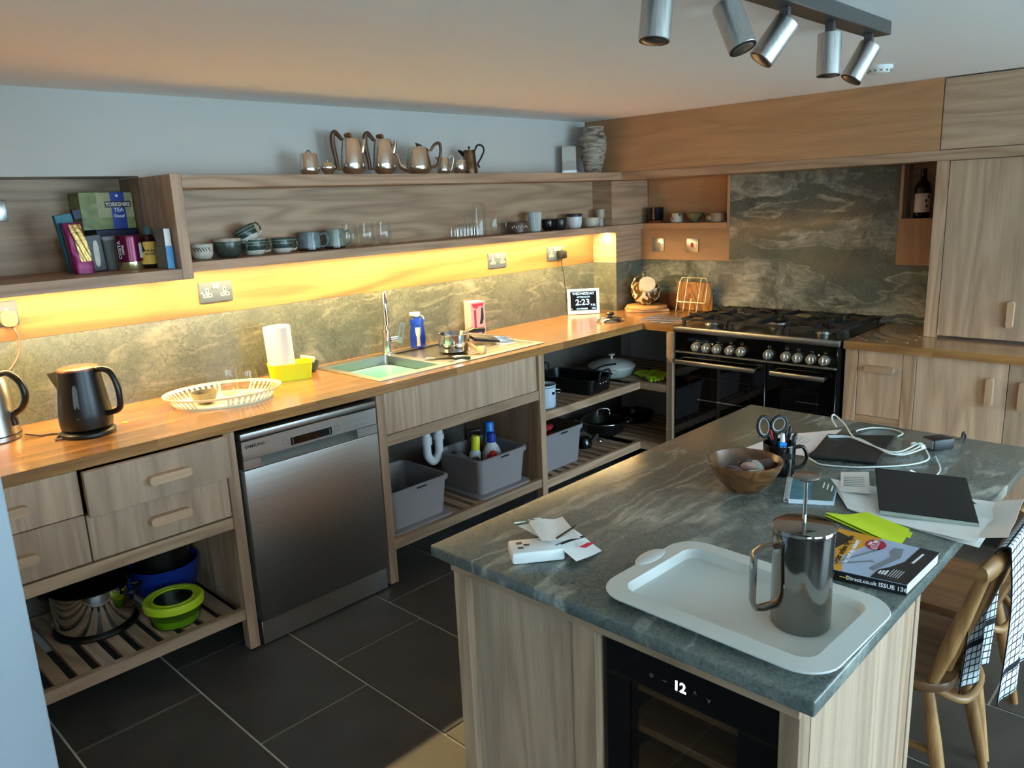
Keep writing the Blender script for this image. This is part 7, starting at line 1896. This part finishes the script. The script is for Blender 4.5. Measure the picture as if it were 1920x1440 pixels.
for s in (-1, 1): part(t, 'side_handle', M().tube(cr([(s * 0.138, 0.045, 0.07), (s * 0.172, 0.03, 0.082), (s * 0.172, -0.03, 0.082), (s * 0.138, -0.045, 0.07)], 4), 0.006, 8), 'chrome', world=False, smooth=70)
t.rotation_euler = (0, 0, -0.75)
t = T('baking_pan', 'round black pan at the back of the bottom corner', 'pan', (-0.26, -0.30, zl))
part(t, 'pan_body', M().lathe([(0, 0.001), (0.12, 0.001), (0.14, 0.05), (0.136, 0.05), (0.118, 0.006), (0, 0.006)], 36), 'black_enamel', world=False)
t = T('hand_grinder', 'small black and chrome gadget beside the grey crate', 'gadget', (-0.93, -0.42, zl))
part(t, 'gadget_body', M().lathe([(0, 0.001), (0.045, 0.001), (0.05, 0.03), (0.035, 0.06), (0, 0.062)], 24), 'black_gloss', world=False)
part(t, 'neck', M().cyl((0.035, -0.03, 0.035), (0.07, -0.05, 0.075), 0.014), 'black_plastic', world=False)
part(t, 'chrome_cap', M().ball((0.075, -0.06, 0.03), 0.018, 0.018, 0.014), 'chrome', world=False)
t = T('produce_bag', 'crinkled clear bag of green and red items on the crate', 'bag', (-1.37, -0.46, zl + 0.216))
m = M(); m.ball((0, 0, 0.026), 0.062, 0.05, 0.026, 24, 12)
for i, p in enumerate(m.v): m.v[i] = p + Vector((0, 0, 0.004 * math.sin(120 * p.x + 50 * p.y)))
part(t, 'green_part', m.move(-0.01, 0.03, 0.004), 'bag_green', world=False)
m = M(); m.ball((0, 0, 0.018), 0.07, 0.03, 0.018, 24, 12)
for i, p in enumerate(m.v): m.v[i] = p + Vector((0, 0, 0.003 * math.sin(140 * p.x)))
part(t, 'red_part', m.move(0, -0.04, 0.001), 'bag_red', world=False)
m = M(); tub(m, [(rrect(-1.455, -1.105, -0.56, -0.245, 0.03), zl + 0.2152), (rrect(-1.455, -1.105, -0.56, -0.245, 0.03), zl + 0.2158)], None)
part([o for o in COL.objects if o.get('label') == 'grey plastic crate with a bag on it in the corner unit'][0], 'clear_lid', m, 'smoke_glass')

# ------------------------------------------------------------------ chairs on the far side of the island
def chair(label, x, y):
    """facing +y, tucked under the island; local origin on the floor under the seat centre"""
    t = T('dining_chair', label, 'chair', (x, y, 0), group='elm dining chairs at the island')
    zs = 0.425
    m = M(); o1 = [(p[0], p[1] + 0.01 * (1 if p[1] > 0 else 0)) for p in rrect(-0.185, 0.185, -0.185, 0.185, 0.07, 6)]
    sc_ = lambda k, z: ([(a * k, b * k) for a, b in o1], z)
    tub(m, [sc_(0.93, zs - 0.018), sc_(0.99, zs - 0.008), sc_(1.0, zs + 0.006), sc_(0.985, zs + 0.014), sc_(0.85, zs + 0.013), sc_(0.6, zs + 0.006)], None)
    part(t, 'seat', m, 'chair_dark', world=False)
    foot_ = {}
    for sx_ in (-1, 1):
        for sy_ in (-1, 1):
            top = Vector((sx_ * 0.135, sy_ * 0.13, zs - 0.012)); bot = Vector((sx_ * 0.175, sy_ * 0.215, 0.0))
            foot_[(sx_, sy_)] = (top, bot)
            part(t, 'leg', M().tube([top, top.lerp(bot, 0.35), top.lerp(bot, 0.6), bot], [0.013, 0.0175, 0.0175, 0.0115], 12), 'chair_z', world=False)
    mids = []
    for sx_ in (-1, 1):
        a = foot_[(sx_, -1)][0].lerp(foot_[(sx_, -1)][1], 0.42); b = foot_[(sx_, 1)][0].lerp(foot_[(sx_, 1)][1], 0.42)
        part(t, 'side_stretcher', M().tube([a, a.lerp(b, 0.5), b], [0.009, 0.0125, 0.009], 10), 'chair_y', world=False); mids.append(a.lerp(b, 0.5))
    part(t, 'cross_stretcher', M().tube([mids[0], mids[0].lerp(mids[1], 0.5), mids[1]], [0.008, 0.0115, 0.008], 10), 'chair_x', world=False)
    for sx_ in (-1, 1):
        a = Vector((sx_ * 0.155, -0.145, zs + 0.008)); b = Vector((sx_ * 0.17, -0.235, 0.752))
        part(t, 'back_post', M().tube([a, a.lerp(b, 0.3), a.lerp(b, 0.6), b], [0.0125, 0.018, 0.018, 0.013], 14), 'chair_z', world=False)
    for k in (-1.5, -0.5, 0.5, 1.5):
        a = Vector((k * 0.055, -0.16, zs + 0.008)); b = Vector((k * 0.062, -0.25, 0.752))
        part(t, 'spindle', M().tube([a, a.lerp(b, 0.5), b], [0.006, 0.0085, 0.006], 8), 'chair_z', world=False)
    m = M(); pts = [Vector((-0.205 + 0.41 * i / 12, -0.237 - 0.016 * math.sin(PI * i / 12), 0.768)) for i in range(13)]
    m.tube(pts, [0.021] + [0.027] * 11 + [0.021], 10, flat=0.62, up=(0, 0, 1)); part(t, 'top_rail', m, 'chair_x', world=False, smooth=60)
    m = M(); m.tube(cr([(-0.13, -0.13, zs - 0.02), (-0.07, -0.20, zs - 0.06), (0.07, -0.20, zs - 0.06), (0.13, -0.13, zs - 0.02)], 5), 0.011, 10); part(t, 'rear_brace', m, 'chair_x', world=False, smooth=70)
    return t
CHX, CHY = -2.345, -2.63
c1 = chair('elm spindle chair with the checked towel over its back', CHX, CHY)
c2 = copy_tree(c1, None, (-1.93, CHY + 0.015, 0), 0.0, 'second elm spindle chair farther along the island')

# checked tea towel over the near chair's rail
def towel(name, label, x0, x1, ztop, y_in, y_out, z_in, z_out, ph):
    path = [(y_in + 0.012, z_in), (y_in + 0.006, z_in + 0.12), (y_in, z_in + 0.26), (y_in - 0.03, ztop - 0.03), (y_in - 0.045, ztop + 0.012), ((y_in + y_out) / 2 - 0.03, ztop + 0.022), (y_out + 0.0, ztop + 0.005), (y_out - 0.012, ztop - 0.1), (y_out - 0.014, (ztop + z_out) / 2 - 0.03), (y_out - 0.01, z_out)]
    c = cr([(0, a, b) for a, b in path], 5)
    L = [0]
    for a, b in zip(c, c[1:]): L.append(L[-1] + (b - a).length)
    nu, nv = 22, len(c) - 1
    mid = L[len(c) // 2]
    v = []; uv = []
    for i in range(nu + 1):
        u = i / nu
        for j, p in enumerate(c):
            k = abs(L[j] - mid) / mid
            fold = 0.012 * k * math.sin(3.1 * PI * u + ph + (0.6 if L[j] > mid else 0))
            sq = 1 - 0.22 * k
            x_ = (x0 + x1) / 2 + (u - 0.5) * (x1 - x0) * sq + (0.02 * k if L[j] < mid else -0.01 * k)
            v.append((x_, p.y + fold * (1 if L[j] < mid else 1), p.z + 0.02 * k * (u - 0.5) * (-1 if L[j] < mid else 2)))
            uv.append((u * 0.30, L[j] - mid))
    w = nv + 1
    f = [(i * w + j, (i + 1) * w + j, (i + 1) * w + j + 1, i * w + j + 1) for i in range(nu) for j in range(nv)]
    m = M().add(v, f)
    t = T(name, label, 'tea towel', (CHX, CHY - 0.25, z_in))
    o = part(t, 'cloth', m, 'check_cloth', smooth=80, fix=False)
    lay = o.data.uv_layers.new(name='UVMap')
    for lp_ in o.data.loops: lay.data[lp_.index].uv = uv[lp_.vertex_index]
    so = o.modifiers.new('thickness', 'SOLIDIFY'); so.thickness = 0.003; so.offset = 0
towel('tea_towel', 'white tea towel with black check draped over the chair', -2.475, -2.19, 0.795, CHY - 0.205, CHY - 0.275, 0.37, 0.42, 0.4)

# ------------------------------------------------------------------ ceiling fittings
tl = T('spotlight_track', 'brushed nickel ceiling bar with five spotlights', 'ceiling light', (-2.6, -2.33, CEIL))
part(tl, 'bar', M().box(-3.36, -1.872, -2.362, -2.298, 2.054, CEIL - 0.0008, 0.002), 'nickel')
def spot(x, dirv, L=0.105, r=0.0305):
    y_ = -2.33
    d = Vector(dirv).normalized(); piv = Vector((x, y_, 2.012))
    st = part(tl, 'stem', M().box(x - 0.008, x + 0.008, y_ - 0.011, y_ + 0.011, 2.0, 2.0538, 0.001), 'nickel')
    a = piv - d * 0.012; b = piv + d * (L - 0.012)
    side = d.cross(Vector((0.3, 0.7, 0.2))).normalized()
    off = Vector((0, 0, 0))
    h = part(tl, 'spot_head', M().tube([a + off, a + d * 0.001, b - d * 0.001, b], [r * 0.97, r, r, r * 0.97], 32, caps=True), 'spot_steel')
    lamp = part(h, 'lens_ring', M().tube([b + d * 0.0001, b + d * 0.0015, b + d * 0.0016], [r * 0.96, r * 0.96, r * 0.80], 32, caps=True), 'black_plastic')
    part(h, 'lamp_face', M().tube([b + d * 0.0017, b + d * 0.004, b + d * 0.0055], [r * 0.76, r * 0.6, r * 0.25], 24), 'satin_steel')
spot(-1.955, (-0.34, 0.34, -0.85)); spot(-2.225, (-0.03, -0.02, -1)); spot(-2.49, (-0.42, 0.42, -0.8)); spot(-2.765, (-0.02, -0.42, -0.9)); spot(-3.03, (-0.14, 0.02, -1))
sm = T('smoke_alarm', 'small white round smoke alarm on the ceiling', 'smoke alarm', (-0.98, -2.015, CEIL))
part(sm, 'base', M().lathe([(0, -0.0005), (0.05, -0.0005), (0.05, -0.014), (0, -0.014)], 32), 'sensor_white', world=False)
part(sm, 'grille', M().lathe([(0, -0.0142), (0.044, -0.0142), (0.04, -0.026), (0.03, -0.03), (0, -0.031)], 32), 'white_plastic', world=False)
for k in range(12):
    a = k * PI / 6; part(sm, 'vent', M().box(-0.005, 0.005, -0.0446, -0.0425, -0.024, -0.017).rot(a, 'Z'), 'icon_grey', world=False)
for o in COL.objects:
    if o.get('kind') is None and o.parent is None and o.get('category') is None and o.type not in ('LIGHT', 'CAMERA'): print('NOTAG', o.name)
